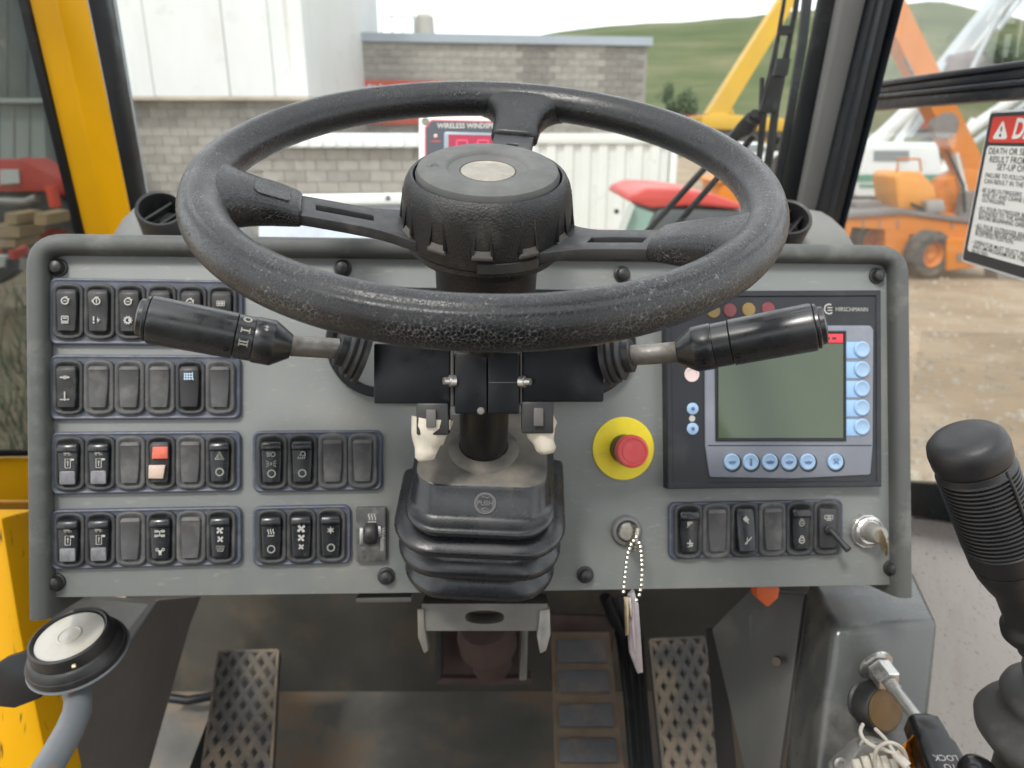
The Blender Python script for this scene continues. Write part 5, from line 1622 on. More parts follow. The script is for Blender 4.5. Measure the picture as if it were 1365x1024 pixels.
for body, dz, dx in (('TO', 0.0, 0.0), ('LOCK', -0.008, 0.0)):
    lay(textmesh(body, 0.0075, 'CENTER', 0.015), 'lettering', print_m, pc, fm @ Matrix.Translation((dx, 0, dz)))
kk = B()
kk.strip([(0.009 * math.cos(R(a)), 0.014 + 0.006 * math.sin(R(a)) + 0.002) for a in range(20, 161, 14)], 0.0018, 0).strip([(0.009 * math.cos(R(a)), 0.014 - 0.006 * math.sin(R(a)) - 0.002) for a in range(20, 161, 14)], 0.0018, 0)
kk.flat(circ(0, 0.014, 0.0042, 16), -0.0002)
part('knob_marks', kk.xf(fm), print_m, pc, smooth=0)
# black capped socket
cp = q(1160, 945, 0.715)
ca = Vector((0.25, -0.8, 0.1)).normalized()
sc_ = thing('socket_cap', 'round black screw cap with brown face on the right console', 'cap', CAB, cp)
part('cap', B().lathe(cp + Vector((0, 0.02, 0)), ca, [(0.001, -0.01), (0.024, -0.01), (0.026, 0.0), (0.024, 0.003), (0.0225, 0.005), (0.0245, 0.007), (0.0245, 0.011), (0.0225, 0.013), (0.0235, 0.016), (0.0225, 0.03), (0.021, 0.032), (0.001, 0.032)], 40), black_pl, sc_)
part('face', B().lathe(cp + Vector((0, 0.02, 0)) + ca * 0.0322, ca, [(0.001, 0), (0.0195, 0), (0.019, 0.001), (0.0002, 0.0012)], 36), brown_f, sc_)
# flange connector and white cable loops
fc = q(1160, 1020, 0.63)
fl = thing('flange_connector', 'cast metal flange connector with ribbed cream insert at the bottom right', 'connector', CAB, fc)
part('flange', B().qslab([(1108, 1060, 0.66), (1108, 1022, 0.66), (1116, 1012, 0.66), (1150, 986, 0.66), (1162, 986, 0.66), (1200, 1030, 0.66), (1200, 1060, 0.66)][::-1], 0.008).bevel(0.002), alu_m, fl)
part('socket', B().lathe(q(1160, 1030, 0.66), Vector((0.1, -0.9, 0.3)), [(0.001, 0), (0.030, 0), (0.029, 0.012), (0.026, 0.016), (0.001, 0.016)], 32), alu_m, fl)
for k in range(5):
    a = q(1140 + 12 * k, 1012 - 4 * (2 - abs(k - 2)), 0.636)
    part('rib', B().lathe(a, Vector((0.15, -0.4, -0.9)), [(0.0032, 0), (0.0038, 0.004), (0.0038, 0.03), (0.001, 0.03)], 10), cream, fl)
for px, py in ((1152, 993), (1119, 1018)):
    part('screw', B().lathe(q(px, py, 0.656), (0, -1, 0.2), [(0.0058, -0.002), (0.0058, 0.003), (0.0045, 0.004), (0.0028, 0.004), (0.0024, 0.0022), (0.0002, 0.0022)], 18), alu_m, fl)
wl1 = [q(*p) for p in ((1150, 966, 0.66), (1147, 975, 0.645), (1152, 986, 0.635), (1165, 995, 0.625), (1180, 1000, 0.615), (1196, 1008, 0.61), (1215, 1030, 0.6))]
wl2 = [q(*p) for p in ((1167, 972, 0.665), (1180, 985, 0.65), (1190, 1000, 0.635), (1203, 1018, 0.62))]
wl3 = [q(*p) for p in ((1168, 1030, 0.62), (1166, 1008, 0.615), (1172, 996, 0.61), (1185, 990, 0.605), (1200, 996, 0.605), (1208, 1010, 0.61), (1212, 1040, 0.62))]
wr = thing('lanyard_wire', 'white plastic coated lanyard wire looped below the black cap', 'wire', CAB, q(1180, 1000, 0.63))


def smoothpath(P, n=6):
    out = []
    for i in range(len(P) - 1):
        p0 = P[max(i - 1, 0)]; p1 = P[i]; p2 = P[i + 1]; p3 = P[min(i + 2, len(P) - 1)]
        for k in range(n):
            t_ = k / n
            out.append(0.5 * ((2 * p1) + (p2 - p0) * t_ + (2 * p0 - 5 * p1 + 4 * p2 - p3) * t_ ** 2 + (3 * p1 - p0 - 3 * p2 + p3) * t_ ** 3))
    out.append(P[-1])
    return out


for P in (wl1, wl2, wl3):
    part('strand', B().tube(smoothpath(P), 0.0016, 10), wire_m, wr, smooth=80)
part('ferrule', B().tube([q(1193, 1004, 0.611), q(1210, 1022, 0.603)], 0.0038, 12), wire_m, wr)
# yellow cloth
cb = B()
rows = []
for i in range(9):
    rr = []
    for j in range(9):
        px = 1196 + 62 * j / 8 + 6 * math.sin(i * 1.7 + j); py = 984 + 80 * i / 8 + (14 if j in (0, 8) else 0) + 5 * math.sin(j * 2.1)
        Y = 0.655 - 0.02 * math.sin(j * 1.1 + i * 0.8) - 0.012 * i / 8
        rr.append(q(px, py, Y))
    rows.append(rr)
cb.loft(rows, False, False, closed=False)
bmesh.ops.solidify(cb.bm, geom=cb.bm.faces[:], thickness=0.003)
solo('rag', cb, cloth_y, 'crumpled yellow rag behind the black locking knob', 'rag', CAB, q(1225, 1010, 0.65), smooth=80)
kn = thing('round_knob', 'black glossy round knob at the bottom edge below the joystick', 'knob', CAB, q(1302, 1035, 0.52))
part('head', B().lathe(q(1302, 1033, 0.52), (0.05, -0.35, 0.93), [(0.001, -0.03), (0.010, -0.03), (0.011, -0.012), (0.0125, -0.006), (0.0125, 0.004), (0.0105, 0.0085), (0.006, 0.0105), (0.0002, 0.011)], 32), knob_m, kn, smooth=80)
part('stem', B().lathe(q(1302, 1033, 0.52), (0.05, -0.35, 0.93), [(0.001, -0.09), (0.006, -0.09), (0.006, -0.028), (0.001, -0.028)], 16), steel, kn)

# ------------------------------------------------------------------ joystick
j0 = q(1286, 586, 0.43); j1 = q(1379, 842, 0.47)
ja = (j1 - j0).normalized(); JL = (j1 - j0).length
js = thing('joystick', 'black ribbed joystick lever with smooth cap and bellows boot at the right', 'joystick', CAB, q(1400, 1040, 0.52))
sc0 = 0.43 / F
part('cap', B().lathe(j0, ja, [(0.0002, -0.0040), (0.012, -0.0038), (0.0176, -0.0024), (0.0208, 0.0008), (0.0218, 0.006), (0.0215, 0.014), (0.0209, 0.0158), (0.001, 0.0158)], 44, squash=1.0), joy_m, js, smooth=80)
rib = [(0.001, 0.0162), (0.0236, 0.0162), (0.0240, 0.0170), (0.0242, 0.0200)]
z = 0.0205
for i in range(18):
    rib += [(0.0245, z), (0.0250, z + 0.0007), (0.0245, z + 0.0016), (0.0230, z + 0.0019), (0.0230, z + 0.0027)]
    z += 0.0030
rib += [(0.0246, z + 0.0006), (0.0244, z + 0.013), (0.0236, z + 0.014), (0.001, z + 0.014)]
rib = [(a * 0.875 if a > 0.002 else a, b_) for a, b_ in rib]
part('grip', B().lathe(j0, ja, rib, 48), joy_m, js, smooth=30)
zn = z + 0.0142
part('neck', B().lathe(j0, ja, [(0.001, zn), (0.0208, zn), (0.0200, zn + 0.008), (0.0172, zn + 0.018), (0.0142, zn + 0.026), (0.0140, JL - 0.014), (0.0150, JL - 0.010), (0.0175, JL - 0.008), (0.0182, JL - 0.002), (0.0165, JL + 0.002), (0.001, JL + 0.002)], 44), joy_m, js, smooth=60)
seam = B()
view = (-j0).normalized(); view -= ja * view.dot(ja); view.normalize()
sid = ja.cross(view)
dirs = (view * 0.75 - sid * 0.66).normalized()
pts_ = [j0 + ja * zz + dirs * rr for zz, rr in ((0.017, 0.0207), (0.03, 0.0219), (0.06, 0.0219), (0.086, 0.0212))]
part('seam', B().tube(pts_, 0.0011, 8), joy_m, js)
part('clamp', B().lathe(j0, ja, [(0.001, JL + 0.002), (0.0118, JL + 0.002), (0.0130, JL + 0.006), (0.0128, JL + 0.014), (0.001, JL + 0.014)], 24), black_pl, js)
part('nut', B().lathe(j1 + ja * 0.008 + view * 0.011 - sid * 0.004, view, [(0.0045, -0.004), (0.0045, 0.003), (0.0035, 0.0035), (0.0002, 0.0035)], 6), steel, js, smooth=20)
part('shaft', B().tube([j1 + ja * 0.01, q(1402, 920, 0.50)], 0.0085, 16), dark_pipe, js)
ba = Vector((0.03, -0.30, 0.95)).normalized()
b0 = q(1406, 1020, 0.535)
prof = [(0.001, -0.05), (0.036, -0.05), (0.036, 0.004), (0.046, 0.010), (0.0545, 0.020), (0.056, 0.026), (0.053, 0.032), (0.045, 0.038), (0.0405, 0.043), (0.0430, 0.047), (0.0445, 0.051), (0.043, 0.056), (0.036, 0.061), (0.031, 0.064),
        (0.0335, 0.068), (0.0350, 0.073), (0.0335, 0.078), (0.026, 0.082), (0.0225, 0.085), (0.0255, 0.088), (0.0275, 0.093), (0.0265, 0.099), (0.0215, 0.104), (0.015, 0.111), (0.011, 0.118), (0.001, 0.118)]
part('boot', B().lathe(b0, ba, prof, 56), joyb_m, js, smooth=80)

# ================================================================== ON THE WINDOWS
sg = thing('warning_sign', 'white danger sticker with red header and black lettering on the side window', 'sign', SIDE, (0, 0, 0))
p_tl = fp(SIDE, 1321, 151, 0.003); p_bl = fp(SIDE, 1284, 346, 0.003)
sx0 = (p_tl.x + p_bl.x) / 2; SZT, SZB = p_tl.z, p_bl.z; SWD = 0.30


def sz(px, py):
    return fp(SIDE, px, py, 0.001)


part('backing', B().slab(rrect(sx0 + SWD / 2, (SZT + SZB) / 2, SWD, SZT - SZB, 0.004, 4), 0.0045, 0.0020), sign_k, sg)
part('white_edge', B().slab(rrect(sx0 + SWD / 2, (SZT + SZB) / 2, SWD + 0.006, SZT - SZB + 0.006, 0.005, 4), 0.0049, 0.0030), white_pt, sg)
r0 = sz(1321.6, 156); r1 = sz(1316, 190); w1_ = sz(1313, 341)
xi = sx0 + 0.0085
part('header', B().slab(rrect((xi + sx0 + SWD - 0.008) / 2, (r0.z + r1.z) / 2, SWD - 0.0165, r0.z - r1.z, 0.004, 4), 0.0021, 0.0016), sign_r, sg)
wt_ = sz(1314, 194.5)
part('text_panel', B().slab(rrect((xi + sx0 + SWD - 0.008) / 2, (wt_.z + w1_.z) / 2, SWD - 0.0165, wt_.z - w1_.z, 0.005, 4), 0.0021, 0.0016), sign_w, sg)
ta = sz(1336.5, 160); tb_ = sz(1321.5, 185.5); tc_ = sz(1341.5, 185.5)
tri = roundpoly([(tb_.x, tb_.z), (tc_.x + 0.002, tb_.z), ((tb_.x + tc_.x) / 2 + 0.001, ta.z)], 0.003, 4)
part('triangle', B().flat(tri, 0.0014), sign_w, sg, smooth=0)
xm = (tb_.x + tc_.x) / 2 + 0.001
part('exclamation', B().strip([(xm, ta.z - 0.008), (xm, tb_.z + 0.009)], 0.0032, 0.0012).flat(circ(xm, tb_.z + 0.0045, 0.0022, 12), 0.0012), sign_k, sg, smooth=0)
dz0 = sz(1347, 160); dz1 = sz(1347, 186)
text('DANGER', (dz0.z - dz1.z) * 1.42, sign_w, sg, (sz(1347.5, 185).x, 0.0012, (dz0.z + dz1.z) / 2), align='LEFT', bold=0.03, sx=1.0, shear=0.12)
lines = [(1317.5, 201.5, 8.0, 'DEATH OR SERIOUS INJURY'), (1318.5, 212.5, 8.0, 'RESULT FROM IMPROPER'), (1328.5, 223, 8.0, 'SET-UP ON'),
         (1313, 233.5, 5.8, 'FAILURE TO FOLLOW'), (1311.5, 241.5, 5.8, 'CAN RESULT IN THE'),
         (1306.5, 253, 5.4, '- BE SURE OUTRIGGERS'), (1309, 260, 5.4, 'AND SET AND CRANE IS'), (1308.5, 266.5, 5.4, 'OUTRIGGERS.'),
         (1302.5, 277, 5.4, '- ALL FOUR OUTRIGGER BEAMS'), (1304.5, 283.5, 5.4, 'EXTENDED TO THE APPROPRIATE'), (1304, 289.7, 5.4, 'BEFORE BEGINNING OPERATION'),
         (1298.5, 300, 5.4, '- ALL FOUR OUTRIGGER BEAMS'), (1300.5, 306, 5.4, 'ENGAGED BEFORE OPERATION'), (1299.5, 311.3, 5.4, 'IN EXTEND POSITION.'),
         (1295.5, 322, 5.4, '- OPERATOR MUST SELECT PROPER'), (1296.5, 328.5, 5.4, 'AND LMI PROGRAM FOR THE'), (1294.5, 335, 5.4, 'SELECTED.')]
for px, py, hp_, body in lines:
    p = sz(px, py)
    size = hp_ * 0.00097 * 1.42
    text(body, size, sign_k, sg, (p.x, 0.0012, p.z), align='LEFT', bold=0.004, sx=1.18)

YD = 0.93
wd = thing('wind_display', 'wireless wind speed display with pale case, red border and red digits behind the wheel', 'display', CAB, fp(CAB, 636, 250, YD))


def cpoly(pts, Y):
    return [(p.x, p.z) for p in (fp(CAB, px, py, Y) for px, py in pts)]


part('case', B().slab(roundpoly(cpoly([(558, 262), (558, 152), (714, 156), (714, 262)], YD), 0.006, 4), YD + 0.05, YD, 0.002), case_g, wd)
ins_ = cpoly([(566.5, 256), (566.5, 170), (569.5, 167), (573, 162), (576, 160), (700, 163), (708, 172), (708, 256)], YD)
part('border', B().slab(ins_, YD - 0.0003, YD - 0.0008), mat('red border print', (0.45, 0.05, 0.06), 0.5), wd)
part('face', B().slab(inset(ins_, 0.0018), YD - 0.0006, YD - 0.0012), mat('blue black display face', (0.035, 0.045, 0.06), 0.5), wd)
wscr = part('window_frame', B().slab(roundpoly(cpoly([(592, 250), (592, 176), (690, 179), (690, 250)], YD), 0.004, 4), YD - 0.001, YD - 0.0020, 0.0004), mat('pale blue grey frame', (0.22, 0.28, 0.33), 0.4), wd)
part('led_window', B().slab(cpoly([(598, 246), (598, 180), (684, 182), (684, 246)], YD), YD - 0.0016, YD - 0.0024), led_red, wd)
for cx_ in (616, 644, 671):
    for seg_ in ([(-7, 0), (7, 0)], [(-7, 0), (-7, 16)], [(7, 0), (7, 16)], [(-7, 16), (7, 16)], [(-7, 16), (-7, 34)], [(7, 16), (7, 34)], [(-7, 34), (7, 34)]):
        pp_ = cpoly([(cx_ + a, 188 + b_) for a, b_ in seg_], YD)
        part('digit_segment', B().strip(pp_, 0.0022, YD - 0.0027), led_dig, wd, smooth=0)
p = fp(CAB, 583, 168.5, YD)
text('WIRELESS WINDSPEED', 0.0088, print_m, wd, (p.x, YD - 0.0014, p.z), align='LEFT', bold=0.03, sx=0.92)
p = fp(CAB, 581, 182, YD)
part('lamp', B().lathe((p.x, YD - 0.001, p.z), (0, -1, 0), [(0.0026, 0), (0.0026, 0.001), (0.0002, 0.0018)], 14), mat('pink lamp', (0.6, 0.35, 0.32), 0.4), wd)
p = fp(CAB, 581, 189, YD)
part('lamp_caption', B().strip([(p.x - 0.006, p.z), (p.x + 0.006, p.z)], 0.0022, YD - 0.0014), mat('dim red print', (0.3, 0.05, 0.05), 0.6), wd, smooth=0)
for px, py in ((567, 162), (706, 165)):
    p = fp(CAB, px, py, YD)
    part('corner_screw', B().lathe((p.x, YD - 0.0002, p.z), (0, -1, 0), [(0.0045, 0), (0.0045, 0.0006), (0.003, 0.0008), (0.0028, 0.0002), (0.0002, 0.0002)], 16), mat('grey green screw', (0.16, 0.18, 0.15), 0.5), wd)
part('stand', B().qslab([(610, 330, YD + 0.02), (660, 330, YD + 0.02), (660, 258, YD + 0.02), (610, 258, YD + 0.02)], 0.012), case_g, wd)

# ------------------------------------------------------------------ wiper outside the windscreen
wpz = thing('wiper', 'black windscreen wiper with slotted arm and two thin linkage rods', 'wiper', CAB, q(1000, 240, 1.34))
def arm_plate():
    b = B()
    # arm outline with two long slots: left rail, right rail and bridges
    rails = [([(1047, -20), (1052, -20), (1037, 75), (1010, 240), (1000, 240), (1022, 100)],),]
    return b


Yw = 1.30
def bar2(pts_l, pts_r, Y0, Y1, th):
    n_ = len(pts_l); b = B()
    rings = []
    for i in range(n_):
        Y = Y0 + (Y1 - Y0) * i / (n_ - 1)
        l, r_ = q(*pts_l[i], Y), q(*pts_r[i], Y)
        rings.append([l, r_, r_ + Vector((0, th, 0)), l + Vector((0, th, 0))])
    return b.loft(rings)


part('arm', bar2([(1049, -30), (1042, 10), (1036, 45), (1027, 85), (1015, 140), (1010, 200), (1003, 245)], [(1053, -30), (1047, 10), (1041, 45), (1036, 80), (1024, 140), (1018, 200), (1012, 245)], 1.22, 1.32, 0.006).bevel(0.001), black_mt, wpz)
part('arm', bar2([(1064, -30), (1058, 10), (1051, 45), (1043, 78), (1030, 140), (1022, 200), (1014, 245)], [(1071, -30), (1065, 10), (1058, 45), (1052, 80), (1040, 140), (1033, 200), (1024, 245)], 1.22, 1.32, 0.006).bevel(0.001), black_mt, wpz)
for y0_, y1_ in ((34, 46), (78, 100)):
    sh_ = lambda y: -0.25 * y
    part('arm_bridge', B().qslab([(1037 - 0.1 * y1_ + 4, y1_, 1.251), (1056 - 0.1 * y1_ + 4, y1_, 1.251), (1058 - 0.1 * y0_ + 4, y0_, 1.25), (1040 - 0.1 * y0_ + 4, y0_, 1.25)], 0.005), black_mt, wpz)
part('arm_bridge', B().qslab([(1012, 150, 1.285), (1036, 150, 1.285), (1044, 96, 1.265), (1028, 96, 1.265)], 0.005), black_mt, wpz)
part('blade', bar2([(1074, -30), (1064, 60), (1050, 150), (1030, 250)], [(1086, -30), (1076, 60), (1060, 150), (1042, 250)], 1.16, 1.25, 0.008), frame_blk, wpz)
part('pivot_bolt', B().tube([q(1016, 104, 1.29), q(1014, 160, 1.30)], 0.0045, 10), black_mt, wpz)
part('pivot', B().lathe(q(1003, 160, 1.31), (0, -1, 0.3), [(0.001, -0.02), (0.014, -0.02), (0.014, 0.005), (0.009, 0.008), (0.009, 0.018), (0.001, 0.018)], 16), black_mt, wpz)
part('pivot_bracket', B().qslab([(960, 196, 1.32), (1004, 176, 1.31), (1012, 150, 1.30), (998, 148, 1.30), (984, 164, 1.31)], 0.02).bevel(0.003), black_mt, wpz)
part('rod', B().tube([q(1000, 168, 1.32), q(945, 218, 1.34), q(848, 325, 1.36)], 0.006, 10), black_mt, wpz)
part('rod', B().tube([q(1004, 182, 1.33), q(966, 226, 1.35), q(876, 330, 1.37)], 0.006, 10), black_mt, wpz)
# white bolted cover bar just outside the glass
cv = thing('cover_panel', 'white bolted bar over a pale blue panel outside the lower windscreen', 'panel', CAB, q(470, 300, 1.7))
part('bar', B().qslab([(345, 274, 1.7), (548, 272, 1.7), (548, 256, 1.7), (345, 259, 1.7)], 0.05).bevel(0.006), cover_w, cv)
part('panel', B().qslab([(345, 345, 1.72), (548, 345, 1.72), (548, 273, 1.72), (345, 275, 1.72)], 0.02), cover_b, cv)
for px in (397, 517):
    part('bolt', B().lathe(q(px, 264, 1.699), (0, -1, 0), [(0.006, 0), (0.005, 0.002), (0.0002, 0.003)], 12), mat('grey bolt', (0.12, 0.12, 0.12), 0.6), cv)

# ================================================================== THE YARD
dirt = mat('tan yard dirt', (0.23, 0.17, 0.11), 0.95, var=(0.5, 0.25), dust=((0.35, 0.285, 0.21), 0.7, 0.47, 0.7), bump=(3, 0.8, 0.08), scratch=((0.25, 3.0, 1), 1.2, (0.17, 0.125, 0.085), 0.8))
g_ = B()
n = 40
gx = [-700 + 1400 * i / n for i in range(n + 1)]
gy = [-60, -10, 0, 5, 10, 15, 20, 30, 40, 60, 80, 120]
rows = [[Vector((x, y, 0)) for x in gx] for y in gy]
g_.loft(rows, False, False, closed=False)
struct('ground', g_, dirt)

st = B()
for k in range(900):
    p = GZ(random.uniform(1120, 1500), random.uniform(372, 700), 0.0)
    r_ = random.uniform(0.012, 0.05) * (1.5 if k % 9 == 0 else 1)
    c_ = [p + Vector((r_ * math.cos(a) * random.uniform(0.6, 1.2), r_ * math.sin(a) * random.uniform(0.6, 1.2), -0.005)) for a in (0, 1.26, 2.5, 3.8, 5)]
    st.loft([c_, [p + (v - p) * 0.55 + Vector((0, 0, r_ * 0.7)) for v in c_]], False, True)
sto = link('gravel', st.mesh('gravel', mat('yard stones', (0.33, 0.29, 0.23), 0.9, var=(0.8, 0.4)), None, 0))
sto['kind'] = 'stuff'
# hills: crest elevation follows the skyline
grass = bpy.data.materials.new('hill grass'); grass.use_nodes = True
nt = grass.node_tree; p_ = nt.nodes['Principled BSDF']; p_.inputs['Roughness'].default_value = 0.95; p_.inputs['Specular IOR Level'].default_value = 0.1
tcn = nt.nodes.new('ShaderNodeTexCoord')
n1 = nt.nodes.new('ShaderNodeTexNoise'); n1.inputs['Scale'].default_value = 0.035; n1.inputs['Detail'].default_value = 8; n1.inputs['Roughness'].default_value = 0.62
mp_ = nt.nodes.new('ShaderNodeMapping'); mp_.inputs['Scale'].default_value = (0.6, 0.6, 3.0)
nt.links.new(tcn.outputs['Object'], mp_.inputs[0]); nt.links.new(mp_.outputs[0], n1.inputs['Vector'])
cr = nt.nodes.new('ShaderNodeValToRGB')
cr.color_ramp.elements[0].position = 0.33; cr.color_ramp.elements[0].color = (0.05, 0.07, 0.028, 1)
cr.color_ramp.elements[1].position = 0.7; cr.color_ramp.elements[1].color = (0.16, 0.145, 0.085, 1)
e_ = cr.color_ramp.elements.new(0.5); e_.color = (0.078, 0.098, 0.04, 1)
nt.links.new(n1.outputs[0], cr.inputs[0]); nt.links.new(cr.outputs[0], p_.inputs['Base Color'])
crest = [(-900, 66), (0, 66), (600, 64), (700, 58), (745, 49), (800, 43), (860, 39), (900, 37), (1000, 30), (1060, 24), (1120, 20), (1180, 18), (1205, 16), (1222, 12), (1245, 11), (1262, 13), (1300, 22), (1340, 29), (1365, 35), (1450, 48), (1700, 70), (2400, 80)]


def crest_y(px):
    for (x0, y0), (x1, y1) in zip(crest, crest[1:]):
        if x0 <= px <= x1: return y0 + (y1 - y0) * (px - x0) / (x1 - x0)
    return 70


hb_ = B()
NPX, NRR = 150, 44
rows = []
for i in range(NPX + 1):
    px = -900 + 3300 * i / NPX
    d = ray(px, crest_y(px))[1]
    hd = Vector((d.x, d.y, 0)).length; el = d.z / hd
    dr = Vector((d.x, d.y, 0)) / hd
    col_ = []
    for j in range(NRR + 1):
        rr = 95 + 405 * j / NRR
        s_ = min(1, (rr - 95) / 285)
        prof_ = s_ * s_ * (3 - 2 * s_)
        hgt = (EYE + el * 380) * prof_
        if rr > 380: hgt -= (rr - 380) * 0.35
        hgt += noise.noise(Vector((dr.x * rr * 0.02, dr.y * rr * 0.02, 0))) * 3.0 * s_ * (1 - s_) * 4 * 0.6 + noise.noise(Vector((dr.x * rr * 0.09, dr.y * rr * 0.09, 4))) * 0.6 * s_
        col_.append(dr * rr + Vector((0, 0, hgt - 0.02)))
    rows.append(col_)
hb_.loft(rows, False, False, closed=False)
struct('hills', hb_, grass, smooth=180)

# ---- block buildings
block_m = [mat('grey concrete block %s' % k, c_, 0.9, var=(3, 0.16), dust=(d_, 1.1, 0.5, 0.75)) for k, c_, d_ in
           (('light', (0.29, 0.272, 0.248), (0.335, 0.315, 0.287)), ('mid', (0.26, 0.243, 0.222), (0.21, 0.197, 0.18)), ('stained', (0.20, 0.187, 0.17), (0.135, 0.125, 0.115)))]
mortar = mat('grey mortar', (0.245, 0.23, 0.21), 0.95)
coping = mat('pale metal coping', (0.30, 0.34, 0.39), 0.45, var=(1, 0.06))
white_wall = mat('white painted siding', (0.58, 0.59, 0.59), 0.55, var=(0.5, 0.03), dust=((0.5, 0.46, 0.4), 0.9, 0.6, 0.9), scratch=((3, 3, 0.12), 1.6, (0.40, 0.34, 0.27), 0.5))


def wall_frame(pa, pb):
    """frame with X along the wall, Z up, Y away from the viewer; origin at ground under pa"""
    x = Vector((pb.x - pa.x, pb.y - pa.y, 0)); L = x.length; x.normalize()
    y = Vector((-x.y, x.x, 0))
    if y.y < 0: y = -y
    return Matrix(((x.x, y.x, 0, pa.x), (x.y, y.y, 0, pa.y), (0, 0, 1, 0), (0, 0, 0, 1))), L


bw, bh = 0.42, 0.21


def block_building(t, FRM, L, H, depth, zlo, maxparts, x_from=0.0, stains=()):
    part('wall_core', B().box(0, L, 0.03, depth, 0, H), mortar, t)
    blk = {}
    for k, m in enumerate(block_m):
        blk[k] = B().box(-bw / 2 + 0.006, bw / 2 - 0.006, 0.0, 0.04, -bh / 2 + 0.006, bh / 2 - 0.006).mesh('block', m, smooth=0)
    rows_ = int(H / bh); done = 0
    rest = [B(), B(), B()]
    for r_ in range(rows_ - 1, -1, -1):
        zc = H - bh * (rows_ - r_) + bh / 2
        if zc < 0.05: continue
        off = (r_ % 2) * bw / 2
        nx_ = int(L / bw)
        for c_ in range(nx_):
            xc = bw / 2 + c_ * bw + off
            if xc + bw / 2 > L: continue
            k = 0 if random.random() < 0.66 else 1
            for sxx, wdt, zmin in stains:
                if abs(xc - sxx) < wdt and zc > zmin: k = 2
            if done < maxparts and zc > zlo and xc > x_from:
                inst('block', blk[k], t, Vector((xc, -0.002 * random.random(), zc)) - ORG[t.name]); done += 1
            else:
                rest[k].box(xc - bw / 2 + 0.006, xc + bw / 2 - 0.006, 0.0, 0.04, zc - bh / 2 + 0.006, zc + bh / 2 - 0.006)
    for k, b in enumerate(rest):
        if len(b.bm.verts): part('block_field', b, block_m[k], t, smooth=0, kind='stuff')
        else: b.bm.free()


pa = G(410, 54, 25.0); pb = G(864, 62, 26.4)
FRM, L = wall_frame(pa, pb)
Hh = (pa.z + pb.z) / 2
bb1 = thing('block_building', 'grey concrete block building with pale metal coping behind the wheel', 'building', FRM, (L / 2, 0, 0))
block_building(bb1, FRM, L, Hh, 14, 2.0, 300, 0.0, ((7.2, 0.5, 3.0), (9.9, 0.45, 3.2), (10.4, 0.4, 0.0)))
part('coping', B().box(-0.1, L + 0.12, -0.10, 14.1, Hh + 0.002, Hh + 0.26), coping, bb1)
xl = fp(FRM, 415, 130, -0.05); xr = fp(FRM, 592, 130, -0.05)
zt_ = fp(FRM, 500, 107, -0.05).z; zb_ = fp(FRM, 500, 166, -0.05).z
rs = thing('wall_banner', 'faded red banner with blue white emblem on the block wall', 'banner', FRM, ((xl.x + xr.x) / 2, -0.05, zb_))
part('sheet', B().box(xl.x, xr.x, -0.08, -0.02, zb_, zt_), mat('faded red vinyl', (0.47, 0.085, 0.055), 0.7, var=(1.2, 0.12)), rs)
em = B()
ex = fp(FRM, 478, 121, -0.085)
for k in range(7):
    em.strip([(ex.x - 0.5 + 0.17 * k, ex.z - 0.15 + 0.1 * (k % 3)), (ex.x - 0.3 + 0.17 * k, ex.z + 0.18 - 0.05 * (k % 2))], 0.09, -0.083 - 0.0005 * k)
part('emblem', em, mat('faded blue white print', (0.5, 0.55, 0.68), 0.7), rs, smooth=0)
rf = thing('roof_stack', 'dark grey round flue pipe on the block building roof', 'flue', FRM, fp(FRM, 490, 40, 3.0))
a = fp(FRM, 490, 44, 3.0); b_ = fp(FRM, 490, -30, 3.0)
part('pipe', B().lathe((a.x, 3, Hh), (0, 0, 1), [(0.29, 0), (0.29, b_.z - Hh + 0.6), (0.001, b_.z - Hh + 0.6)], 20), mat('dark galvanised', (0.12, 0.14, 0.16), 0.7), rf)
part('flange', B().lathe((a.x, 3, Hh + 0.24), (0, 0, 1), [(0.42, 0), (0.42, 0.12), (0.001, 0.12)], 20), coping, rf)
a = fp(FRM, 566, 40, 2.0); b_ = fp(FRM, 566, 19, 2.0)
vt = thing('roof_vent', 'squat pale brown roof ventilator on the block building', 'ventilator', FRM, (a.x, 2, Hh))
part('drum', B().lathe((a.x, 2, Hh + 0.2), (0, 0, 1), [(0.36, 0), (0.34, 0.35), (0.32, b_.z - Hh - 0.3), (0.22, b_.z - Hh - 0.2), (0.001, b_.z - Hh - 0.18)], 20), mat('pale brown vent', (0.38, 0.36, 0.32), 0.7), vt)
part('curb', B().box(a.x - 0.5, a.x + 0.5, 1.6, 2.4, Hh + 0.25, Hh + 0.36), coping, vt)
# thin rail and aerial on the roof
rl = thing('roof_rail', 'thin pipe rail and aerial on the block building roof', 'railing', FRM, fp(FRM, 530, 40, 1.5))
x0 = fp(FRM, 508, 40, 1.5).x; x1 = fp(FRM, 552, 40, 1.5).x; zr = fp(FRM, 530, 22, 1.5).z
part('rail', B().tube([(x0, 1.5, zr), (x1, 1.5, zr)], 0.025, 8), coping, rl)
for k in range(4):
    xx = x0 + (x1 - x0) * k / 3
    part('post', B().tube([(xx, 1.5, Hh + 0.2), (xx, 1.5, zr + (0.55 if k == 3 else 0))], 0.022, 8), coping, rl)

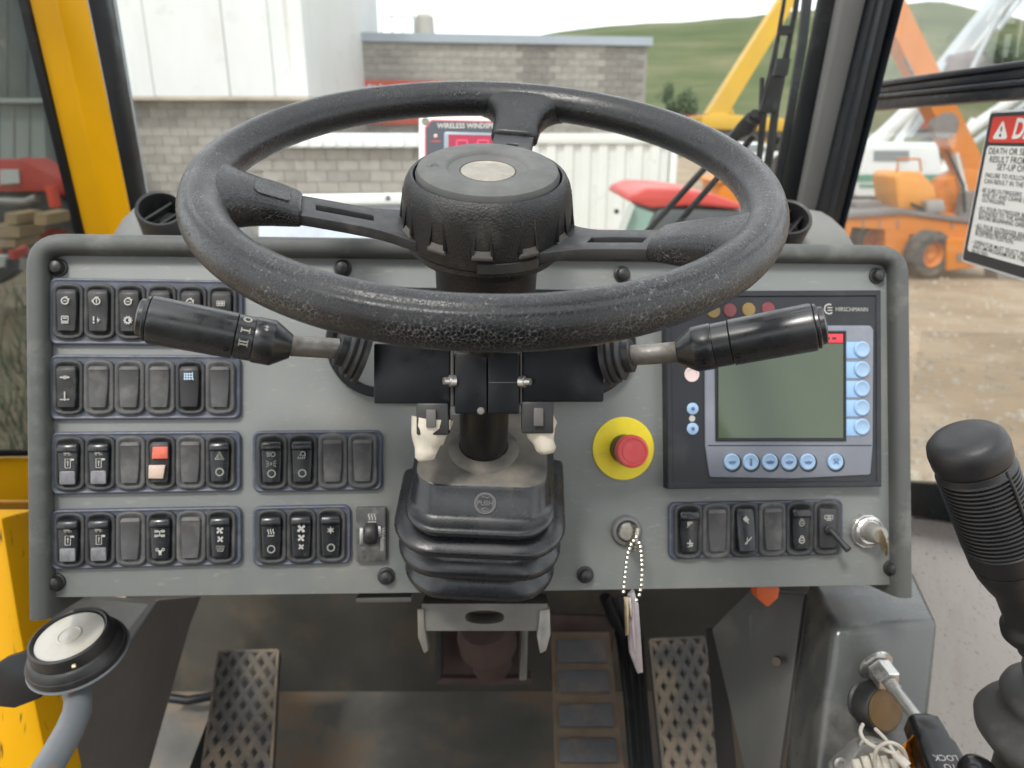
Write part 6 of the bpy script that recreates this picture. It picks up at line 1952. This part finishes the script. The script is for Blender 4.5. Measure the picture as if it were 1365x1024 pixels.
# white clad building on the left with block base
pa = G(160, 130, 18.5); pb = G(417, 134, 18.5)
FR2, L2 = wall_frame(pa, pb)
wbld = thing('white_building', 'white sided building with overhanging upper wall above a concrete block base', 'building', FR2, (L2 / 2, 0, 0))
zo = pa.z
block_building(wbld, FR2, L2, zo - 0.02, 10, 1.0, 260)
np_ = 4
widths = [0.0, 0.215, 0.60, 0.83, 1.0]
for k in range(np_):
    xa, xb = L2 * widths[k], L2 * widths[k + 1]
    part('siding_panel', B().box(xa + 0.005, xb - 0.005, -0.32 - 0.01 * (k % 2), 9.9, zo, zo + 6).bevel(0.01, 1), white_wall, wbld)
part('siding_back', B().box(0.02, L2 - 0.02, -0.26, 9.8, zo + 0.03, zo + 5.9), mat('grey siding gap', (0.5, 0.5, 0.5), 0.8), wbld)
part('drip_edge', B().box(-0.02, L2 + 0.02, -0.35, -0.22, zo - 0.07, zo - 0.003), mat('rust stained edge', (0.4, 0.33, 0.26), 0.7, var=(2, 0.2)), wbld)
part('corner_post', B().box(-0.25, -0.02, -0.3, 0.2, 0, zo + 6), mat('dark corner post', (0.14, 0.17, 0.19), 0.6), wbld)
pa2 = G(405, 40, 30); pb2 = G(481, 44, 30)
FR3, L3 = wall_frame(pa2, pb2)
tk = thing('white_tank_house', 'white upper storey standing behind the block building roof', 'building', FR3, (L3 / 2, 0, 0))
part('wall', B().box(0, L3, 0, 4, 0, pa2.z + 6), white_wall, tk)
part('roof_cap', B().box(-0.1, L3 + 0.1, -0.1, 4.1, pa2.z + 6.002, pa2.z + 6.2), coping, tk)

# low white roof edge and block wall in front
pa = G(330, 178, 15.0); pb = G(566, 178, 15.0)
FR4, L4 = wall_frame(pa, pb)
lowb = thing('lean_to', 'low block lean-to with a ribbed white roof edge below the red banner', 'building', FR4, (L4 / 2, 0, 0))
zb2 = fp(FR4, 450, 197, 0).z
block_building(lowb, FR4, L4, zb2 - 0.01, 3, 0.5, 200)
part('roof_edge', B().box(-0.05, L4 + 0.4, -0.15, 3.1, zb2, pa.z).bevel(0.03), mat('white ribbed roof', (0.72, 0.76, 0.76), 0.5, var=(2, 0.08)), lowb)
rib_me = B().box(-0.05, 0.05, -0.19, -0.152, zb2 + 0.03, pa.z - 0.03).mesh('roof_rib', MATS['white ribbed roof'], smooth=0)
for k in range(int(L4 / 0.26)):
    inst('roof_rib', rib_me, lowb, Vector((0.1 + 0.26 * k, 0, 0)) - ORG[lowb.name])

# white corrugated container
pa = G(700, 178, 12.5); pb = G(905, 180, 12.5)
FR5, L5 = wall_frame(pa, pb)
ct = thing('shipping_container', 'white corrugated shipping container behind the steering wheel', 'container', FR5, (L5 / 2, 0, 0))
Zc = pa.z
cor = B()
xs = []
x = 0.12
prof = []
while x < L5 - 0.12:
    prof += [(x, 0.0), (x + 0.09, 0.0), (x + 0.13, 0.045), (x + 0.20, 0.045), (x + 0.24, 0.0)]
    x += 0.28
prof_b = [(px_, py_ + 0.03) for px_, py_ in prof]
cor.loft([[Vector((a, b_, z)) for a, b_ in prof] for z in (0.15, Zc - 0.16)], False, False, closed=False)
white_c = mat('white container paint', (0.60, 0.61, 0.59), 0.5, var=(1.5, 0.03), dust=((0.6, 0.57, 0.5), 2, 0.6, 0.9))
part('corrugated_side', cor, white_c, ct, smooth=20)
part('body', B().box(0.02, L5 - 0.02, 0.06, 2.4, 0.1, Zc - 0.05), white_c, ct)
part('top_rail', B().box(0, L5, -0.03, 2.44, Zc - 0.158, Zc).bevel(0.01), white_c, ct)
part('bottom_rail', B().box(0, L5, -0.02, 2.44, 0.0, 0.148).bevel(0.01), white_c, ct)
for xx in (0.0, L5 - 0.115):
    part('corner_post', B().box(xx, xx + 0.115, -0.025, 0.1, 0.149, Zc - 0.159).bevel(0.01), white_c, ct)


def beam(p0, p1, w, h, up=Vector((0, 0, 1)), w2=None, h2=None):
    p0, p1 = Vector(p0), Vector(p1)
    z = (p1 - p0).normalized(); x = up.cross(z)
    if x.length < 1e-3: x = Vector((1, 0, 0))
    x.normalize(); y = z.cross(x)
    w2 = w2 or w; h2 = h2 or h
    r = lambda c, a, b_: [c + x * s * a / 2 + y * t * b_ / 2 for s, t in ((-1, -1), (1, -1), (1, 1), (-1, 1))]
    return B().loft([r(p0, w, h), r(p1, w2, h2)])


def wslab(pts, Yw, thick):
    a = [G(px, py, Yw) for px, py in pts]
    return B().loft([a, [p + Vector((0, thick, 0)) for p in a]])


def wheel_parts(t, c, r, wd_, axis, hubm, tyrem):
    ax = Vector(axis).normalized()
    ty = part('wheel', B().lathe(c, ax, [(r * 0.55, -wd_ / 2), (r * 0.93, -wd_ / 2), (r, -wd_ * 0.36), (r, wd_ * 0.36), (r * 0.93, wd_ / 2), (r * 0.55, wd_ / 2), (r * 0.55, -wd_ / 2)], 32, False, False), tyrem, t)
    part('rim', B().lathe(c, ax, [(0.001, wd_ * 0.2), (r * 0.22, wd_ * 0.3), (r * 0.24, wd_ * 0.2), (r * 0.45, wd_ * 0.16), (r * 0.56, wd_ * 0.46), (r * 0.56, -wd_ * 0.46), (r * 0.2, -wd_ * 0.2), (0.001, -wd_ * 0.2)], 28, False, False), hubm, ty)


tyre = mat('dusty tyre', (0.05, 0.048, 0.045), 0.9, var=(4, 0.15), dust=((0.16, 0.13, 0.1), 6, 0.5, 0.75))
orange = mat('orange crane paint', (0.55, 0.165, 0.006), 0.45, spec=0.25, var=(1.2, 0.06), dust=((0.45, 0.2, 0.06), 2.5, 0.5, 0.8))
orange_d = mat('orange wheel paint', (0.52, 0.16, 0.02), 0.6, var=(4, 0.1))
deckm = mat('grey deck plate', (0.16, 0.145, 0.14), 0.7, var=(3, 0.15))

# orange carry deck crane
OY = 13.2
oc = thing('carry_deck_crane', 'orange carry deck crane with raised boom parked on the dirt beyond the side window', 'crane', WORLD, (G(1240, 365, OY).x, OY, 0))
part('deck_side', wslab([(1128, 330), (1128, 292), (1205, 286), (1322, 303), (1322, 352), (1262, 362), (1262, 318), (1212, 312), (1212, 345), (1180, 342), (1180, 306), (1136, 303)], OY, 1.6), orange, oc)
part('deck_plate', wslab([(1128, 291), (1128, 285), (1205, 279), (1330, 296), (1330, 302), (1205, 285)], OY - 0.05, 1.7), deckm, oc)
part('rear_body', wslab([(1262, 361), (1262, 318), (1330, 322), (1330, 352)], OY - 0.25, 1.9).bevel(0.02), orange, oc)
wheel_parts(oc, G(1236, 338, OY - 0.1), 0.40, 0.32, (0.25, -1, 0), orange_d, tyre)
wheel_parts(oc, G(1157, 318, OY + 0.5), 0.38, 0.30, (0.25, -1, 0), orange_d, tyre)
part('engine_cover', wslab([(1198, 280), (1193, 236), (1200, 229), (1228, 229), (1246, 248), (1252, 280)], OY + 0.3, 0.9).bevel(0.04), mat('light orange cover', (0.66, 0.27, 0.035), 0.4, var=(1.2, 0.05)), oc)
part('turret', wslab([(1238, 290), (1262, 240), (1290, 225), (1326, 232), (1326, 262), (1296, 292)], OY + 0.5, 0.5).bevel(0.02), orange, oc)
part('turret_base', wslab([(1225, 297), (1232, 284), (1312, 287), (1316, 299)], OY + 0.3, 0.9).bevel(0.02), orange, oc)
part('boom', beam(G(1300, 245, OY + 0.75), G(1181, 5, OY + 0.75), 0.38, 0.44, Vector((0, 1, 0.01))), orange, oc)
part('boom_section', beam(G(1190, 24, OY + 0.75), G(1140, -80, OY + 0.75), 0.34, 0.40, Vector((0, 1, 0.01))), orange, oc)
part('boom_stripe', beam(G(1206, 78, OY + 0.50), G(1219, 104, OY + 0.50), 0.02, 0.09, Vector((0, 1, 0.01))), deckm, oc)
part('boom_pivot', B().lathe(G(1258, 168, OY + 0.55), (0, -1, 0), [(0.001, -0.1), (0.22, -0.1), (0.22, 0.08), (0.12, 0.1), (0.001, 0.1)], 20), deckm, oc)
part('lift_cylinder', B().tube([G(1290, 276, OY + 0.45), G(1272, 205, OY + 0.5)], 0.07, 12), steel, oc)
part('outrigger_pad', wslab([(1236, 285), (1236, 268), (1258, 266), (1262, 283)], OY + 0.05, 0.2).bevel(0.02), alu_m, oc)
part('seat_post', wslab([(1278, 293), (1286, 258), (1300, 255), (1300, 293)], OY + 0.2, 0.2), deckm, oc)
part('bumper', wslab([(1330, 372), (1330, 352), (1390, 352), (1390, 372)], OY - 0.2, 0.4), deckm, oc)

for k, (a, b_) in enumerate((((1286, 282), (1262, 200)), ((1300, 290), (1330, 250)), ((1214, 272), (1250, 285)))):
    m_ = ((a[0] + b_[0]) / 2 + 10, (a[1] + b_[1]) / 2 + 6)
    part('hydraulic_hose', B().tube([G(*a, OY + 0.2), G(*m_, OY + 0.15), G(*b_, OY + 0.25)], 0.028, 8), rubber, oc)
for px in (1150, 1172, 1196, 1268, 1300):
    part('deck_gap', wslab([(px, 306), (px, 293), (px + 2, 293), (px + 2, 306)], OY - 0.012, 0.02), deckm, oc)
part('hazard_plate', wslab([(1276, 348), (1276, 338), (1318, 340), (1318, 350)], OY - 0.27, 0.02), deckm, oc)
part('hand_rail', B().tube([G(1196, 229, OY + 0.4), G(1197, 212, OY + 0.4), G(1226, 212, OY + 0.4), G(1228, 229, OY + 0.4)], 0.02, 8), orange, oc)
part('toolbox', wslab([(1140, 286), (1140, 270), (1176, 268), (1178, 283)], OY + 0.6, 0.5).bevel(0.02), deckm, oc)
# white truck crane with lattice boom behind it
TY = 21.0
whitep = mat('white truck paint', (0.66, 0.68, 0.68), 0.5, var=(0.8, 0.06), dust=((0.45, 0.43, 0.4), 1.5, 0.55, 0.85))
greyp = mat('blue grey boom paint', (0.42, 0.47, 0.50), 0.5, var=(1, 0.1), dust=((0.55, 0.52, 0.48), 1.2, 0.5, 0.8))
tc = thing('truck_crane', 'white truck crane with green stripe and long grey boom behind the orange crane', 'crane', WORLD, (G(1200, 330, TY).x, TY, 0))
part('body', wslab([(1140, 262), (1140, 200), (1156, 190), (1250, 190), (1262, 262)], TY, 2.2).bevel(0.03), whitep, tc)
part('stripe', wslab([(1140, 242), (1140, 233), (1258, 233), (1258, 242)], TY - 0.03, 0.02), mat('green stripe', (0.06, 0.22, 0.14), 0.5), tc)
part('stripe', wslab([(1146, 250), (1146, 246), (1226, 246), (1226, 250)], TY - 0.03, 0.02), MATS['green stripe'], tc)
part('window', wslab([(1165, 214), (1165, 201), (1212, 201), (1212, 214)], TY - 0.03, 0.02), mat('dim truck window', (0.2, 0.23, 0.25), 0.2), tc)
part('chassis', wslab([(1120, 300), (1120, 264), (1330, 264), (1330, 300)], TY + 0.1, 2.0), mat('dark chassis', (0.12, 0.1, 0.09), 0.8, var=(2, 0.2)), tc)
for px in (1150, 1205, 1290):
    wheel_parts(tc, G(px, 303, TY), 0.5, 0.35, (0, -1, 0), whitep, tyre)
part('boom', beam(G(1198, 176, TY + 1), G(1352, -22, TY + 1), 0.55, 0.62, Vector((0, 1, 0.01)), 0.45, 0.5), greyp, tc)
part('boom_edge', beam(G(1206, 182, TY + 0.7), G(1358, -14, TY + 0.7), 0.06, 0.12, Vector((0, 1, 0.01))), whitep, tc)
part('boom_tip', beam(G(1340, -5, TY + 1.2), G(1420, -110, TY + 1.2), 0.4, 0.44, Vector((0, 1, 0.01))), greyp, tc)
for a, b_, r_ in (((1268, 190), (1372, 118), 0.16), ((1276, 206), (1380, 128), 0.09), ((1160, 196), (1232, 128), 0.2), ((1192, 200), (1220, 140), 0.12), ((1268, 150), (1330, 20), 0.06), ((1330, 40), (1372, -16), 0.07), ((1316, 30), (1340, -20), 0.05), ((1250, 240), (1300, 160), 0.14)):
    part('brace', B().tube([G(*a, TY + 0.3), G(*b_, TY + 0.3)], r_, 10), whitep if r_ > 0.1 else greyp, tc)
part('hook_block', wslab([(1262, 100), (1272, 72), (1300, 66), (1316, 76), (1300, 98), (1280, 118)], TY + 0.5, 0.4).bevel(0.05), mat('purple grey block', (0.2, 0.17, 0.18), 0.7, var=(2, 0.2)), tc)
# clutter row: red trailer and stacked gear
rt = thing('red_trailer', 'low dark red trailer seen between the white truck and the orange boom', 'trailer', WORLD, (G(1230, 300, 26).x, 26, 0))
part('bed', wslab([(1215, 172), (1215, 158), (1262, 156), (1262, 170)], 26, 1.5), mat('dark red paint', (0.3, 0.05, 0.05), 0.6), rt)
part('side_board', wslab([(1218, 184), (1218, 174), (1260, 172), (1260, 183)], 26.2, 1.2), deckm, rt)
wheel_parts(rt, G(1240, 200, 26.2), 0.45, 0.3, (0, -1, 0), whitep, tyre)

# yellow crane in the middle distance
YY = 28.0
yel2 = mat('yellow crane paint', (0.54, 0.32, 0.02), 0.5, var=(1, 0.05))
yc = thing('yellow_crane', 'yellow telescopic crane with raised boom in front of the green hill', 'crane', WORLD, (G(980, 230, YY).x, YY, 0))
part('boom', beam(G(950, 158, YY), G(1062, -22, YY), 0.62, 0.7, Vector((0, 1, 0.01)), 0.5, 0.56), yel2, yc)
part('carrier', wslab([(934, 172), (936, 154), (960, 151), (1000, 155), (1046, 158), (1046, 176)], YY - 0.5, 2.4).bevel(0.05), yel2, yc)
part('cab', wslab([(960, 152), (961, 141), (975, 141), (980, 152)], YY - 0.3, 1.5).bevel(0.03), yel2, yc)
part('chassis', wslab([(930, 190), (930, 173), (1056, 177), (1056, 192)], YY - 0.3, 2.0), deckm, yc)
for px in (945, 975, 1020, 1045):
    wheel_parts(yc, G(px, 196, YY - 0.3), 0.55, 0.4, (0, -1, 0), yel2, tyre)
pk = thing('parked_pickup', 'white pickup partly hidden by the wiper at the foot of the hill', 'pickup', WORLD, (G(1000, 250, 22).x, 22, 0))
part('body', wslab([(958, 222), (958, 204), (985, 202), (994, 190), (1020, 190), (1028, 202), (1060, 204), (1060, 222)], 22, 1.8).bevel(0.05), whitep, pk)
part('window', wslab([(990, 202), (997, 193), (1018, 193), (1024, 202)], 21.97, 0.02), MATS['dim truck window'], pk)
for px in (975, 1042): wheel_parts(pk, G(px, 222, 22), 0.36, 0.25, (0, -1, 0), whitep, tyre)
rd = thing('red_container', 'small dark red skip beside the yellow crane', 'skip', WORLD, (G(925, 200, 30).x, 30, 0))
part('shell', wslab([(918, 200), (915, 158), (934, 156), (936, 200)], 30, 2).bevel(0.04), MATS['dark red paint'], rd)
part('rim', wslab([(913, 158), (913, 154), (938, 152), (938, 156)], 29.9, 2.2), MATS['dark red paint'], rd)
ob = thing('orange_crate', 'orange tool crate beyond the red cab roof', 'crate', WORLD, (G(972, 260, 9).x, 9, 0))
part('box', wslab([(958, 300), (958, 246), (972, 240), (990, 246), (990, 300)], 9, 0.8).bevel(0.03), orange, ob)
part('lid', wslab([(956, 246), (956, 242), (972, 236), (992, 242), (992, 246), (972, 240)], 8.97, 0.85), orange, ob)

# red roofed tractor cab close outside
RY = 6.2
rtct = thing('tractor', 'red roofed tractor cab with green tinted windows just outside the windscreen', 'tractor', WORLD, (G(890, 320, RY).x, RY, 0))
redp = mat('bright red cab roof', (0.46, 0.045, 0.035), 0.4, var=(1.5, 0.1))
dkgl = mat('green tinted glass', (0.2, 0.31, 0.27), 0.15, var=(1.5, 0.1))
roof = wslab([(836, 268), (842, 258), (862, 251), (905, 252), (952, 259), (988, 272), (988, 280), (930, 274), (868, 278)], RY, 1.3).bevel(0.05, 3)
part('roof', roof, redp, rtct)
part('window', wslab([(819, 330), (828, 300), (842, 274), (872, 284), (850, 330)], RY + 0.02, 0.03), dkgl, rtct)
part('frame', wslab([(851, 330), (873, 284), (878, 278), (1000, 281), (1010, 330)], RY + 0.02, 1.2).bevel(0.02), mat('dark cab frame', (0.05, 0.055, 0.06), 0.5), rtct)
part('window', wslab([(880, 328), (896, 296), (990, 300), (996, 328)], RY - 0.01, 0.02), mat('dark tractor glass', (0.05, 0.07, 0.065), 0.12), rtct)
part('pillar', beam(G(818, 335, RY - 0.03), G(842, 272, RY - 0.03), 0.05, 0.05), mat('silver pillar', (0.45, 0.48, 0.46), 0.5), rtct)
part('lower_body', wslab([(815, 420), (815, 331), (1012, 331), (1012, 420)], RY + 0.05, 1.3), redp, rtct)
part('mirror', B().lathe(G(822, 282, RY - 0.1), (0, -1, 0), [(0.001, -0.02), (0.02, -0.02), (0.02, 0.01), (0.001, 0.015)], 12), rubber, rtct)

# ---- seen through the door glass on the left
LY = 10.0
redm = mat('red machine paint', (0.5, 0.045, 0.03), 0.5, var=(2, 0.12))
darkm = mat('dark machine steel', (0.045, 0.05, 0.052), 0.6, var=(2, 0.3))
rm = thing('red_machine', 'red loader with white plate and dark engine parts beyond the door glass', 'loader', WORLD, (G(50, 340, LY).x, LY, 0))
part('frame', wslab([(-60, 258), (-60, 214), (28, 212), (52, 226), (70, 234), (96, 246), (96, 262), (60, 256), (20, 256)], LY, 0.6).bevel(0.02), redm, rm)
part('plate', wslab([(0, 246), (0, 226), (24, 226), (26, 244)], LY - 0.03, 0.02), mat('white plate', (0.6, 0.6, 0.6), 0.5), rm)
part('cylinder', B().tube([G(68, 248, LY - 0.2), G(74, 276, LY - 0.2)], 0.07, 14), mat('red orange cylinder', (0.8, 0.07, 0.03), 0.4), rm)
part('cylinder_end', B().lathe(G(75, 287, LY - 0.2), (0, -1, 0), [(0.001, -0.05), (0.06, -0.05), (0.06, 0.05), (0.001, 0.05)], 14), MATS['red orange cylinder'], rm)
part('engine', wslab([(-60, 300), (-60, 257), (60, 257), (92, 268), (100, 300), (60, 296)], LY + 0.1, 0.8).bevel(0.03), darkm, rm)
part('pipe', B().tube([G(-10, 268, LY - 0.05), G(34, 270, LY - 0.05), G(50, 264, LY - 0.05)], 0.06, 12), alu_m, rm)
part('boom_arm', beam(G(28, 222, LY + 0.3), G(100, 268, LY + 0.3), 0.2, 0.28), redm, rm)
for px in (-20, 84): wheel_parts(rm, G(px, 330, LY + 0.1), 0.5, 0.35, (0.2, -1, 0), redm, tyre)
pl_ = thing('timber_pile', 'stacked brown timber below the red loader', 'timber', WORLD, (G(12, 345, 9.0).x, 9.0, 0))
timber = mat('brown timber', (0.36, 0.25, 0.14), 0.85, var=(5, 0.2))
for k, (x0, x1, y0, y1) in enumerate(((-20, 20, 318, 330), (-12, 26, 300, 317), (6, 22, 284, 299), (46, 62, 284, 300))):
    part('baulk', wslab([(x0, y1), (x0, y0), (x1, y0 + 2), (x1, y1)], 9.0, 0.5), timber, pl_)
sb = thing('scrap_heap', 'pale sheet scrap and pipes on the ground outside the left door', 'scrap', WORLD, (G(20, 365, 8.0).x, 8.0, 0))
for k in range(9):
    px, py = random.uniform(-30, 80), random.uniform(330, 352)
    part('scrap_piece', beam(G(px, py, 8 + 0.05 * k), G(px + random.uniform(10, 30), py + random.uniform(-6, 6), 8.1 + 0.05 * k), 0.08, 0.12), (white_pt, alu_m, darkm, redm)[k % 4], sb)
gb = thing('grey_shed', 'pale grey metal shed behind the red loader', 'shed', WORLD, (G(20, 300, 16).x, 16, 0))
part('wall', wslab([(-200, 330), (-200, 137), (58, 137), (66, 330)], 16, 3), mat('pale grey sheet', (0.34, 0.37, 0.36), 0.6, var=(0.8, 0.08)), gb)
part('roof', wslab([(-205, 137), (-205, 131), (60, 131), (60, 137)], 15.8, 3.4), mat('grey sheet roof', (0.42, 0.46, 0.46), 0.6), gb)
for k in range(12):
    px = -190 + 20.5 * k
    part('sheet_rib', wslab([(px, 330), (px, 138), (px + 3, 138), (px + 3, 330)], 15.97, 0.03), MATS['pale grey sheet'], gb)
tb2 = thing('tall_shed', 'tall dark grey clad building behind the left door glass', 'building', WORLD, (G(60, 300, 34).x, 34, 0))
part('wall', wslab([(-300, 260), (-300, -200), (150, -200), (150, 260)], 34, 5), mat('dark grey cladding', (0.15, 0.165, 0.165), 0.7, var=(0.6, 0.2)), tb2)
for k in range(16):
    px = -290 + 27 * k
    part('cladding_seam', wslab([(px, 259), (px, -199), (px + 2, -199), (px + 2, 259)], 33.96, 0.03), MATS['dark grey cladding'], tb2)

# weeds by the wheel under the left door
wd_b = B()
for k in range(420):
    px = random.uniform(-60, 60); py = random.uniform(390, 620)
    base = GZ(px, py, 0.0)
    hgt = random.uniform(0.15, 0.45); a = random.uniform(0, 6.28)
    tip = base + Vector((math.cos(a) * hgt * 0.5, math.sin(a) * hgt * 0.5, hgt))
    s_ = Vector((-math.sin(a), math.cos(a), 0)) * 0.012
    wd_b.face([wd_b.bm.verts.new(base + s_), wd_b.bm.verts.new(base - s_), wd_b.bm.verts.new(tip)])
wdo = link('weeds', wd_b.mesh('weeds', mat('yard weeds', (0.11, 0.135, 0.075), 0.9, var=(1.5, 0.3)), None, 0, False))
wdo['kind'] = 'stuff'


# ---- trees at the foot of the hill
def tree(px, py, Yd, hgt, wdt, label):
    o, d = ray(px, py)
    base = G(px, py, Yd)
    t = thing('tree', label, 'tree', WORLD, (base.x, base.y, base.z - 0.5), 'trees at the foot of the hill')
    part('trunk', B().tube([base - Vector((0, 0, 0.5)), base + Vector((0.05 * hgt, 0, hgt * 0.35)), base + Vector((0, 0, hgt * 0.7))], [0.06 * hgt, 0.045 * hgt, 0.015 * hgt], 8), mat('tree bark', (0.09, 0.07, 0.05), 0.9), t)
    b = B()
    lobes = [(random.uniform(-0.32, 0.32) * wdt, random.uniform(-0.3, 0.3) * wdt, hgt * random.uniform(0.35, 0.95), random.uniform(0.18, 0.32) * wdt) for _ in range(9)]
    for k in range(900):
        lx, ly, lz, lr = random.choice(lobes)
        v = Vector((random.gauss(0, 1), random.gauss(0, 1), random.gauss(0, 1))).normalized() * lr * random.uniform(0.6, 1.05)
        c_ = base + Vector((lx, ly, lz)) + v
        s_ = 0.055 * wdt * random.uniform(0.6, 1.2)
        u = Vector((random.gauss(0, 1), random.gauss(0, 1), random.gauss(0, 1))).normalized() * s_
        w_ = u.orthogonal().normalized() * s_ * 0.7
        b.face([b.bm.verts.new(c_ + u), b.bm.verts.new(c_ + w_), b.bm.verts.new(c_ - u), b.bm.verts.new(c_ - w_)])
    o = link('crown', b.mesh('crown', mat('dark tree leaves', (0.05, 0.085, 0.03), 0.8, var=(0.3, 0.3)), ORG[t.name], 0, False), t)


tree(888, 148, 105, 3.4, 2.6, 'dark bushy tree alone on the lower hill right of the block building')
tree(905, 150, 125, 2.4, 3.6, 'low round tree a little right of the lone tree on the hill')
tree(912, 156, 98, 2.4, 4.0, 'low bush left of the red skip at the hill foot')
tree(1090, 150, 110, 6.0, 7.0, 'tree at the hill foot showing beside the grey pillar')
tree(1290, 118, 120, 6.5, 9.0, 'tree on the lower hill behind the grey boom')
tree(1330, 112, 118, 4.5, 8.0, 'spreading tree right of the grey boom in the upper side window')
